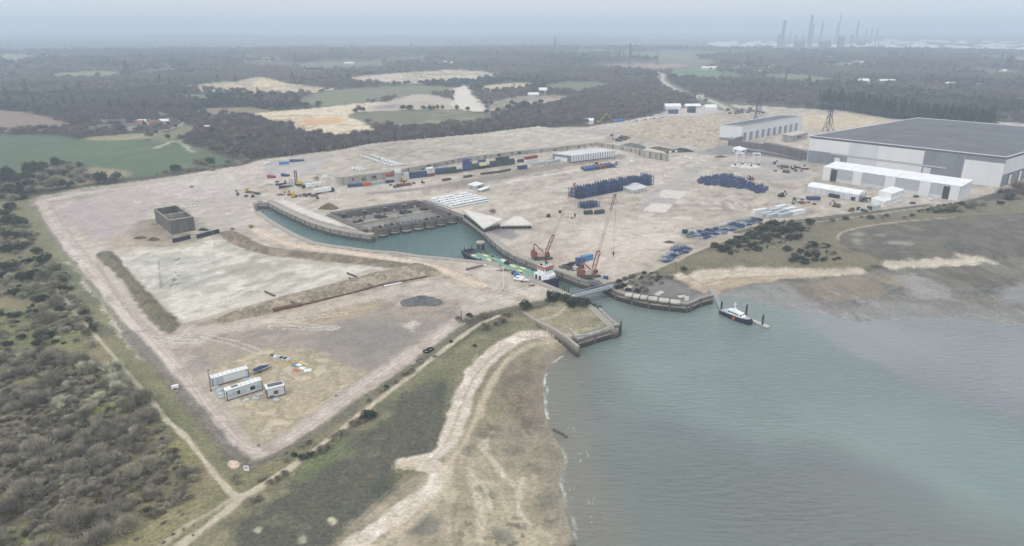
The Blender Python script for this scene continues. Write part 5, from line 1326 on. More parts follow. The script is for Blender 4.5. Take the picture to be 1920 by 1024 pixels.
# white warehouse far behind with loading bays
A, B, C_ = at(1348, 262), at(1389, 265), at(1501, 243); H = hgt(B, 238) - B.z; o = Vector(A)
e = empty('bay_warehouse', o, 0, 'white warehouse with a dark flat roof and a row of loading bays', 'warehouse')
q = lambda p: (p[0] - A.x, p[1] - A.y); lA, lB, lC = (0, 0), q(B), q(C_); lD = (lC[0] - lB[0], lC[1] - lB[1])
b = MB(); b.prism([lA, lB, lC, lD], -.5, H); b.build('wall', WHITE, e)
b = MB(); b.prism([lA, lB, lC, lD], H + .003, H + .5); rf = b.build('roof', ROOFG, e)
b = MB()
for p, r2 in ((lA, lB), (lB, lC), (lC, lD), (lD, lA)): b.bar((p[0], p[1], H + .7), (r2[0], r2[1], H + .7), .6, .6)
b.build('parapet', ROOFW, rf)
for k in range(10):
    b = MB(); face_box(b, lB, lC, .03 + k * .095, .06 + k * .095, 0, H * .55, .1); d_ = b.build('bay_door', MID, e)
    b = MB(); face_box(b, lB, lC, .06 + k * .095, .07 + k * .095, 0, H * .58, .9, deep=1.0); b.build('bay_fin', GREY, e)
b = MB(); face_box(b, lA, lB, 0, 1, -.2, H * .18, .1); b.build('plinth', MID, e)
b = MB(); face_box(b, lA, lB, .5, .64, 0, H * .27, .25); b.build('door', GREY, e)

# dark sunken walls and huts left of the great shed
def wall_run(s, h, m_, label, th=3.0, name='basement_wall'):
    pts = [tuple(at(*[float(q) for q in t.split(',')])[:2]) for t in s.split()]
    z = at(*[float(q) for q in s.split()[0].split(',')]).z
    b = MB(); strip(b, pts, th, z - 1, z + h); o_ = b.build(name, m_); tag(o_, label, 'wall'); return o_
wall_run("1370,273 1436,282 1478,288", 6.0, CONCD, 'dark concrete basement wall below the loading bay warehouse')
wall_run("1370,273 1392,266", 6.0, CONCD, 'short dark return wall at the corner of the bay warehouse')
wall_run("1430,281 1470,290 1514,301", 7.5, CONCD, 'dark concrete block wall beside the corner of the great shed', 8)
wall_run("1395,284 1440,291 1500,302", 2.2, CONCD, 'low dark kerb wall along the road in front of the basement', 2)
def hut(name, A, B, C_, h, wm, rm, label, cat='hut'):
    A, B, C_ = at(*A), at(*B), at(*C_); e = empty(name, Vector(A), 0, label, cat)
    q = lambda p: (p[0] - A.x, p[1] - A.y); f_ = [(0, 0), q(B), q(C_), (q(C_)[0] - q(B)[0], q(C_)[1] - q(B)[1])]
    b = MB(); b.prism(f_, -.3, h); b.build('wall', wm, e)
    c_ = np.mean(f_, 0); b = MB(); b.prism([tuple(c_ + (np.array(p) - c_) * 1.06) for p in f_], h + .003, h + .5); b.build('roof', rm, e)
    b = MB(); face_box(b, f_[0], f_[1], .3, .5, 0, min(2.4, h * .7), .08); b.build('door', MID, e)
    b = MB(); face_box(b, f_[1], f_[2], .3, .6, h * .4, h * .75, .08); b.build('window', GLASS, e)
    return e
hut('control_building', (1466, 264), (1484, 267), (1513, 260), 7, CONC, CONCP, 'beige flat roofed building between bay warehouse and great shed', 'building')
hut('gate_hut', (1373, 284), (1388, 289), (1400, 285), 3.0, WHITE, ROOFW, 'white flat roofed hut standing behind the two white portal frames', 'hut')
hut('timber_cabin', (878, 354), (893, 357), (907, 352), 3.2, GREY, ROOFW, 'pale cabin with a white roof behind the block of white vans', 'cabin')
hut('store_cabin', (895, 360), (903, 361), (918, 356), 1.6, CONC, ROOFW, 'low pale store beside the cabin behind the white vans', 'store')

# ribbed white store
A, B, C_ = at(1036, 299), at(1071, 306), at(1152, 295); H = hgt(B, 294.5) - B.z; o = Vector(A)
e = empty('ribbed_store', o, 0, 'white ribbed storage building with dark gaps between its fins on the container yard', 'storage building')
q = lambda p: (p[0] - A.x, p[1] - A.y); lA, lB, lC = (0, 0), q(B), q(C_); lD = (lC[0] - lB[0], lC[1] - lB[1])
b = MB(); b.prism([lA, lB, lC, lD], -.3, H); b.build('wall', MID, e)
b = MB(); b.prism([lA, lB, lC, lD], H + .003, H + .45); rf = b.build('roof', ROOFW, e)
for k in range(18):
    b = MB(); face_box(b, lB, lC, k / 18 + .004, k / 18 + .036, 0, H - .02, .5, deep=.8); b.build('fin', WHITE, e)
    b = MB(); p = np.array(lB) + (np.array(lC) - lB) * (k / 18 + .04); r2 = p - np.array(lB) + np.array(lA); b.bar((p[0], p[1], H + .5), (r2[0], r2[1], H + .5), .3, .25); b.build('roof_rib', GREY, rf)
b = MB(); face_box(b, lA, lB, .15, .8, 0, H * .55, .6); b.build('porch', WHITE, e)

# folded concrete roofs by the basin
def folded(name, roofpts, basepts, h, label):
    """roof px with heights, wall outline px on the ground"""
    rp = [(*[float(q) for q in G(u, v, z)], z) for u, v, z in roofpts]
    o = Vector((rp[0][0], rp[0][1], LAND)); e = empty(name, o, 0, label, 'building')
    top_ = [(p[0] - o.x, p[1] - o.y, p[2] - LAND) for p in rp]; n = len(top_)
    b = MB(); b.add(top_ + [(p[0], p[1], p[2] - .9) for p in top_], [tuple(range(n)), tuple(range(n, 2 * n))[::-1]] + [(i, n + i, n + (i + 1) % n, (i + 1) % n) for i in range(n)]); b.build('roof', ROOFC, e)
    c_ = np.mean([p[:2] for p in top_], 0); wl = [tuple(c_ + (np.array(p[:2]) - c_) * .9) for p in top_]
    b = MB(); b.prism(wl, -.5, [p[2] - 1.2 for p in top_] if False else min(p[2] for p in top_) - .93); wl_ = b.build('glazed_wall', GLASS, e)
    for p, r2 in zip(wl, wl[1:] + wl[:1]):
        for k in range(7):
            t = k / 7; b = MB(); b.bar((p[0] + (r2[0] - p[0]) * t, p[1] + (r2[1] - p[1]) * t, -.3), (p[0] + (r2[0] - p[0]) * t, p[1] + (r2[1] - p[1]) * t, min(q_[2] for q_ in top_) - .95), .35)
            b.build('mullion', CONCD, e)
    b = MB(); b.prism([tuple(c_ + (np.array(p[:2]) - c_) * .98) for p in top_], -.6, .7); b.build('base', CONC, e)
    return e
folded('wing_roof_building', [(866, 392, 10.5), (907, 428, 8.5), (944, 410, 11.5)], None, 6, 'concrete building with a tilted triangular roof pointing over the basin corner')
folded('hip_roof_building', [(937, 422, 8.2), (999, 421, 8.2), (977, 406, 9.6), (966, 405, 9.6)], None, 4, 'concrete building with a low pale hipped roof over a dark glazed wall')

# roofless concrete tank
A, B, C_ = at(292.5, 416), at(322.5, 440), at(367, 432); H = hgt(B, 414) - B.z; o = Vector(B)
e = empty('concrete_tank', o, 0, 'roofless grey concrete tank of two compartments on the left of the works', 'concrete tank')
q = lambda p: np.array((p[0] - B.x, p[1] - B.y)); a_, c_ = q(A), q(C_); cor = [np.zeros(2), c_, a_ + c_, a_]
b = MB(); cl = [tuple(p) for p in cor] + [(0.0, 0.0)]
in_ = lambda p, k: tuple(np.mean(cor, 0) + (np.array(p) - np.mean(cor, 0)) * k)
for p, r2 in zip(cl[:-1], cl[1:]): b.prism([p, r2, in_(r2, .94), in_(p, .94)], -.5, H)
b.build('wall', CONCD, e)
b = MB(); m1, m2 = a_ * .5, a_ * .5 + c_; dd = a_ / np.linalg.norm(a_) * .5
b.prism([tuple(m1 - dd + c_ * .03), tuple(m2 - dd - c_ * .03), tuple(m2 + dd - c_ * .03), tuple(m1 + dd + c_ * .03)], -.5, H - .4); b.build('partition', CONC, e)
b = MB(); b.prism([in_(p, .93) for p in cor], -.4, .2); b.build('floor', DARK, e)
b = MB()
for p, r2 in zip(cl[:-1], cl[1:]): b.prism([in_(p, 1.004), in_(r2, 1.004), in_(r2, .93), in_(p, .93)], H + .003, H + .22)
b.build('rim', CONC, e)
b = MB(); k0 = c_ * 1.0
for i in range(9):
    p = c_ + a_ * (.15 + .08 * i); b.bar((p[0], p[1], H), (p[0], p[1], H + 1.4), .12); b.bar((p[0], p[1], H + 1.3), (p[0] + a_[0] * .08, p[1] + a_[1] * .08, H + 1.3), .1)
b.build('railing', DARK, e)
for (u0, v0, u1, v1), lb in (((325, 456, 358, 448), 'nearer'), ((370, 448, 412, 437), 'farther')):
    A, B = at(u0, v0), at(u1, v1); b = MB(); strip(b, [(A.x, A.y), (B.x, B.y)], .6, min(A.z, B.z) - .5, min(A.z, B.z) + 2.6)
    tag(b.build('sheet_pile_wall', NAVY), 'dark blue grey sheet wall at the head of the pale pit, %s the concrete tank\'s front' % ('left below' if lb == 'nearer' else 'right of'), 'retaining wall')
for k, (u, v) in enumerate(((303, 386), (314, 385), (325, 384), (349, 389), (357, 388), (365, 387), (374, 386), (382, 384), (414, 415), (437, 412))):
    p = at(u, v); b = MB(); b.box((0, 0, .15), (5.5 if k < 8 else 9, 2.2, .3))
    tag(b.build('concrete_slab', CONCP, None, p, head(at(345, 392), at(350, 385)) if 2 < k < 8 else .1), 'pale concrete slab lying on the ground behind the roofless tank', 'slab', 'pale slabs lying around the roofless tank')
# ------------------------------------------------------------------ containers and boxes
def container_mesh(L_, Wd, H, tiers=1):
    b = MB(); b.box((0, 0, H / 2), (L_, Wd, H))
    n = int(L_ / .9)
    for i in range(n + 1):
        x = -L_ / 2 + .1 + i * (L_ - .2) / n
        for s_ in (-1, 1): b.box((x, s_ * (Wd / 2 + .03), H / 2), (.28, .08, H - .3))
    for s_ in (-1, 1):
        for z in (.1, H - .1): b.box((0, s_ * (Wd / 2 + .05), z), (L_ + .06, .14, .2))
    return b
CM = {}
def container(u0, v0, u1, v1, mat, label, H=2.6, lift=0, Wd=2.45, cat='container', name='shipping_container', group=None, L_=None, rz=None):
    """long side's lower edge runs between two picture points"""
    a, c_ = at(u0, v0), at(u1, v1)
    ln = L_ or math.hypot(c_.x - a.x, c_.y - a.y); h_ = head(a, c_) if rz is None else rz
    mid = (a + c_) / 2; n = Vector((-math.sin(h_), math.cos(h_), 0)) * (Wd / 2)
    if n.y < 0: n = -n
    e = empty(name, Vector((mid.x, mid.y, min(a.z, c_.z))) + n + Vector((0, 0, lift)), h_, label, cat, group)
    key = (round(ln, 1), Wd, H, mat.name)
    if key not in CM:
        d = MB()
        for s_ in (-.25, .25):
            d.box((ln / 2 + .04, s_ * Wd * .96, H / 2), (.1, Wd * .46, H - .3))
        d.bar((ln / 2 + .1, -.2, .2), (ln / 2 + .1, -.2, H - .2), .06); d.bar((ln / 2 + .1, .2, .2), (ln / 2 + .1, .2, H - .2), .06)
        CM[key] = (container_mesh(ln, Wd, H).mesh('body', mat), d.mesh('door', mat))
    for nm, me in zip(('body', 'door'), CM[key]):
        o_ = bpy.data.objects.new(nm, me); COL.objects.link(o_); o_.parent = e
    return e
C_ = container
C_(653, 352, 680, 349.5, BLUE, 'long blue container at the left end of the row under the retaining wall')
C_(681, 350, 695.5, 348, ORANGE, 'short orange container between the blue and the grey one under the wall')
C_(697, 348, 723, 343.5, GREY, 'long pale grey container lying next to the orange one under the wall')
C_(724, 344, 739, 342, NAVY, 'dark blue container at the bottom of the red topped stack')
C_(724, 344, 739, 342, GREY, 'pale container in the middle of the red topped stack', lift=2.65)
C_(724, 344, 739, 342, RED, 'red container on top of the stack beside the tall grey stack', lift=5.3)
for k, nm in enumerate(('lowest', 'second', 'third', 'top')):
    C_(741, 342, 753, 340.5, GREY if k != 3 else WHITE, '%s container of the tall pale grey stack' % nm, lift=2.65 * k)
C_(744, 351.5, 771.5, 347.5, MAROON, 'brick red container lying alone in front of the container row')
for k, (u, v) in enumerate(((757, 339), (762, 338))):
    C_(u, v, u + 5, v - .6, PALE, 'upright pale panel container right of the tall grey stack', H=6.5, Wd=2, group='upright pale panel containers')
for i, (u, v) in enumerate(((768, 335.5), (785, 333.5))):
    for k in range(2): C_(u, v, u + 16, v - 2, BLUE, '%s %s container of the low blue block right of the grey stack' % (('left', 'right')[i], ('lower', 'upper')[k]), lift=2.65 * k)
C_(802, 332, 815, 330.5, MAROON, 'dark red container right of the low blue block')
b = MB(); p = at(806, 327); b.cyl((-3, 0, 5), (3, 0, 5), 1.3, 1.3, 14); b.box((-2, 0, 1.9), (.4, 2, 3.8)); b.box((2, 0, 1.9), (.4, 2, 3.8)); b.box((0, 0, 3.6), (6, 2.2, .3))
tag(b.build('storage_tank', ROOFW, None, p, ANG), 'white cylindrical tank standing behind the dark red container', 'tank')
C_(818, 328, 841, 325, GREEN, 'long dark green container under the long bright blue one')
C_(818, 328, 841, 325, BLUE, 'long bright blue container on top of the dark green one', lift=2.65)
for k in range(2):
    C_(842, 326, 856, 324, GREEN, '%s dark green container left of the tall blue stack' % ('lower', 'upper')[k], lift=2.65 * k)
C_(857, 324, 868.5, 322.5, GREEN, 'single dark green container at the foot of the tall blue stack')
for k in range(4):
    C_(870, 321.5, 885 if k < 3 else 881, 319.5, BLUE, '%s container of the tallest blue stack' % ('lowest', 'second', 'third', 'topmost')[k], lift=2.65 * k)
for k in range(2): C_(886, 319, 897, 317.5, GREEN, '%s dark green container right of the tallest blue stack' % ('lower', 'upper')[k], lift=2.65 * k)
for k in range(3): C_(899, 317, 911, 315.3, BLUE if k else NAVY, '%s blue container behind the small white one' % ('lowest', 'middle', 'topmost')[k], lift=2.65 * k)
C_(901.5, 318.2, 913, 316.6, PALEY, 'small cream white container raised in front of the blue ones', lift=3.2)
C_(914, 315, 921, 314, BLUE, 'short blue container right of the cream white one')
for i, (u, v) in enumerate(((921, 314), (932, 312.5), (945, 311), (955, 309.5))):
    for k in range(3 if i in (1, 2) else 2):
        C_(u, v, u + 10, v - 1.4, GREEN, '%s dark green container in column %s of the green stack' % (('lowest', 'second', 'third')[k], ('one', 'two', 'three', 'four')[i]), lift=2.65 * k)
C_(962, 306, 970, 304.5, WHITE, 'white container between the green stack and the red topped one')
C_(972, 305, 983, 303.5, NAVY, 'dark container left of the red and white stack')
C_(986, 305, 1008, 301.5, WHITE, 'white container under a red one at the right of the row')
C_(986, 305, 1008, 301.5, RED, 'red container on top of the white one at the right of the row', lift=2.65)
C_(973, 318.5, 988.5, 316.5, BLUE, 'single blue container standing forward on the edge of the bank', H=3.4)
C_(999, 312, 1024, 307.5, GREY, 'long grey trailer box on the bank in front of the ribbed store')
C_(1026, 308.5, 1050, 303.5, GREY, 'long grey trailer box nearest the ribbed store')
for i, (u0, v0, u1, v1) in enumerate(((832, 340, 846, 337.5), (872, 334, 886, 331.5), (904, 328.5, 917, 326.3), (920, 326.5, 932, 324.3), (934, 325, 945, 322.6), (946, 322.6, 958, 320))):
    C_(u0, v0, u1, v1, KHAKI, ('drab green skip lying farthest left on the edge of the bank', 'dark skip second from the left on the edge of the bank', 'dark skip left of three close together on the bank', 'middle skip of three close together on the bank', 'left half of the longest pair of skips on the bank', 'right half of the longest pair of skips on the bank')[i], H=1.7, cat='skip', name='skip')
C_(501, 334, 513, 334.5, RED, 'open red skip container alone on the upper left yard', cat='container')
C_(527, 331, 539, 331.5, BLUE, 'open blue skip container alone on the upper left yard')
C_(543, 304.5, 569, 302.5, BLUE, 'long blue container by the tree belt on the upper left yard')
C_(523, 309, 541, 308, LBLUE, 'bright light blue container next to the parked vans by the tree belt')
C_(523, 353, 553, 349.5, NAVY, 'dark blue site office container left of the white lorries')
C_(541, 346, 553, 345, GREY, 'pale container behind the dark blue site office')
for i in range(8):
    u, v = 1090 + i * 7.2, 319.5 - i * 1.0
    a_ = at(u, v); C_(u, v, u + 6, v - .8, BLUE if i not in (4, 5) else MAROON, 'blue grey container in the ribbed row in front of the white store' if i not in (4, 5) else 'purple red container in the ribbed row in front of the white store', L_=12, rz=ANG + 1.15, group='blue containers in the row before the ribbed store' if i not in (4, 5) else 'purple containers in the row before the ribbed store')
C_(1096, 403, 1111.5, 402, GREEN, 'left of two dark green bins on the open yard between the cranes', cat='bin', name='storage_bin', H=2.6)
C_(1118, 402.5, 1133.5, 400, GREEN, 'right of two dark green bins on the open yard between the cranes', cat='bin', name='storage_bin', H=2.6)
C_(1083, 495, 1096, 493, BLUE, 'dark blue container just behind the nearer red crane', H=3)
C_(1094, 491, 1112, 487, LBLUE, 'light blue container just behind the nearer red crane', H=3)
C_(1131, 525, 1140, 524, BLUE, 'small bright blue tank box near the far end of the footbridge', H=2)
C_(1463, 314, 1476, 316, KHAKI, 'drab skip in front of the great shed, the upper of two', H=2.4, cat='skip', name='skip')
C_(1467, 324, 1480, 325, KHAKI, 'drab skip in front of the great shed, the lower of two', H=2.4, cat='skip', name='skip')
C_(1449, 308, 1453, 308.5, BLUE, 'tiny blue box on the yard left of the drab skips', H=2.5)
C_(1516, 376, 1538, 376, BLUE, 'blue covered plant stack on the yard below the barrel roofed shed', H=2.6, Wd=4, cat='machine', name='covered_machine')
C_(1553, 369, 1571, 372.5, NAVY, 'dark blue container against the wall of the barrel roofed shed', Wd=2.2)
C_(1625, 393.5, 1634, 394.5, GREEN, 'small green box below the stacked white cabins')
C_(1635, 394, 1650, 391, GREY, 'pale grey box below the stacked white cabins')
C_(1151, 230, 1168, 228.5, LBLUE, 'bright blue container beside the yellow long armed excavator', H=4)
C_(1283, 441, 1290, 440, NAVY, 'dark generator box at the left end of the grey frames by the fence', H=3, cat='generator', name='generator')
C_(1291, 441, 1300, 439, GREY, 'pale generator box at the left end of the grey frames by the fence', H=2.4, cat='generator', name='generator')
for s, lb, m_ in (("1415,402 1440,398", 'leftmost', WHITE), ("1431,408 1449,404", 'second from the left', GREY), ("1441,411 1463,406", 'lowest, tucked against the bank,', GREY), ("1446,401 1466,397", 'fourth', GREY), ("1455,405 1477,400", 'middle', GREY), ("1463,410 1486,405", 'nearest right hand', GREY), ("1457,395 1476,391", 'farthest', WHITE), ("1472,400 1494,395", 'upper right', WHITE), ("1483,405 1510,400", 'rightmost', WHITE)):
    (a0, b0), (a1, b1) = px(s)
    C_(a0, b0, a1, b1, m_, '%s white roofed cabin unit in the cluster above the dark bushes' % lb, H=2.7, Wd=3.2, cat='cabin', name='cabin_unit')

# ------------------------------------------------------------------ vehicles
def loft(mb, secs):
    """secs: list of (x, [(y,z)...]) cross sections along x, closed"""
    n = len(secs[0][1]); vs = []
    for x, pr in secs: vs += [(x, y, z) for y, z in pr]
    fs = []
    for i in range(len(secs) - 1):
        for k in range(n): fs.append((i * n + k, i * n + (k + 1) % n, (i + 1) * n + (k + 1) % n, (i + 1) * n + k))
    fs += [tuple(range(n))[::-1], tuple(range((len(secs) - 1) * n, len(secs) * n))]
    mb.add(vs, fs)
def car_parts(van=False, L_=4.5, Wd=1.85):
    h = 1.0 if not van else 1.1; H = 1.5 if not van else 2.25
    body = MB(); pr = lambda w, z0, z1: [(-w, z0), (w, z0), (w, z1 - .15), (w - .12, z1), (-w + .12, z1), (-w, z1 - .15)]
    w = Wd / 2
    loft(body, [(-L_ / 2, pr(w * .9, .4, h * .9)), (-L_ / 2 + .25, pr(w, .28, h)), (L_ / 2 - .35, pr(w, .28, h * .88)), (L_ / 2, pr(w * .85, .35, h * .7))])
    cab = MB(); r0, r1 = (-L_ / 2 + .15, L_ / 2 - 1.0) if not van else (-L_ / 2 + .05, L_ / 2 - .7)
    loft(cab, [(r0, pr(w * .92, h * .9, h + .1)), (r0 + (.5 if not van else .1), pr(w * .86, h * .9, H)), (r1 - .7, pr(w * .86, h * .9, H)), (r1 + .1, pr(w * .9, h * .9, h + .05))])
    win = MB(); win.box((r1 - .28, 0, (h + H) / 2), (.5, w * 1.45, (H - h) * .55)); win.box(((r0 + r1) / 2 + (0 if not van else .9), 0, (h + H) / 2 + .05), ((r1 - r0) * (.6 if not van else .25), w * 1.8, (H - h) * .4))
    return body, cab, win
def wheel_mesh():
    b = MB(); b.cyl((0, -.13, 0), (0, .13, 0), .34, .34, 12); return b.mesh('wheel', TYRE)
WHEEL = wheel_mesh()
def vehicle(loc_, rz, label, van=False, mat=None, group=None, cat=None, L_=None):
    mat = mat or CARW; L_ = L_ or (5.4 if van else 4.4)
    e = empty('van' if van else 'car', loc_, rz, label, cat or ('van' if van else 'car'), group)
    bd, cb, wn = car_parts(van, L_)
    bd.build('body', mat, e); cb.build('cabin', mat, e); wn.build('window', GLASS, e)
    for x in (-L_ * .3, L_ * .32):
        for y in (-.85, .85):
            o_ = bpy.data.objects.new('wheel', WHEEL); COL.objects.link(o_); o_.parent = e; o_.location = (x, y, .34)
    return e
# the block of white vans
fr0, fr1, bk0 = at(847, 389.5), at(911, 377), at(812, 378)
ux = (fr1 - fr0) / 13; uy = (bk0 - fr0) / 4.2
proto = None; hv = head((0, 0), uy) + math.pi
for j in range(5):
    for i in range(14):
        if (i, j) in ((2, 4), (9, 4), (10, 4)): continue
        p = fr0 + ux * i + uy * j * 1.03 + Vector((random.uniform(-.25, .25), random.uniform(-.25, .25), 0)); p.z = LAND + .05
        lb = ('white van in the nearest row of the block of parked vans' if j == 0 else 'white van in the farthest row of the block of parked vans' if j == 4 else 'white van in the middle rows of the block of parked vans')
        gp = ('nearest row of the parked vans' if j == 0 else 'farthest row of the parked vans' if j == 4 else 'middle rows of the parked vans')
        if proto is None: proto = vehicle(p, hv, lb, True, group=gp)
        else: copy_tree(proto, p, hv + random.uniform(-.05, .05), label=lb, group=gp)
# white cars on the terrace
cproto = None
def car_row(s0, s1, n, rz, label, group):
    global cproto
    a, c2 = at(*s0), at(*s1)
    for i in range(n):
        p = a.lerp(c2, i / max(1, n - 1)) + Vector((random.uniform(-.5, .5), random.uniform(-.5, .5), 0)); p.z = float(hfun(p.x, p.y)[0]) + .05
        if cproto is None: cproto = vehicle(p, rz, label, group=group)
        else: copy_tree(cproto, p, rz + random.uniform(-.12, .12), label=label, group=group)
ra = head(at(680, 293), at(737, 312)) + 1.5
car_row((681, 294), (737, 312.5), 12, ra, 'white car in the nearer line on the terrace above the containers', 'nearer line of white cars on the terrace')
car_row((701, 293), (755, 310), 13, ra, 'white car in the farther line on the terrace above the containers', 'farther line of white cars on the terrace')
car_row((718, 301), (747, 311), 7, ra, 'white car between the two lines on the terrace', 'white cars between the two lines on the terrace')
car_row((667, 316), (684, 319), 4, ra, 'white car in the small group at the edge of the retaining wall', 'small group of white cars above the wall')
car_row((664, 318), (678, 320.5), 3, ra, 'white car in the small group at the edge of the retaining wall', 'small group of white cars above the wall')
for u, v, lb, r_, vn in ((500, 309, 'white van left of two parked by the tree belt', .9, True), (506, 307, 'white van right of two parked by the tree belt', .9, True), (611, 334, 'white van standing alone at the left end of the terrace wall', .3, True), (1288, 297, 'white pickup left of two parked nose to tail on the yard', -.3, True), (1297, 299, 'white pickup right of two parked nose to tail on the yard', -.3, True), (1319, 303.5, 'white car alone on the yard left of the portal frames', -.4, False),
                         (1186, 305, 'white van parked at the foot of the wing wall', -.5, True), (1257, 287, 'white van first from the left by the scrap heap', 1.2, True), (1268, 286, 'white van second from the left by the scrap heap', 1.2, True), (1279, 285, 'white van third from the left by the scrap heap', 1.2, True), (1290, 283.5, 'white van last in the line by the scrap heap', 1.2, True),
                         (502, 345, 'white pickup parked left of the dark site office', .1, False), (512, 345, 'white car beside the pickup left of the dark site office', .1, False), (1746, 375, 'white pickup in front of the long white shed', .2, False),
                         (1108, 234, 'white van by the yellow long armed excavator', .3, True), (1202, 213, 'white van on the far car park by the wood', .6, True), (1217, 211, 'white lorry on the far car park by the wood', .6, True)):
    e = vehicle(at(u, v), r_, lb, vn)
vehicle(at(1711, 382), .3, 'small blue car on the track below the long white shed', mat=BLUE)
vehicle(at(1718, 370), .2, 'dark car at the wall of the long white shed', mat=NAVY)
vehicle(at(1905, 352), .5, 'red car parked at the right hand end of the great shed', mat=RED)
for i in range(12):
    p = at(1183 + i * 5.4, 229 - i * .75); cc = copy_tree(cproto, p, 1.2, label='parked car in the line along the pale far road', group='cars parked along the far road')
    for ch in cc.children:
        if ch.name.startswith(('body', 'cabin')) and i % 3:
            ch.data = ch.data.copy(); ch.data.materials[0] = (NAVY, GREY, DARK)[i % 3]
vehicle(at(973, 525.5), 2.85, 'white van with side windows parked beside the barge', True)
def boat_small(loc_, rz, label):
    e = empty('small_boat', loc_, rz, label, 'boat'); b = MB(); pr = lambda w, d, z1: [(0, z1 - d), (w * .6, z1 - d * .8), (w, z1), (-w, z1), (-w * .6, z1 - d * .8)]
    loft(b, [(-2.6, pr(.95, .8, 1.35)), (.6, pr(1.0, .85, 1.4)), (1.9, pr(.6, .7, 1.5)), (2.7, pr(.08, .25, 1.6))]); b.build('hull', CARW, e)
    b = MB(); b.box((-.3, 0, 1.75), (1.8, 1.4, .8), 0, .75); c2 = b.build('cuddy', CARW, e); b = MB(); b.box((-.2, 0, 1.8), (.8, 1.36, .3)); b.build('window', GLASS, c2)
    b = MB(); b.bar((-2.2, -.5, .5), (3.4, 0, .5), .12); b.bar((-2.2, .5, .5), (3.4, 0, .5), .12); b.cyl((-1, -1, .3), (-1, -.8, .3), .3, .3, 10); b.cyl((-1, 1, .3), (-1, .8, .3), .3, .3, 10); b.build('trailer', DARK, e)
    return e
boat_small(at(983, 529), 2.75 + 3.14, 'small white boat on a trailer in front of the white van by the barge')
# articulated lorries
def lorry(loc_, rz, label, box=True, cabmat=None):
    e = empty('lorry', loc_, rz, label, 'lorry')
    b = MB(); b.box((0, 0, 1.15), (13.4, 2.3, .3)); b.box((7.5, 0, .9), (4.5, 2.2, .3)); b.build('chassis', DARK, e)
    if box:
        b = MB(); b.box((0, 0, 2.75), (13.6, 2.5, 2.8)); b.build('trailer_box', ROOFW, e)
    c2 = MB(); loft(c2, [(7.2, [(-1.2, .6), (1.2, .6), (1.2, 3.3), (-1.2, 3.3)]), (8.8, [(-1.2, .6), (1.2, .6), (1.2, 3.3), (-1.2, 3.3)]), (9.5, [(-1.15, .6), (1.15, .6), (1.15, 2.0), (-1.15, 2.0)])]); cb = c2.build('cab', cabmat or NAVY, e)
    b = MB(); b.box((9.2, 0, 2.5), (.5, 2.0, .8)); b.build('windscreen', GLASS, cb)
    for x in (-5.2, -3.9, -2.6, 6.4, 8.5):
        for y in (-1, 1):
            o_ = bpy.data.objects.new('wheel', WHEEL); COL.objects.link(o_); o_.parent = e; o_.location = (x, y, .5); o_.scale = (1.45, 1.3, 1.45)
    return e
a_ = at(570, 357); c2 = at(603, 352); h_ = head(a_, c2)
lorry((a_ + c2) / 2 + Vector((0, 2, 0)), h_ + math.pi, 'white box lorry, the farther of two parked near the basin arm')
a_ = at(588, 365.5); c2 = at(621, 360.5)
lorry((a_ + c2) / 2 + Vector((0, 1, 0)), h_, 'white box lorry, the nearer of two, facing right towards the wall')
a_ = at(552, 370); c2 = at(585, 366)
lorry((a_ + c2) / 2 + Vector((0, 1, 0)), h_ + math.pi, 'empty flatbed lorry in line with the nearer white lorry', False, YELLOW)
lorry(at(476, 363), 2.6, 'yellow cabbed flatbed lorry standing alone left of the basin arm', False, YELLOW)
# excavators and machines
def excavator(loc_, rz, label, reach=1.0, mat=None, scale=1.0):
    mat = mat or YELLOW; e = empty('excavator', loc_, rz, label, 'excavator'); e.scale = (scale,) * 3
    b = MB()
    for y in (-1.2, 1.2): b.box((0, y, .5), (4.2, .6, 1.0)); b.cyl((2.1, y - .3, .5), (2.1, y + .3, .5), .5, .5, 10); b.cyl((-2.1, y - .3, .5), (-2.1, y + .3, .5), .5, .5, 10)
    b.build('track', TYRE, e)
    b = MB(); b.box((-.4, 0, 1.75), (3.6, 2.6, 1.3)); b.box((-1.7, 0, 1.7), (1.2, 2.7, 1.5), 0, .9); b.build('house', mat, e)
    b = MB(); b.box((1.0, .8, 2.2), (1.5, 1.0, 1.8), 0, .85); b.build('cab', GLASS, e)
    b = MB(); b.bar((1.2, -.2, 1.8), (3.4 * reach, -.2, 2 + 3.2 * reach), .45, .6); b.bar((3.4 * reach, -.2, 2 + 3.2 * reach), (5.6 * reach, -.2, 1.8 + .9 * reach), .35, .45); b.build('boom', mat, e)
    b = MB(); b.box((5.5 * reach, -.2, 1.2 + .6 * reach), (.9, 1.0, .9), 0, .7); b.build('bucket', DARK, e)
    return e
excavator(at(546, 366), 2.9, 'yellow excavator behind the empty flatbed lorry')
excavator(at(1122, 231), .2, 'yellow excavator with a tall folded arm at the edge of the wood', 2.6, scale=1.25)
excavator(at(757, 340.5), 3.0, 'small yellow loader at the foot of the pale panels', .7)
excavator(at(1465, 369), .4, 'dark forklift like machine beside a yellow pallet on the right yard', .8, DARK)
excavator(at(1568, 388), 2.4, 'brown tracked machine standing alone below the barrel roofed shed', .8, SPOIL)
excavator(at(1408, 337), 2.8, 'rusty red wheeled machine above the blue frames', .6, RED)
for k, (u, v, lb) in enumerate(((1488, 318, 'small dark machine left of the pair by the great shed'), (1493, 315, 'small dark machine behind its neighbour near the drab skips'), (1506, 318, 'dark buggy left of two in front of the great shed'), (1513, 318, 'dark buggy right of two in front of the great shed'))):
    vehicle(at(u, v), .2 * k, lb, mat=DARK)
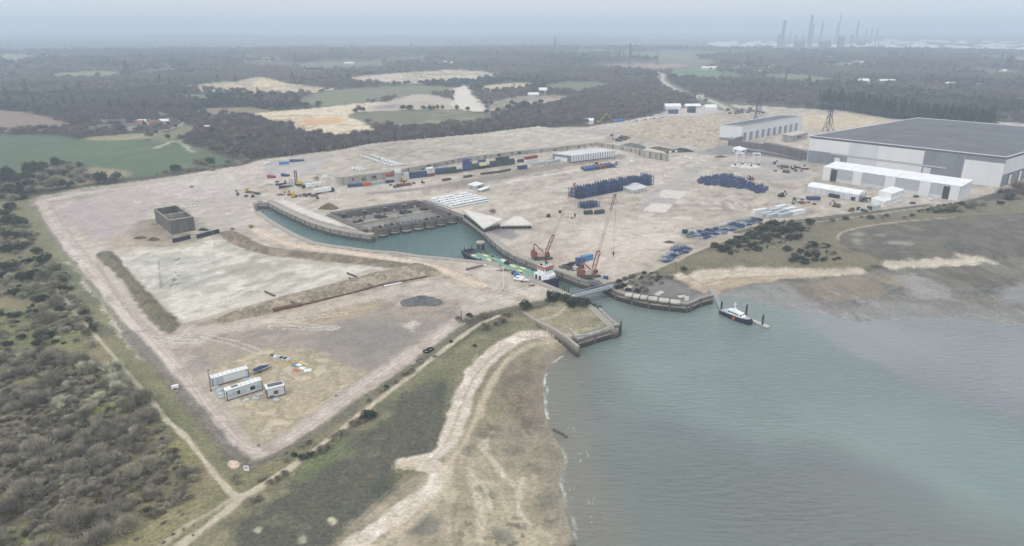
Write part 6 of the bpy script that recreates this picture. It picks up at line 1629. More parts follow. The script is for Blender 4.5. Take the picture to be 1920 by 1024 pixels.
# drilling mast by the lorries
e = empty('piling_rig', at(556, 347), 0, 'dark piling rig with a tall lattice mast left of the white lorries', 'piling rig')
b = MB(); b.truss((0, 0, 1), (0, 0, 11.5), 1.7, 1.3, .26, .14, 6); b.build('mast', RUST, e)
b = MB(); b.box((2, 0, 1.8), (4, 2.6, 2)); b.build('house', YELLOW, e)
b = MB(); b.box((1.6, -1.3, .5), (5, .7, 1)); b.box((1.6, 1.3, .5), (5, .7, 1)); b.build('track', TYRE, e)
# portal frames
for u, lb in ((1385, 'left'), (1416.5, 'right')):
    p = at(u, 307); e = empty('portal_frame', p, 0, '%s of two white straddle frames on wheels in the middle of the upper yard' % lb, 'gantry'); Wd = 7.0 if lb == 'left' else 5.5
    b = MB()
    for x in (-Wd / 2, Wd / 2):
        for y in (-2.5, 2.5): b.bar((x, y, .8), (x, y, 10), .55)
        b.bar((x, -2.5, 10), (x, 2.5, 10), .6); b.bar((x, -2.9, .9), (x, 2.9, .9), .6)
    for y in (-2.5, 2.5): b.bar((-Wd / 2, y, 9.8), (Wd / 2, y, 9.8), .7)
    b.build('frame', WHITE, e)
    b = MB(); b.box((0, 0, 9.0), (3, 2, 1)); b.build('hoist', DARK, e)
    for x in (-Wd / 2, Wd / 2):
        for y in (-2.6, 2.6):
            o_ = bpy.data.objects.new('wheel', WHEEL); COL.objects.link(o_); o_.parent = e; o_.location = (x, y, .6); o_.scale = (1.8,) * 3
for k in range(9):
    p = at(1372 + k * 7.3 + random.uniform(-2, 2), 308.5 + (k % 3) * 1.6); b = MB(); b.cyl((0, 0, 0), (0, 0, 1.3), .9, .8, 10); b.cyl((0, 0, 1.3), (0, 0, 1.7), .3, .3, 8)
    tag(b.build('drum', DARK if k % 2 else GREY, None, p), 'drum standing on the pale slab under the white straddle frames', 'drum', 'drums under the straddle frames')

# ------------------------------------------------------------------ blue racks and frames
def rack_mesh(Wd, D_, H, t, levels, inner=True):
    b = MB()
    for x in (-Wd / 2, Wd / 2):
        for y in (-D_ / 2, D_ / 2): b.bar((x, y, 0), (x, y, H), t)
    for z in levels:
        for s_ in (-1, 1):
            b.bar((-Wd / 2, s_ * D_ / 2, z), (Wd / 2, s_ * D_ / 2, z), t * .8); b.bar((s_ * Wd / 2, -D_ / 2, z), (s_ * Wd / 2, D_ / 2, z), t * .8)
    if inner:
        for s_ in (-1, 1): b.bar((-Wd / 2, s_ * D_ / 2, .3), (Wd / 2, s_ * D_ / 2, H * .8), t * .6); b.bar((s_ * Wd * .2, 0, .2), (s_ * Wd * .2, 0, H * .75), t * 1.6)
    return b
a_, c2 = at(1083, 373), at(1222, 346); n = 27; up_ = Vector((-(c2 - a_).y, (c2 - a_).x, 0)).normalized(); h_ = head(a_, c2)
step = (c2 - a_).length / n
RK = [rack_mesh(step * .82, 3.6, hh, .34, (.3, hh * .45, hh * .85)).mesh('tall_rack', BLUE) for hh in (7.6, 8.3, 7.0, 8.8)]
for j in range(3):
    for i in range(n):
        if j == 2 and i % 3 == 1: continue
        if j == 0 and i > 17 and i < 23: continue
        p = a_.lerp(c2, (i + .5) / n) + up_ * (4.4 * j)
        o_ = bpy.data.objects.new('tall_rack', random.choice(RK)); COL.objects.link(o_); o_.location = p; o_.rotation_euler = (0, 0, h_ + random.uniform(-.05, .05))
        tag(o_, 'tall blue steel rack in the %s line of the long blue stand' % ('nearest', 'middle', 'farthest')[j], 'steel rack', '%s line of tall blue racks' % ('nearest', 'middle', 'farthest')[j])
a_, c3 = at(1093, 391), at(1122, 387)
for j in range(2):
    for i in range(5):
        p = a_.lerp(c3, (i + .5) / 5) + up_ * 4 * j; o_ = bpy.data.objects.new('tall_rack', RK[2]); COL.objects.link(o_); o_.location = p; o_.rotation_euler = (0, 0, h_); o_.scale = (.9, .9, .6)
        tag(o_, 'short blue rack in the small separate block before the long blue stand', 'steel rack', 'small separate block of blue racks')
WR = rack_mesh(4.6, 3.4, 3.4, .3, (.3, 1.8, 3.3), False); [WR.box((x, 0, 3.42), (.5, 3.4, .12)) for x in (-1.9, -.95, 0, .95, 1.9)]; WRm = WR.mesh('frame_crate', WHITE)
a_, c3 = at(1184, 364.5), at(1212, 357); 
for j in range(4):
    for i in range(4):
        p = a_.lerp(c3, (i + .5) / 4) + up_ * 4.2 * j + (c3 - a_).normalized() * 1.2 * j
        o_ = bpy.data.objects.new('frame_crate', WRm); COL.objects.link(o_); o_.location = p; o_.rotation_euler = (0, 0, h_)
        tag(o_, 'white steel frame box in the block beside the tall blue racks', 'steel frame', 'block of white frame boxes')
def cradle_mesh(k):
    b = MB(); rg = random.Random(k)
    b.bar((-1.5, -1, .25), (1.5, -1, .25), .3); b.bar((-1.5, 1, .25), (1.5, 1, .25), .3)
    for x in (-1.3, 0, 1.3): b.bar((x, -1.2, .3), (x, 1.2, .3), .26)
    for x in (-1.4, 1.4):
        for y in (-1, 1): b.bar((x, y, .2), (x + rg.uniform(-.2, .2), y, rg.uniform(1.8, 3.0)), .28)
    b.bar((-1.4, -1, 1.6), (1.4, 1, 1.7), .24); b.bar((-1.4, 1, 1.3), (1.4, -1, 1.9), .24); b.box((0, 0, 1.0), (2.2, 1.4, .5))
    return b.mesh('blue_cradle', BLUE)
CR = [cradle_mesh(k) for k in range(4)]
zone = P("1304,344 1312,336 1330,331 1350,328.5 1375,331 1395,338 1410,345 1442,356 1440,361 1428,364 1412,362 1398,356 1372,354 1350,350 1325,348", 0)
cp = scatter(zone, 4.5, 61, None, .25); print('cradles', len(cp))
for x, y in cp[:230]:
    o_ = bpy.data.objects.new('blue_cradle', random.choice(CR)); COL.objects.link(o_); o_.location = (x, y, float(hfun(x, y)[0])); s_ = random.uniform(.95, 1.25); o_.scale = (s_, s_, s_ * random.uniform(.8, 1.4)); o_.rotation_euler = (0, 0, h_ + random.choice((0, 1.57, .1)))
    tag(o_, 'low blue steel cradle in the dense heap on the right of the yard', 'steel cradle', 'dense heap of low blue cradles')
FB = []
for k, m2 in enumerate((GREY, MID, BLUE, BLUE)):
    b = MB(); rg = random.Random(k + 9)
    for y in (-1.3, 0, 1.3): b.bar((-2.2, y, .3), (2.2, y, .3), .34)
    for x in (-2, -.6, .8, 2): b.bar((x, -1.5, .5), (x, 1.5, .5), .3)
    b.bar((-2, -1.3, .6), (-1.8, -1.2, 1.3), .25); b.bar((2, 1.3, .6), (1.9, 1.2, 1.2), .25)
    if k > 1: b.box((0, 0, .9), (2.4, 1.6, .3))
    FB.append(b.mesh('flat_frame', m2))
for zs, lb, gp, sd_ in (("1276,440 1300,436 1335,428 1360,424 1385,412 1410,408 1432,410 1430,415 1405,426 1370,436 1335,447 1310,450 1290,446", 'flat grey and blue steel frame in the long strip along the fence', 'flat frames in the long strip along the fence', 71), ("1228,486 1245,472 1262,461 1280,462 1298,466 1284,478 1262,489 1242,495", 'flat blue grey steel frame in the lower patch nearest the beach path', 'flat frames in the lower patch by the beach path', 72)):
    fp = scatter(P(zs, 0), 3.8, sd_, None, .2); print('frames', len(fp))
    for x, y in fp[:150]:
        o_ = bpy.data.objects.new('flat_frame', random.choice(FB)); COL.objects.link(o_); o_.location = (x, y, float(hfun(x, y)[0]) + .05); o_.rotation_euler = (0, 0, random.choice((.3, .5, 1.9, .4)) + random.uniform(-.1, .1))
        s_ = random.uniform(.85, 1.1); o_.scale = (s_, s_, s_ * random.uniform(.9, 1.7)); tag(o_, lb, 'steel frame', gp)

# ------------------------------------------------------------------ crawler cranes
def crane(u, v, top_u, top_v, yaw, hook_drop, label, foot_u):
    base = at(u, v); k = ppm(base)
    e = empty('crawler_crane', base, 0, label, 'crawler crane')
    c_, s_ = math.cos(yaw), math.sin(yaw); T = lambda x, y, z: (x * c_ - y * s_, x * s_ + y * c_, z)
    tr = MB()
    for y in (-2.6, 2.6):
        q = T(0, y, .75); tr.box(q, (9.5, 1.2, 1.3), yaw)
        for x in (-4.75, 4.75): tr.cyl(T(x, y - .6, .75), T(x, y + .6, .75), .65, .65, 10)
    tr.box(T(0, 0, 1.2), (3, 5, .8), yaw); tr.build('track', KHAKI, e)
    hs_ = MB(); hs_.box(T(-1.6, 0, 2.9), (7.0, 3.2, 2.4), yaw); h0 = hs_.build('house', CBOOM, e)
    cw = MB(); cw.box(T(-5.2, 0, 3.0), (1.5, 4.2, 2.8), yaw)
    for y in (-2.2, 2.2): cw.box(T(-4.3, y * .85, 3.3), (1.6, 1.1, 3.4), yaw)
    cw.build('counterweight', CRED, e)
    cb = MB(); cb.box(T(2.4, -2.2, 3.2), (2.2, 1.4, 2.3), yaw, .9); cab_ = cb.build('cab', CRED, e)
    cb = MB(); cb.box(T(3.0, -2.25, 3.6), (1.1, 1.46, 1.0), yaw); cb.build('window', GLASS, cab_)
    # boom leans to the right, foot on the house front
    foot = Vector(T(2.2, 0, 2.6)); ft = base + foot
    tip_x = float(G(top_u, top_v, 0)[0]); 
    # height of the tip on the vertical through the same depth
    lo, hi = 5, 90
    for _ in range(40):
        m2 = (lo + hi) / 2
        if proj(ft.x, ft.y, base.z + m2)[1] > top_v: lo = m2
        else: hi = m2
    tz = lo; zc = ft.y * CP - (base.z + tz - CAMZ) * SP; tx = (top_u - 960) / F * zc
    tip = Vector((tx - base.x, foot.y, tz)); kn = foot.lerp(tip, .27)
    b = MB(); b.truss(foot, kn, 1.8, 1.4, .2, .11, 6); b.bar(kn + Vector((-.7, 0, 0)), kn + Vector((.7, 0, .2)), .7); b.build('boom_base', CRED, e)
    b = MB(); b.truss(kn, foot.lerp(tip, .8), 1.1, 1.0, .14, .06, 22); b.build('boom', CBOOM, e)
    b = MB(); b.truss(foot.lerp(tip, .8), tip, 1.0, .9, .11, .06, 7); b.box(tip + Vector((.2, 0, .1)), (1.0, .9, .8)); b.build('boom_head', CRED, e)
    mid = foot.lerp(tip, .5); b = MB(); b.bar(mid + Vector((-1.5, 0, .1)), mid + Vector((1.5, 0, .1)), .25); b.build('spreader', CBOOM, e)
    ga = Vector(T(-4.6, 0, 9.2)); b = MB(); b.bar(Vector(T(-4.6, -1, 4)), ga, .4); b.bar(Vector(T(-4.6, 1, 4)), ga, .4); b.bar(ga, Vector(T(1.2, .8, 3.6)), .5); b.bar(ga, Vector(T(1.2, -.8, 3.6)), .5); b.build('gantry', CRED, e)
    b = MB(); b.bar(ga, tip, .04); b.bar(ga + Vector((0, .6, 0)), tip + Vector((0, .6, 0)), .04); b.build('pendant', CBOOM, e)
    hp = tip + Vector((.8, 0, -.5)); b = MB(); b.bar(hp, hp - Vector((0, 0, hook_drop)), .08); cbl = b.build('hoist_rope', RUST, e)
    b = MB(); q = hp - Vector((0, 0, hook_drop)); b.cyl(q, q - Vector((0, 0, 1.6)), .55, .35, 8); b.bar(q - Vector((0, 0, 1.6)), q - Vector((0, 0, 2.6)), .3); b.build('hook', DARK, cbl)
    return e
crane(1016, 485, 1077, 345, .25, 16, 'red crawler crane farther from the sea, its long boom raised to the right', 1022)
crane(1104, 519, 1153, 366, .35, 29, 'red crawler crane nearer the footbridge, its hook hanging low on the right', 1110)
for k, (u, v) in enumerate(((1068, 498), (1078, 499), (1061, 501), (1072, 504), (1082, 505), (1079, 494))):
    b = MB()
    for j in range(4): b.box((0, (j - 1.5) * 1.1, .25), (7, .8, .5))
    tag(b.build('crane_mat', WOODM, None, at(u, v), .35), 'stack of timber crane mats on the ground left of the nearer crane', 'crane mat', 'timber mats left of the nearer crane')

# ------------------------------------------------------------------ footbridge
A, B = Vector((*map(float, G(1074, 557, 5.0)), 5.0)), Vector((*map(float, G(1153, 536, 5.0)), 5.0)); h_ = head(A, B); L_ = (B - A).length
e = empty('footbridge', A, h_, 'grey steel truss footbridge across the dock entrance', 'footbridge')
b = MB(); b.box((L_ / 2, 0, .2), (L_, 3.6, .3)); b.build('deck', GREY, e)
for y in (-1.9, 1.9):
    b = MB(); n = 18
    b.bar((0, y, .2), (L_, y, .2), .45); b.bar((0, y, 1.5), (L_, y, 1.5), .25)
    for i in range(n):
        x0, x1 = L_ * i / n, L_ * (i + 1) / n; b.bar((x0, y, .2), (x0, y, 1.5), .2); b.bar((x0, y, .2), (x1, y, 1.5), .13) if i % 2 else b.bar((x0, y, 1.5), (x1, y, .2), .13)
    b.build('truss', MID, e)
for x in (.08, .92):
    b = MB(); b.cyl((L_ * x, -1.2, -7.5), (L_ * x, -1.2, 0), .45, .45, 8); b.cyl((L_ * x, 1.2, -7.5), (L_ * x, 1.2, 0), .45, .45, 8); b.build('pier', CONCD, e)
A, B = Vector((*map(float, G(1102, 530, 4.9)), 4.9)), Vector((*map(float, G(1130, 539, 4.9)), 4.9)); b = MB(); b.truss(A + Vector((0, 0, 1)), B + Vector((0, 0, 1)), 1.4, 1.2, .2, .12, 8); tag(b.build('access_ramp', MID), 'low grey railed walkway leading from the quay to the footbridge', 'walkway')
for k, (u, v) in enumerate(((1056, 552), (1059, 551), (1063, 552), (1067, 551))):
    x, y = G(u, v, 2); b = MB(); b.cyl((0, 0, -4), (0, 0, 4.6), .3, .28, 8); tag(b.build('mooring_pile', WOODM, None, (float(x), float(y) + 2.5, 1)), 'dark mooring pile in the dock between barge and footbridge', 'pile', 'mooring piles beside the footbridge')

# ------------------------------------------------------------------ barge
q0, q1 = np.array(G(890, 484, 4.5), float), np.array(G(1014, 527, 4.5), float); tq = (q1 - q0) / np.linalg.norm(q1 - q0); nq = np.array([-tq[1], tq[0]])
bow = Vector((*(q0 - tq * 13.5 + nq * 5.4), 0)); stern = Vector((*(q0 + tq * 58 + nq * 5.0), 0))
h_ = head(bow, stern); L_ = (stern - bow).length; Bm = 9.4; nrm = Vector((0, 0, 0))
e = empty('barge', bow + nrm * (Bm * .36), h_, 'long green decked barge with a white and orange wheelhouse at its right end', 'barge')
w = Bm / 2; zt = 4.1
sec = lambda w_, z0, z1: [(-w_ * .8, z0), (w_ * .8, z0), (w_, z0 + 1.2), (w_, z1), (-w_, z1), (-w_, z0 + 1.2)]
b = MB(); loft(b, [(0, sec(w * .8, 2.6, 5.6)), (2.5, sec(w * .95, 1.2, 5.2)), (6, sec(w, -1, zt)), (L_ - 8, sec(w, -1, zt)), (L_ - 3.5, sec(w * .85, -1, zt + 1.6)), (L_, sec(w * .25, .8, zt + 2.3))]); b.build('hull', NAVY, e)
b = MB(); b.box((L_ / 2 - 3, 0, zt + .06), (L_ - 20, Bm - .7, .12)); b.build('deck', DECK, e)
for x, y, lx in ((9, -2.5, 4.5), (14, 2.6, 3.5), (21, -1.0, 4.5), (25, -3.6, 3.5), (38, 1.0, 5), (44, 2.6, 3.4), (46, -1.5, 3)):
    b = MB(); b.box((x, y, zt + .25), (lx, 1.7, .24), random.uniform(-.1, .1)); b.build('hatch', PALEY, e)
b = MB(); b.box((22.5, -.2, zt + .45), (2.8, 1.2, .3)); b.build('orange_board', ORANGE, e)
b = MB(); b.box((29, 2.8, zt + .6), (4.5, 1.2, 1.0)); b.build('white_crate', CARW, e)
b = MB()
for y in (-w + .15, w - .15):
    for i in range(16): b.bar((5 + i * (L_ - 22) / 15, y, zt), (5 + i * (L_ - 22) / 15, y, zt + 1.0), .1)
    b.bar((5, y, zt + 1), (L_ - 17, y, zt + 1), .08)
b.build('railing', GREY, e)
for i, (x, y) in enumerate(((8, -3.9), (8, 3.9), (17, -3.9), (18, 3.9), (33, -3.9), (34, 3.8), (49, -3.8), (50, 3.8))):
    b = MB(); b.cyl((x, y - .3, zt), (x, y - .3, zt + .9), .3, .3, 8); b.cyl((x, y + .4, zt), (x, y + .4, zt + .9), .3, .3, 8); b.box((x, y, zt + .15), (.8, 1.4, .2)); b.build('bollard', DARK, e)
b = MB(); b.box((33, 1.2, zt + .8), (2.6, 2.0, 1.4)); b.cyl((33, .2, zt + 1.7), (33, 2.2, zt + 1.7), .6, .6, 10); b.build('winch', DARK, e)
b = MB(); b.bar((6, .1, zt + .2), (L_ - 15, .1, zt + .2), .25, .12); b.bar((6, -3, zt + .18), (L_ - 16, -3, zt + .18), .2, .1); b.build('deck_pipe', MID, e)
b = MB(); b.bar((1.6, -2.6, 5.2), (1.6, -2.6, 8), .3); b.bar((1.6, 2.6, 5.2), (1.6, 2.6, 8), .3); b.box((2.4, 0, 5.8), (1.8, 5, 1)); b.build('bow_gear', DARK, e)
X0 = L_ - 12.5
b = MB(); loft(b, [(X0, [(-4.2, zt), (4.2, zt), (4.0, zt + 3.4), (-4.0, zt + 3.4)]), (X0 + 6, [(-4.2, zt), (4.2, zt), (4.0, zt + 3.4), (-4.0, zt + 3.4)]), (X0 + 9, [(-2.6, zt), (2.6, zt), (2.4, zt + 3.0), (-2.4, zt + 3.0)])]); sup = b.build('superstructure', CARW, e)
for y in (-4.25, 4.25):
    for x in (1.6, 4.2): b = MB(); b.box((X0 + x, y, zt + 1.4), (1.4, .12, 2.2)); b.build('doorway', DARK, sup)
for x in (1, 4, 7):
    b = MB(); b.box((X0 - .04, -3.6 + x, zt + 1.6), (.1, .9, 1.9)); b.build('doorway', DARK, sup)
b = MB(); b.box((X0 + 4, 0, zt + 5.1), (5.6, 6.2, 3.2), 0, .95); wh = b.build('wheelhouse', CARW, e)
b = MB(); b.box((X0 + 4, 0, zt + 6.85), (6.2, 6.8, .9)); b.build('orange_band', ORANGE, wh)
b = MB(); b.box((X0 + 4, 0, zt + 7.4), (5.4, 6.0, .25)); b.build('roof', GREY, wh)
for y in (-2.1, -.7, .7, 2.1):
    for x in (1.12, 6.86): b = MB(); b.box((X0 + x, y, zt + 5.6), (.14, .9, .8)); b.build('window', GLASS, wh)
for x in (2.4, 4, 5.6):
    for y in (-3.05, 3.05): b = MB(); b.box((X0 + x, y, zt + 5.6), (.9, .14, .8)); b.build('window', GLASS, wh)
b = MB(); b.bar((X0 + 4, 0, zt + 7.4), (X0 + 4, 0, zt + 13.5), .3); b.bar((X0 + 4, -1.8, zt + 9.5), (X0 + 4, 1.8, zt + 9.5), .2); b.box((X0 + 3, 2, zt + 7.9), (.9, .9, .8)); b.box((X0 + 3, -2, zt + 7.9), (.9, .9, .8)); b.build('mast', DARK, wh)
b = MB()
for i in range(7): b.cyl((X0 + 7 + i * .8, -3.9 + i * .55, 2.9), (X0 + 7 + i * .8, -3.9 + i * .55, 4.4), .55, .55, 10)
b.build('tyre_fender', TYRE, e)
# mooring dolphin and raft in the basin
x, y = G(901, 470, 0); e = empty('mooring_dolphin', (float(x), float(y), 0), 0, 'round concrete dolphin on dark piles in the basin behind the barge', 'mooring dolphin')
b = MB(); b.cyl((0, 0, 4.6), (0, 0, 5.6), 2.6, 2.6, 18); b.build('cap', CONC, e)
for i in range(7):
    a = i * .9; b = MB(); b.cyl((2 * math.cos(a), 2 * math.sin(a), -2), (1.9 * math.cos(a), 1.9 * math.sin(a), 4.6), .42, .42, 8); b.build('pile', DARK, e)
x, y = G(908, 473, .3); b = MB(); b.box((0, 0, .3), (6, 2.2, .9)); b.box((.5, 0, .9), (1.5, 1.2, .6)); tag(b.build('work_raft', RUST, None, (float(x), float(y), 0), h_), 'small rusty work raft floating between barge and dolphin', 'raft')
# ------------------------------------------------------------------ pilot boat, pontoon, piles
sb, bw = G(1353, 587, 0), G(1410, 611, 0); sb = Vector((float(sb[0]), float(sb[1]), 0)); bw = Vector((float(bw[0]), float(bw[1]), 0))
h_ = head(sb, bw); L_ = (bw - sb).length
e = empty('pilot_boat', (sb + bw) / 2, h_, 'white and navy patrol launch with an orange stripe moored at the pontoon', 'motor launch')
k = L_ / 2; w = L_ * .145
sec = lambda w_, z0, z1: [(0, z0), (w_ * .75, z0 + .5), (w_, z1), (-w_, z1), (-w_ * .75, z0 + .5)]
b = MB(); loft(b, [(-k, sec(w * .9, -.8, 1.9)), (-k * .3, sec(w, -.9, 2.0)), (k * .4, sec(w * .92, -.8, 2.3)), (k * .78, sec(w * .55, -.4, 2.6)), (k, sec(w * .06, .6, 2.9))]); hull = b.build('hull', NAVY, e)
b = MB(); b.box((k * .02, -w * .985, 1.2), (1.3, .16, 1.5)); b.build('orange_stripe', ORANGE, hull)
b = MB(); loft(b, [(-k * .98, [(-w * .8, 1.92), (w * .8, 1.92), (w * .8, 2.0), (-w * .8, 2.0)]), (k * .4, [(-w * .84, 2.3), (w * .84, 2.3), (w * .84, 2.4), (-w * .84, 2.4)]), (k * .8, [(-w * .45, 2.6), (w * .45, 2.6), (w * .45, 2.7), (-w * .45, 2.7)])]); b.build('deck', GREY, e)
b = MB(); loft(b, [(-k * .55, [(-w * .66, 2), (w * .66, 2), (w * .6, 3.6), (-w * .6, 3.6)]), (k * .25, [(-w * .68, 2.2), (w * .68, 2.2), (w * .58, 3.9), (-w * .58, 3.9)]), (k * .5, [(-w * .5, 2.3), (w * .5, 2.3), (w * .45, 2.7), (-w * .45, 2.7)])]); cab_ = b.build('cabin', CARW, e)
for i in range(6):
    for y in (-1, 1): b = MB(); b.box((-k * .42 + i * k * .115, y * w * .645, 3.1), (k * .07, .14, .7)); b.build('window', GLASS, cab_)
for y in (-.28, 0, .28): b = MB(); b.box((k * .37, y * w * 2, 3.28), (.3, w * .42, .55)); b.build('windscreen', GLASS, cab_)
b = MB(); b.box((-k * .1, 0, 4.1), (k * .42, w * .95, .5), 0, .7); b.box((-k * .16, 0, 4.7), (k * .14, w * .7, .8), 0, .6); b.build('flybridge', CARW, e)
b = MB(); b.bar((-k * .16, 0, 4.6), (-k * .2, 0, 8.0), .16); b.bar((-k * .18, -1, 6.4), (-k * .18, 1, 6.4), .12); b.box((-k * .18, 0, 6.9), (.5, 1.3, .2)); b.build('mast', CARW, e)
b = MB()
for y in (-w * .86, w * .86):
    b.bar((-k * .95, y, 2.9), (-k * .5, y, 2.9), .08)
    for i in range(4): b.bar((-k * (.95 - .15 * i), y, 1.9), (-k * (.95 - .15 * i), y, 2.9), .07)
b.build('railing', GREY, e)
n_ = Vector((-math.sin(h_), math.cos(h_), 0)) * (w + 1.8)
e = empty('pontoon', sb.lerp(bw, .62) + n_, h_, 'pale floating pontoon walkway beyond the patrol launch', 'pontoon')
b = MB(); b.box((1, 0, .35), (L_ * 1.3, 2.2, .5)); b.build('deck', CONCP, e); b = MB(); b.box((1, 0, -.1), (L_ * 1.28, 2.0, .5)); b.build('float', DARK, e)
for (u, v, v2), lb in (((1351.5, 586, 566), 'leftmost dark steel pile, at the stern of the patrol launch'), ((1398, 596, 572.5), 'tall middle pile behind the bow of the patrol launch'), ((1429, 611, 591), 'rightmost pile at the outer end of the pontoon')):
    x, y = G(u, v, 0); H = hgt((float(x), float(y)), v2); b = MB(); b.cyl((0, 0, -3), (0, 0, H), .42, .42, 10); b.cyl((0, 0, H), (0, 0, H + .5), .42, .1, 10)
    tag(b.build('guide_pile', DARK, None, (float(x), float(y), 0)), lb, 'pile')
A = at(1334, 559); x, y = G(1352, 577, .7); B = Vector((float(x), float(y), .8)); A.z = 4.6
b = MB(); b.truss(A, B, 1.4, 1.0, .16, .1, 10); b.bar(A - Vector((0, 0, .4)), B - Vector((0, 0, .4)), 1.3, .15); tag(b.build('gangway', GREY), 'thin sloping gangway from the derelict jetty down to the pontoon', 'gangway')
# derelict jetty slabs and sign
for k, (u0, u1, v) in enumerate(((1172, 1186, 553), (1187, 1200, 555.5), (1201, 1214, 557.5), (1215, 1233, 560), (1235, 1255, 563), (1256, 1276, 566))):
    a_, c2 = Vector((*map(float, G(u0, v, 5.0)), 4.8)), Vector((*map(float, G(u1, v + 1.8, 5.0)), 4.8)); b = MB(); ln = (c2 - a_).length * .9; b.box((0, 0, .5), (ln, 4.0, .5)); b.box((0, -1.6, .15), (ln * .9, .4, .6)); b.box((0, 1.6, .15), (ln * .9, .4, .6))
    tag(b.build('concrete_deck_slab', CONCP, None, (a_ + c2) / 2 + Vector((0, 0, .1)), head(a_, c2)), 'pale concrete deck slab in the row along the derelict jetty edge, %s from the left' % ('first', 'second', 'third', 'fourth', 'fifth', 'last')[k], 'slab')
for u, v, l_, r_, lb in ((1178, 540, 5, .9, 'pale slab lying loose at the left end of the derelict jetty'), (1236, 551, 6, .9, 'pale slab lying inland in the middle of the derelict jetty'), (1279, 557, 4, .2, 'small pale slab near the right end of the derelict jetty')):
    b = MB(); b.box((0, 0, .2), (l_, 2.6, .4)); tag(b.build('loose_slab', CONCP, None, at(u, v), r_), lb, 'slab')
e = empty('notice_board', at(1287, 567), .4, 'white notice board at the tip of the derelict jetty', 'sign'); b = MB(); b.box((0, 0, 2.2), (2.4, .15, 2.2)); b.build('panel', CARW, e); b = MB(); b.bar((-.8, .1, 0), (-.8, .1, 2), .15); b.bar((.8, .1, 0), (.8, .1, 2), .15); b.build('post', WOODM, e)

# stray stores and pallets on the yard
PALLET = MB()
for y in (-.45, 0, .45): PALLET.box((0, y, .07), (1.2, .12, .14))
for x in (-.5, -.25, 0, .25, .5): PALLET.box((x, 0, .16), (.14, 1.0, .04))
PALLET.box((0, 0, .65), (1.1, .95, .9)); 
PM = [PALLET.mesh('pallet_load', m2) for m2 in (WOODM, SHEETG, KHAKI, RUST, DARK, NAVY)]
rg = random.Random(31)
for zs, n, lb, gp in (("1470,372 1530,372 1530,386 1470,384", 16, 'pallet load among the stores below the barrel roofed shed', 'pallet loads below the barrel roofed shed'), ("1575,388 1630,394 1640,400 1580,396", 8, 'pallet load on the track below the stacked cabins', 'pallet loads below the stacked cabins'),
                      ("500,340 560,338 560,352 505,352", 16, 'pallet load among the plant left of the white lorries', 'pallet loads left of the white lorries'), ("560,366 600,362 610,372 575,376", 7, 'pallet load in front of the white lorries', 'pallet loads in front of the white lorries'), ("700,350 790,338 800,344 720,358", 16, 'pallet load lying before the container row', 'pallet loads before the container row'),
                      ("1090,300 1180,300 1180,312 1150,322 1080,326", 10, 'pallet load near the ribbed row of containers', 'pallet loads near the ribbed container row'), ("1440,300 1520,310 1520,330 1450,325", 12, 'pallet load on the yard before the great shed', 'pallet loads before the great shed'), ("1130,250 1200,258 1190,268 1140,264", 10, 'pallet load beside the rubble heap', 'pallet loads beside the rubble heap'),
                      ("1340,206 1420,204 1440,212 1360,216", 26, 'store of material on the ground by the far road bend', 'stores by the far road bend'), ("1215,205 1250,204 1250,216 1200,222", 14, 'store of material on the far car park', 'stores on the far car park'), ("980,400 1090,372 1080,420 1000,430", 4, 'lone pallet load on the open yard left of the blue racks', 'lone pallet loads on the open yard'), ("1040,492 1100,500 1130,512 1060,512", 10, 'pallet load around the nearer red crane', 'pallet loads around the nearer crane'), ("420,360 480,352 480,372 430,372", 6, 'debris block on the ground left of the yellow lorry', 'debris blocks left of the yellow lorry')):
    q = P(zs, 0); big = 1.0 if q[:, 1].mean() < 800 else 2.2
    for x, y in zip(*[rg_ for rg_ in np.array([q[0] * a1 + q[1] * a2 + q[2] * a3 + q[3 % len(q)] * a4 for a1, a2, a3, a4 in np.random.default_rng(n).dirichlet((1, 1, 1, 1), n)]).T]):
        o_ = bpy.data.objects.new('pallet_load', rg.choice(PM)); COL.objects.link(o_); k_ = rg.uniform(1.0, 2.4) * big; o_.location = (x, y, float(hfun(x, y)[0]) + .02); o_.scale = (k_, k_ * rg.uniform(.7, 1.2), rg.uniform(.7, 1.9) * big ** .5); o_.rotation_euler = (0, 0, rg.uniform(0, 3)); tag(o_, lb, 'pallet', gp)
# ------------------------------------------------------------------ near left yard: cabins, boat, debris
def cabin(uA, vA, uB, vB, vtop, wd_, label, win, roofm=None, hk=None):
    A, B = at(uA, vA), at(uB, vB); h_, L_ = frame_of(A, B); H = hgt(A, vtop) - A.z
    e = empty('site_cabin', A, h_, label, 'site cabin')
    b = MB(); b.box((L_ / 2, wd_ / 2, H / 2 + .15), (L_, wd_, H - .3)); b.build('wall', PALE, e)
    b = MB(); b.box((L_ / 2, wd_ / 2, H + .08), (L_ + .3, wd_ + .3, .18)); rf = b.build('roof', roofm or ROOFW, e)
    for x in (0, L_):
        for y in (0, wd_): b = MB(); b.bar((x, y, 0), (x, y, H + .1), .22); b.build('corner_post', DARK, e)
    b = MB(); b.box((L_ / 2, -.03, .18), (L_, .12, .3)); b.build('skirting', DARK, e)
    return e, L_, H, wd_, rf
e, L_, H, wd_, rf = cabin(400, 726, 467, 707, 710, 2.6, 'long white site cabin farther from the camera, with a broad pale panel in its side', 0)
b = MB(); b.box((L_ * .62, -.05, H * .55), (L_ * .62, .12, H * .62)); b.build('side_panel', WHITE, e); b = MB(); b.box((L_ * .18, -.05, H * .5), (L_ * .18, .12, H * .7)); b.build('side_panel', SHEETG, e)
for k in range(8):
    b = MB(); b.bar((L_ * (k + .5) / 8, .2, H + .2), (L_ * (k + .5) / 8, wd_ - .2, H + .2), .12); b.build('roof_rib', GREY, rf)
e, L_, H, wd_, rf = cabin(427, 752, 493, 731, 733.5, 2.6, 'long white site cabin nearer the camera, with dark windows and boarded doors', 0)
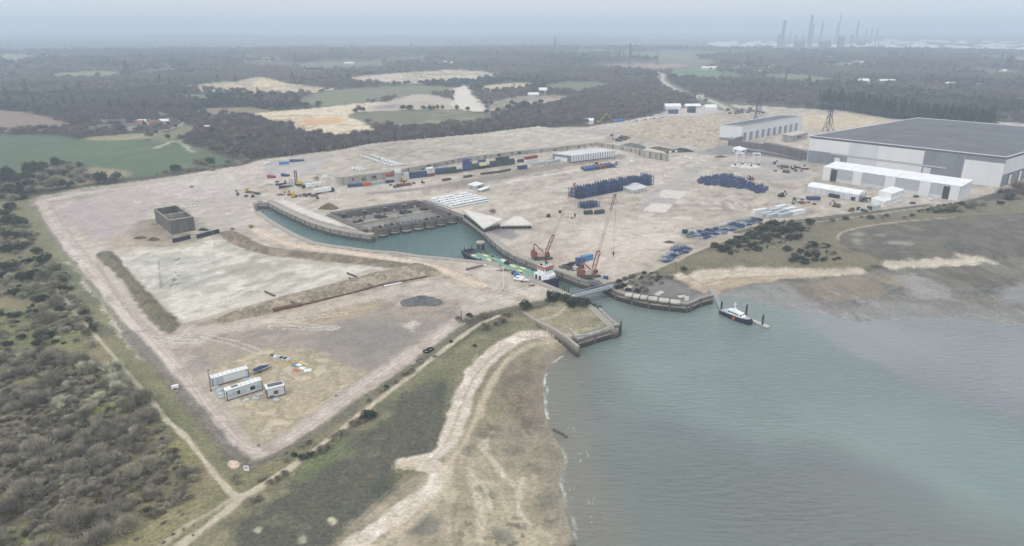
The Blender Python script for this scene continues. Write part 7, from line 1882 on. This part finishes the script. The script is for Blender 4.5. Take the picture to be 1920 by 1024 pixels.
for x, w2, m_, nm in ((.2, 1.6, GREY, 'shutter'), (.33, .9, DARK, 'window'), (.46, 1.4, SHEETG, 'side_panel'), (.72, 1.6, GLASS, 'window'), (.86, 1.7, SHEETG, 'side_panel'), (.08, .9, SHEETG, 'door')):
    b = MB(); b.box((L_ * x, -.05, H * .52), (w2, .12, 1.3)); b.build(nm, m_, e)
for x in (.22, .3): b = MB(); b.box((L_ * x, wd_ * .5, H + .35), (1.3, .7, .35)); b.build('roof_vent', MID, rf)
for k in range(8):
    b = MB(); b.bar((L_ * (k + .5) / 8, .2, H + .2), (L_ * (k + .5) / 8, wd_ - .2, H + .2), .12); b.build('roof_rib', GREY, rf)
e, L_, H, wd_, rf = cabin(502, 748, 535, 740, 730.5, 3.6, 'short pale cabin with a dark roof and a boarded brown window', 0, WHITE)
b = MB(); b.box((L_ * .55, wd_ / 2 + .3, H + .2), (L_ * .84, wd_ * .62, .14)); b.build('roof_felt', ROOFG, rf)
b = MB(); b.box((L_ * .5, -.06, H * .5), (1.5, .14, 1.3)); b.build('boarded_window', RUST, e)
b = MB(); b.box((L_ * .22, -.06, H * .16), (1.4, .14, .7)); b.build('vent', RUST, e)
b = MB(); b.box((-.06, wd_ * .5, H * .5), (.14, 1.2, 1.5)); b.build('door', MID, e)
for k, (u, v, r_) in enumerate(((404, 727, .5), (411, 732, .4), (413, 739, .6), (417, 744, .7), (462, 711, -.4), (468, 714, -.5), (474, 720, -.3), (461, 751, .3), (518, 750, .6), (480, 747, .2), (487, 740, .2))):
    b = MB(); b.box((0, 0, .12 + .03 * (k % 3)), (2.4, 1.6, .1)); b.box((.3, .2, .24), (1.8, 1.2, .08), .2)
    tag(b.build('fallen_panel', SHEETG, None, at(u, v), r_ + k), 'grey white wall panel lying flat on the ground beside the site cabins', 'wall panel', 'fallen panels around the site cabins')
# covered boat
A, B = at(476, 701), at(506, 691); h_, L_ = frame_of(A, B)
e = empty('covered_boat', (A + B) / 2, h_, 'boat under a bright blue cover on a trailer behind the cabins', 'boat')
sec = lambda w_, z0, z1: [(0, z0), (w_ * .7, z0 + .3), (w_, z1), (-w_, z1), (-w_ * .7, z0 + .3)]
k = L_ / 2
b = MB(); loft(b, [(-k, sec(1.05, .5, 1.3)), (0, sec(1.1, .5, 1.35)), (k * .6, sec(.75, .6, 1.45)), (k, sec(.1, .9, 1.5))]); b.build('hull', CARW, e)
b = MB(); cv = lambda w_, z0, z1: [(-w_, z0), (w_, z0), (w_ * .25, z1), (-w_ * .25, z1)]; loft(b, [(-k * 1.01, cv(1.1, 1.25, 1.9)), (-k * .2, cv(1.15, 1.3, 2.3)), (k * .6, cv(.8, 1.4, 1.9)), (k * 1.01, cv(.12, 1.5, 1.6))]); b.build('cover', BLUE, e)
b = MB(); b.bar((-k * .8, -.5, .45), (k * 1.3, 0, .5), .14); b.bar((-k * .8, .5, .45), (k * 1.3, 0, .5), .14); b.build('trailer', DARK, e)
for y in (-.95, .95):
    o_ = bpy.data.objects.new('wheel', WHEEL); COL.objects.link(o_); o_.parent = e; o_.location = (-k * .4, y, .34)
def slab_thing(name, u, v, d, r_, mat, label, cat, z=0.0):
    b = MB(); b.box((0, 0, d[2] / 2), d); b.box((0, 0, d[2] + .04), (d[0] * .9, d[1] * .85, .06), .05); o_ = b.build(name, mat, None, at(u, v) + Vector((0, 0, z)), r_); tag(o_, label, cat); return o_
b = MB(); b.tube([(-1.6, .5, .3), (0, 0, .35), (1.6, -.6, .3)], .3); tag(b.build('dark_pipe', DARK, None, at(513, 668), -.3), 'short dark pipe at the left end of the line of discarded materials', 'pipe')
slab_thing('white_drum', 516, 671, (1.2, 1.0, .8), .4, CARW, 'small white drum beside the dark pipe', 'drum')
for k in range(3): slab_thing('grey_pallet', 524 + k * 7, 671 + k * 1.3, (3.4, 2.2, .3), -.5, SHEETG if k == 1 else GREY, '%s grey pallet of sheeting in the line of discarded materials' % ('left hand', 'middle', 'right hand')[k], 'pallet')
for k in range(4):
    b = MB(); b.box((0, 0, .15), (3.8, .3, .3)); tag(b.build('yellow_beam', YELLOW, None, at(540 + k * 3.2, 679 + (k % 2) * 2), -.5 + .1 * k), 'yellow beam lying among the discarded materials', 'beam', 'yellow beams among the discarded materials')
b = MB(); b.box((0, 0, .15), (4.6, .4, .3)); tag(b.build('cream_beam', PALEY, None, at(570, 682), -.6), 'cream beam at the right of the discarded materials', 'beam')
slab_thing('blue_sheet', 553, 685, (2.4, 1.8, .25), -.5, LBLUE, 'pale blue board in the line of discarded materials', 'board')
slab_thing('white_board', 561, 686, (2.2, 1.6, .3), -.5, CARW, 'white board leaning on the pale blue one', 'board', .2)
slab_thing('white_board', 567, 691, (2.4, 1.6, .25), -.5, CARW, 'white board next to the orange slab', 'board')
slab_thing('white_board', 577, 695, (2.8, 2.2, .25), .3, ROOFW, 'largest white board at the right hand end of the discarded materials', 'board')
slab_thing('orange_board', 556, 695, (2.4, 1.4, .2), -.6, ORANGE, 'rusty orange board lying by itself below the white boards', 'board')
# poles
def pole(u, v, vtop, label, r_=.09, arm=0.0, name='pole', mat=None):
    p = at(u, v); H = hgt(p, vtop) - p.z; e = empty(name, p, 0, label, 'pole')
    b = MB(); b.cyl((0, 0, -.2), (0, 0, H), r_, r_ * .8, 8); b.build('post', mat or GREY, e)
    if arm: b = MB(); b.box((arm / 2, 0, H), (arm, .2, .2)); b.build('lamp', mat or GREY, e)
    b = MB(); b.box((0, 0, .1), (.8, .8, .25)); b.build('base', CONCD, e); return e
pole(396, 733, 694, 'thin dark pole standing left of the white site cabins', .12, .5, mat=DARK)
pole(630, 742, 728, 'short pale post on the bare ground right of the cabins', .1)
pole(485, 836, 802, 'thin pole in the rounded lower corner of the works', .08, .4)
pole(944, 544, 501, 'tall white mast standing alone on the ground before the barge', .22, .6, mat=CARW)
pole(402, 458, 432, 'thin grey pole in the rubble at the head of the pale pit', .12)
pole(943 - 78, 602, 583, 'dark survey post on the edge of the scrub by the shore path', .2, .5, mat=DARK)
pole(331, 725, 700, 'thin post beside the white lighting trailer', .08)
pole(845, 412, 390, 'rusty post on the quay behind the last caisson', .2, mat=RUST)
for k, (u, v, t) in enumerate(((619, 292, 277), (675, 283, 268), (739, 279, 264), (755, 276, 262), (797, 270, 255), (850, 268, 250), (901, 264, 247), (948, 258, 240))):
    pole(u, v, t, 'lamp post in the line before the tree belt', .13, .8).__setitem__('group', 'lamp posts before the tree belt')
e = empty('lighting_trailer', at(329, 729), .5, 'small white lighting trailer at the edge of the perimeter road', 'trailer'); b = MB(); b.box((0, 0, .9), (2.4, 1.3, 1.0), 0, .9); b.build('body', CARW, e); b = MB(); b.bar((1.2, 0, .5), (2.4, 0, .45), .12); b.build('drawbar', DARK, e)
for y in (-.7, .7):
    o_ = bpy.data.objects.new('wheel', WHEEL); COL.objects.link(o_); o_.parent = e; o_.location = (-.2, y, .34)
e = empty('sign_board', at(463, 886), -.1, 'white sign board facing the sharp corner of the fence', 'sign'); b = MB(); b.box((0, 0, 1.4), (1.6, .12, 1.7)); b.build('panel', CARW, e); b = MB(); b.box((0, -.08, 1.65), (.5, .04, .4)); b.build('emblem', NAVY, e)
b = MB(); b.bar((-.6, .1, 0), (-.6, .1, 1.4), .1); b.bar((.6, .1, 0), (.6, .1, 1.4), .1); b.build('post', WOODM, e)
# tyres
for u, v, lb, r_ in ((807, 656, 'upper ring of a pair of large dark tyre rings on the sandy verge', .3), (800, 660, 'lower ring of a pair of large dark tyre rings on the sandy verge', .5), (788, 678, 'thin dark hose ring lying apart below the pair of tyre rings', .4)):
    b = MB(); n = 20; rr_ = 1.3 if 'thin' not in lb else 1.5; t_ = .32 if 'thin' not in lb else .12
    for i in range(n):
        a, c2 = 2 * math.pi * i / n, 2 * math.pi * (i + 1) / n; b.cyl((rr_ * math.cos(a), rr_ * math.sin(a), t_), (rr_ * math.cos(c2), rr_ * math.sin(c2), t_), t_, t_, 6, False)
    tag(b.build('tyre_ring', TYRE, None, at(u, v), r_), lb, 'tyre')
# pipes and logs
def pipe(s, r_, mat, label, name='pipe', cat='pipe'):
    pts = [at(u, v) + Vector((0, 0, r_ * .8)) for u, v in px(s)]; b = MB(); b.tube([p - pts[0] for p in pts], r_, 10)
    for p in pts[1:-1]: b.cyl(p - pts[0] - Vector((r_ * .3, 0, 0)), p - pts[0] + Vector((r_ * .3, 0, 0)), r_ * 1.25, r_ * 1.25, 10)
    tag(b.build(name, mat, None, pts[0]), label, cat)
pipe("512,584 540,578 565,573", .85, RUST, 'thick rusty pipe at the near end of the long pipeline under the pit bank')
pipe("565,573 610,562 655,551.5 690,541.5 720,534 760,527 800,519.5", .42, RUST, 'long thin rusty pipeline running under the pit bank')
pipe("720,537.5 736,534.5 753,531", .4, CARW, 'short white pipe lying beside the rusty pipeline')
pipe("545,566 558,572", .4, RUST, 'rusty stub pipe leaning across the near end of the pipeline'); pipe("691,533 700,540", .35, RUST, 'rusty stub pipe crossing the middle of the pipeline')
pipe("497,548 515,556", .5, WOODM, 'dark log lying on the edge of the pale pit, left of the pipeline', 'log', 'log'); pipe("651,513 668,520", .5, WOODM, 'dark log lying on the far side of the pale pit', 'log', 'log')
pipe("655,522 657,523", .4, WOODM, 'short dark stump beside the far log in the pale pit', 'log', 'log')
x0, y0 = G(1038, 806, 0); x1, y1 = G(1063, 821, 0)
b = MB(); d_ = Vector((float(x1 - x0), float(y1 - y0), 0)); b.tube([Vector((0, 0, .2)), d_ * .4 + Vector((0, .1, .3)), d_ + Vector((0, 0, .15))], .42, 8); b.bar(d_ * .6 + Vector((0, 0, .3)), d_ * .7 + Vector((.3, .6, .5)), .25); tag(b.build('driftwood_log', WOODM, None, (float(x0), float(y0), 0)), 'dark driftwood log lying in the shallows at the edge of the left beach', 'log')
pts = [at(u, v) + Vector((0, 0, .5)) for u, v in ((909, 499), (925, 495), (938, 496))]; b = MB(); b.tube([p - pts[0] for p in pts], .4, 8); tag(b.build('white_hose', CARW, None, pts[0]), 'curved white pipe beside the green barge', 'pipe')
pipe("874,507 905,499", .55, CONCD, 'dark drainage pipe leading to the white curved pipe by the barge')
# heaps
def heap(name, u0, u1, v, h, mat, label, depth=.5, seed=1, cat='heap'):
    A, B = at(u0, v), at(u1, v); c_ = (A + B) / 2; w = (B - A).length / 2; g_ = np.random.default_rng(seed)
    n, m2 = 26, 10; vs, fs = [], []
    for j in range(m2 + 1):
        for i in range(n):
            a = 2 * math.pi * i / n; k_ = j / m2; rj = 1 - k_; edge = 1 + .14 * math.sin(3 * a + seed) + .09 * math.sin(5 * a + 2 * seed)
            x, y = math.cos(a) * w * rj * edge, math.sin(a) * w * depth * rj * edge
            z = h * (1 - rj ** 1.6) * (.85 + .3 * g_.random()) if j else -.4
            vs.append((x + g_.normal() * .12 * (j > 0), y + g_.normal() * .12, z))
    for j in range(m2):
        for i in range(n): fs.append((j * n + i, j * n + (i + 1) % n, (j + 1) * n + (i + 1) % n, (j + 1) * n + i))
    b = MB(); b.add(vs, fs)
    rg = random.Random(seed)
    for i in range(40):
        a = rg.uniform(0, 6.28); k_ = rg.random() ** .5; s_ = rg.uniform(.3, .9); b.box((math.cos(a) * w * k_ * .9, math.sin(a) * w * depth * k_ * .9, h * (1 - k_ ** 1.6) * .9 + .1), (s_, s_ * .8, s_ * .7), a)
    return tag(b.build(name, mat, None, c_ - Vector((0, 0, .1))), label, cat)
heap('stone_heap', 748, 833, 566, 2.6, GRAVEL, 'dark grey heap of broken stone on the bare ground below the pit', .62, 3)
heap('scrap_heap', 598, 637, 391, 3.6, SPOIL, 'brown heap of tangled scrap beside the quay apron', .6, 4)
heap('rubble_heap', 1160, 1208, 276, 4, GRAVEL, 'blue grey heap of rubble behind the wing wall', .7, 5)
heap('scrap_heap', 1204, 1262, 284, 4.5, SPOIL, 'long brown scrap heap on top of the wing wall platform', .35, 6)
heap('scrap_heap', 1255, 1300, 285, 4, DARK, 'black scrap heap beside the line of white vans', .3, 7)
heap('scrap_heap', 1338, 1362, 295, 2, SPOIL, 'small brown heap left of the white straddle frames', .4, 8)
heap('spoil_heap', 1243, 1266, 455, 1.2, SPOIL, 'low brown soil heap on the yard near the beach path', .5, 9)
heap('rubble_heap', 276, 302, 450, 1.6, SPOIL, 'rubble and weeds beside the front of the roofless tank', .6, 10)
heap('rubble_heap', 250, 275, 447, 1.2, SPOIL, 'low rubble heap left of the roofless tank', .6, 11)
heap('rubble_heap', 370, 392, 432, 1.5, DARK, 'dark rubble at the right foot of the roofless tank', .4, 12)
heap('sand_heap', 470, 530, 162, 14, paint_mat('quarry_sand', (206, 186, 154), .95, .14, .1), 'pale sandy quarry heap on the far left', .6, 13)
heap('spoil_mound', 735, 845, 200, 7, paint_mat('pale_spoil', (170, 160, 144), .95, .14, .1), 'low grey spoil mound in the middle of the far quarry', .5, 14)
heap('rubble_heap', 518, 535, 366, 1.0, SPOIL, 'small earth heap below the dark blue site office', .5, 15)
# the car transporter clutter by the barge
for k, (u, v) in enumerate(((963, 514), (968, 517))):
    b = MB(); b.box((0, 0, .8), (2.2, 1.6, 1.6)); b.cyl((0, 0, 1.6), (0, 0, 2.0), .5, .4, 8); tag(b.build('plastic_tank', LBLUE if k else BLUE, None, at(u, v), .4), ('dark blue tank on the quay beside the barge', 'light blue tank on the quay beside the white van')[k], 'tank')
b = MB(); b.bar((-4, 0, .3), (4, .5, .4), .3); b.bar((-1, -1, .3), (1, 1.2, .9), .3); b.bar((-2, .8, .3), (3, -.6, .7), .25); tag(b.build('steel_scrap', RUST, None, at(945, 508)), 'rusty steel beams lying by the foot of the barge', 'scrap steel')
b = MB(); b.bar((-1.6, 0, .2), (1.6, 0, .3), .3); b.bar((-1, -.7, .2), (1, .7, .5), .25); tag(b.build('rusty_frame', RUST, None, at(997, 536)), 'small rusty frame lying on the ground below the white boat', 'scrap steel')

# ------------------------------------------------------------------ pylons
PYL = paint_mat('galvanised_steel', (74, 80, 88), .6, .12, .5)
def pylon(u, v, vtop, label, k_=1.0, th=1.0):
    p = at(u, v); H = hgt(p, vtop) - p.z; e = empty('pylon', p, .5, label, 'pylon'); w0 = H * .11 * k_; b = MB()
    lv = [(0, w0), (H * .28, w0 * .55), (H * .52, w0 * .32), (H * .75, w0 * .22), (H, w0 * .05)]; t_ = .42 * th
    for (z0, a0), (z1, a1) in zip(lv[:-1], lv[1:]):
        for sx in (-1, 1):
            for sy in (-1, 1): b.bar((sx * a0, sy * a0, z0), (sx * a1, sy * a1, z1), t_)
        for s_ in (-1, 1):
            b.bar((-a0, s_ * a0, z0), (a1, s_ * a1, z1), t_ * .6); b.bar((a0, s_ * a0, z0), (-a1, s_ * a1, z1), t_ * .6); b.bar((s_ * a0, -a0, z0), (s_ * a1, a1, z1), t_ * .6); b.bar((s_ * a0, a0, z0), (s_ * a1, -a1, z1), t_ * .6)
            b.bar((-a1, s_ * a1, z1), (a1, s_ * a1, z1), t_ * .7); b.bar((s_ * a1, -a1, z1), (s_ * a1, a1, z1), t_ * .7)
    b.build('tower', PYL, e)
    for z, l_ in ((.56, .15), (.7, .19), (.84, .13)):
        b = MB(); aw = w0 * .25
        for s_ in (-1, 1):
            b.bar((0, -aw, H * z), (s_ * H * l_, 0, H * z + .6), t_ * .8); b.bar((0, aw, H * z), (s_ * H * l_, 0, H * z + .6), t_ * .8); b.bar((0, 0, H * z + H * .05), (s_ * H * l_, 0, H * z + .6), t_ * .8); b.bar((s_ * H * l_, 0, H * z + .6), (s_ * H * l_, 0, H * z - H * .05), t_ * .6)
        b.build('arm', PYL, e)
pylon(1552, 248, 178, 'large dark lattice pylon standing beside the great shed')
pylon(1416, 226, 196, 'pale lattice pylon behind the bay warehouse roof', 1.0, .8)
pylon(1424, 214, 170, 'taller thin lattice pylon farther behind the bay warehouse', .8, .8)
pylon(1472, 160, 128, 'faint pylon in the woods right of the hill field', 1.0, .9); pylon(1180, 126, 80, 'faint far pylon left of the reddish field', 1.0, 1.6); pylon(1232, 122, 100, 'smaller faint pylon on the reddish field', 1.0, 1.6); pylon(1040, 100, 70, 'very faint distant pylon left of the refinery', 1.0, 2.2)

# ------------------------------------------------------------------ farm, estate and village houses
HW = paint_mat('pale_render', (206, 200, 188), .8, .08, .3); HB = paint_mat('brick_wall', (142, 112, 98), .85, .15, .4); HR = paint_mat('slate_roof', (104, 98, 98), .85, .15, .3); HT = paint_mat('tile_roof', (136, 98, 84), .85, .15, .3)
def house(u, v, L_, Wd, H, rz, label, wm, rm, group=None, name='house', cat='house', flat=False):
    e = empty(name, at(u, v), rz, label, cat, group); b = MB(); b.box((0, 0, H / 2 - .5), (L_, Wd, H + 1)); b.build('wall', wm, e)
    b = MB(); r_ = Wd * (.35 if not flat else .08); a, c2 = L_ / 2 + .3, Wd / 2 + .4
    b.add([(-a, -c2, H), (a, -c2, H), (a, c2, H), (-a, c2, H), (-a, 0, H + r_), (a, 0, H + r_)], [(0, 1, 5, 4), (2, 3, 4, 5), (1, 2, 5), (3, 0, 4), (3, 2, 1, 0)]); b.build('roof', rm, e); return e
for u, v, l_, w_, h, r_, lb, wm, rm in ((208, 247, 26, 13, 5, .3, 'open sided grey barn at the left of the farm', MID, HR), (237, 243, 20, 10, 4, .2, 'low grey barn beside the open sided one', GREY, HR), (214, 238, 30, 14, 5, .3, 'long dark roofed barn at the back of the farm', MID, ROOFG), (250, 244, 14, 9, 6, .5, 'pale farmhouse in the middle of the farm', HW, HR), (262, 238, 12, 8, 6, .2, 'pale farmhouse with a reddish roof', HW, HT), (272, 234, 16, 8, 4.5, .3, 'white roofed farm shed at the top of the farm', HW, ROOFW), (292, 236, 12, 8, 5, .1, 'brick house near the farm lane', HB, HT), (309, 232, 12, 7, 4, .1, 'small bright white roofed shed at the right of the farm', HW, ROOFW), (300, 238, 10, 7, 4, .4, 'small dark shed by the farm lane', MID, HR), (383, 246, 14, 8, 4.5, .2, 'bright white shed among the trees right of the farm', HW, ROOFW), (138, 246, 9, 5, 4, .1, 'white field shed at the lane end left of the farm', HW, ROOFW), (181, 247, 14, 8, 4, .2, 'low shed at the left edge of the farm', HB, HR), (395, 243, 12, 7, 4, .3, 'second pale shed in the trees right of the farm', HW, ROOFW)):
    house(u, v, l_, w_, h, r_, lb, wm, rm, name='farm_building', cat='farm building')
for u, v, l_, w_, h, r_, lb, wm, rm in ((1260, 205, 26, 12, 5, .15, 'long white warehouse at the left of the far estate', WHITE, ROOFW), (1331, 207, 18, 12, 5, .1, 'white warehouse by the bend of the far road', WHITE, ROOFW), (1298, 202, 26, 10, 3, .12, 'low pale building between the two white warehouses', GREY, ROOFW), (1296, 211, 11, 10, 6, 0, 'dark arched tank shed in front of the far estate', NAVY, NAVY), (1262, 213, 14, 7, 4, .1, 'blue container block in front of the far estate', BLUE, BLUE), (1312, 182, 14, 9, 5, 0, 'pale gatehouse beside the hill road', HW, HR), (1303, 188, 12, 9, 5, 0, 'second small gate building by the hill road', HW, ROOFW), (1018, 176, 16, 12, 8, 0, 'white domed plant building in the far quarry', WHITE, ROOFW), (1000, 182, 20, 10, 5, .2, 'low pale hut in the far quarry', GREY, ROOFW), (1105, 231, 11, 8, 4, 0, 'white tent like shed left of the yellow excavator', WHITE, ROOFW), (1513, 165, 30, 10, 5, -.05, 'row of bright white greenhouse roofs in the right hand woods', WHITE, ROOFW), (1662, 158, 34, 16, 6, -.1, 'long pale institution in the right hand woods', HW, ROOFW), (1618, 156, 24, 14, 6, 0, 'shorter pale block left of the long institution', HW, ROOFW), (1330, 131, 50, 14, 6, 0, 'low white farm sheds by the hill field', HW, ROOFW), (1390, 135, 40, 12, 5, 0, 'pale sheds right of the hill field', HW, ROOFW), (1420, 137, 26, 10, 5, 0, 'small pale sheds at the corner of the hill field', HW, ROOFW), (655, 121, 36, 10, 5, 0, 'small pale building on the edge of the far woods', HW, ROOFW), (842, 120, 40, 14, 6, 0, 'pale shed beyond the far sand workings', HW, ROOFW), (590, 137, 60, 10, 5, 0, 'long white polytunnel at the left of the far sand workings', WHITE, ROOFW), (1012, 105, 60, 20, 7, 0, 'pale far farm left of the reddish field', HW, ROOFW)):
    house(u, v, l_, w_, h, r_, lb, wm, rm, name='building', cat='building')
rg = random.Random(21)
def village(u0, u1, v0, v1, n, lb, gp):
    for i in range(n):
        house(rg.uniform(u0, u1), rg.uniform(v0, v1), rg.uniform(12, 22), rg.uniform(8, 12), rg.uniform(5, 7), rg.uniform(-.4, .4), lb, HW, rg.choice((HT, ROOFW, HR, ROOFW)), gp)
village(1530, 1600, 97, 117, 34, 'pale house in the village below the refinery', 'village houses below the refinery')
village(1600, 1720, 108, 122, 30, 'pale house at the right hand end of the refinery village', 'houses at the right of the refinery village')
village(1370, 1470, 122, 136, 16, 'pale house among the trees of the right hand woods', 'houses in the right hand woods')
village(1780, 1920, 135, 170, 12, 'pale house scattered in the woods at the far right', 'houses in the far right woods')
village(1140, 1200, 80, 86, 8, 'distant pale house left of the refinery', 'distant houses left of the refinery')
# ------------------------------------------------------------------ refinery
STK = paint_mat('stack_concrete', (128, 130, 134), .8, .1, .05); TNK = paint_mat('tank_paint', (232, 232, 230), .6, .05, .02); PLT = paint_mat('plant_steel', (104, 108, 116), .7, .2, .05)
def stack(u, v, vtop, r_, lb, group=None):
    p = at(u, v); H = hgt(p, vtop) - p.z; e = empty('chimney', p, 0, lb, 'chimney', group); b = MB(); b.cyl((0, 0, -3), (0, 0, H), r_ * 1.7, r_ * 1.05, 14); b.build('shaft', STK, e); b = MB(); b.cyl((0, 0, H - 5), (0, 0, H + .5), r_ * 1.2, r_ * 1.2, 14); b.build('rim', DARK, e)
for i, (u, v, t, r_, lb) in enumerate(((1465, 93, 39, 7.5, 'leftmost tall tapering chimney of the refinery'), (1458, 94, 66, 5.5, 'shorter chimney just left of the leftmost tall one'), (1515, 90, 29, 7, 'tallest thin chimney in the left half of the refinery'), (1520, 90, 45, 4.5, 'thin chimney close behind the tallest left one'), (1537, 88, 40, 5, 'slim chimney between the left and middle groups'), (1567, 82, 42, 7, 'thick middle chimney of the refinery'), (1569, 84, 27, 3, 'very thin flare stack above the thick middle chimney'), (1603, 88, 41, 5, 'tall chimney right of the middle plant block'), (1595, 92, 66, 5, 'short pale chimney below the tall right one'), (1621, 88, 55, 3, 'first of the thin right hand masts'), (1630, 88, 53, 3.2, 'second of the thin right hand masts'), (1640, 88, 56, 4, 'third, darker mast on the right'), (1646, 88, 70, 3, 'short mast at the right end of the refinery'), (1489, 90, 66, 5, 'stubby dark tower between the left chimneys'), (1480, 88, 57, 2.5, 'hairline mast between the left chimneys'), (1503, 86, 58, 2.5, 'hairline mast beside the tallest left chimney'))):
    stack(u, v, t, r_, lb)
for u, v, t, w_, lb in ((1575, 92, 62, 40, 'dark blocky process tower in the middle of the refinery'), (1545, 92, 74, 70, 'low blocky process units left of the middle tower'), (1498, 92, 74, 60, 'low blocky process units among the left chimneys'), (1612, 90, 76, 50, 'blocky process units right of the middle tower')):
    p = at(u, v); H = hgt(p, t) - p.z; e = empty('process_unit', p, .2, lb, 'process plant'); b = MB(); b.box((0, 0, H * .35), (w_, w_ * .5, H * .7)); b.build('block', PLT, e)
    b = MB()
    for i in range(7): x = w_ * (i / 6 - .5); b.cyl((x, 0, 0), (x, 0, H * rg.uniform(.6, 1.0)), w_ * .045, w_ * .04, 8)
    b.build('column', PLT, e); b = MB(); b.truss((-w_ / 2, w_ * .2, H * .72), (w_ / 2, w_ * .2, H * .72), 6, 6, 1.2, .7, 6); b.build('gantry', PLT, e)
tank_proto = None
def tank_field(u0, u1, v0, v1, n, lb, gp):
    global tank_proto
    for i in range(n):
        p = at(rg.uniform(u0, u1), rg.uniform(v0, v1)); s_ = rg.uniform(1.3, 2.3)
        if tank_proto is None:
            b = MB(); b.cyl((0, 0, -2), (0, 0, 14), 22, 22, 24); b.cyl((0, 0, 14), (0, 0, 17), 22.3, 2, 24); tank_proto = b.mesh('oil_tank', TNK)
        o_ = bpy.data.objects.new('oil_tank', tank_proto); COL.objects.link(o_); o_.location = p; o_.scale = (s_, s_, rg.uniform(.8, 1.15)); tag(o_, lb, 'oil tank', gp)
tank_field(1325, 1458, 79, 90, 34, 'white oil tank left of the refinery chimneys', 'oil tanks left of the chimneys')
tank_field(1470, 1640, 86, 92, 26, 'white oil tank between the refinery chimneys', 'oil tanks between the chimneys')
tank_field(1640, 1790, 77, 92, 34, 'white oil tank right of the refinery chimneys', 'oil tanks right of the chimneys')
tank_field(1790, 1960, 79, 99, 34, 'white oil tank at the far right edge of the refinery', 'oil tanks at the far right')
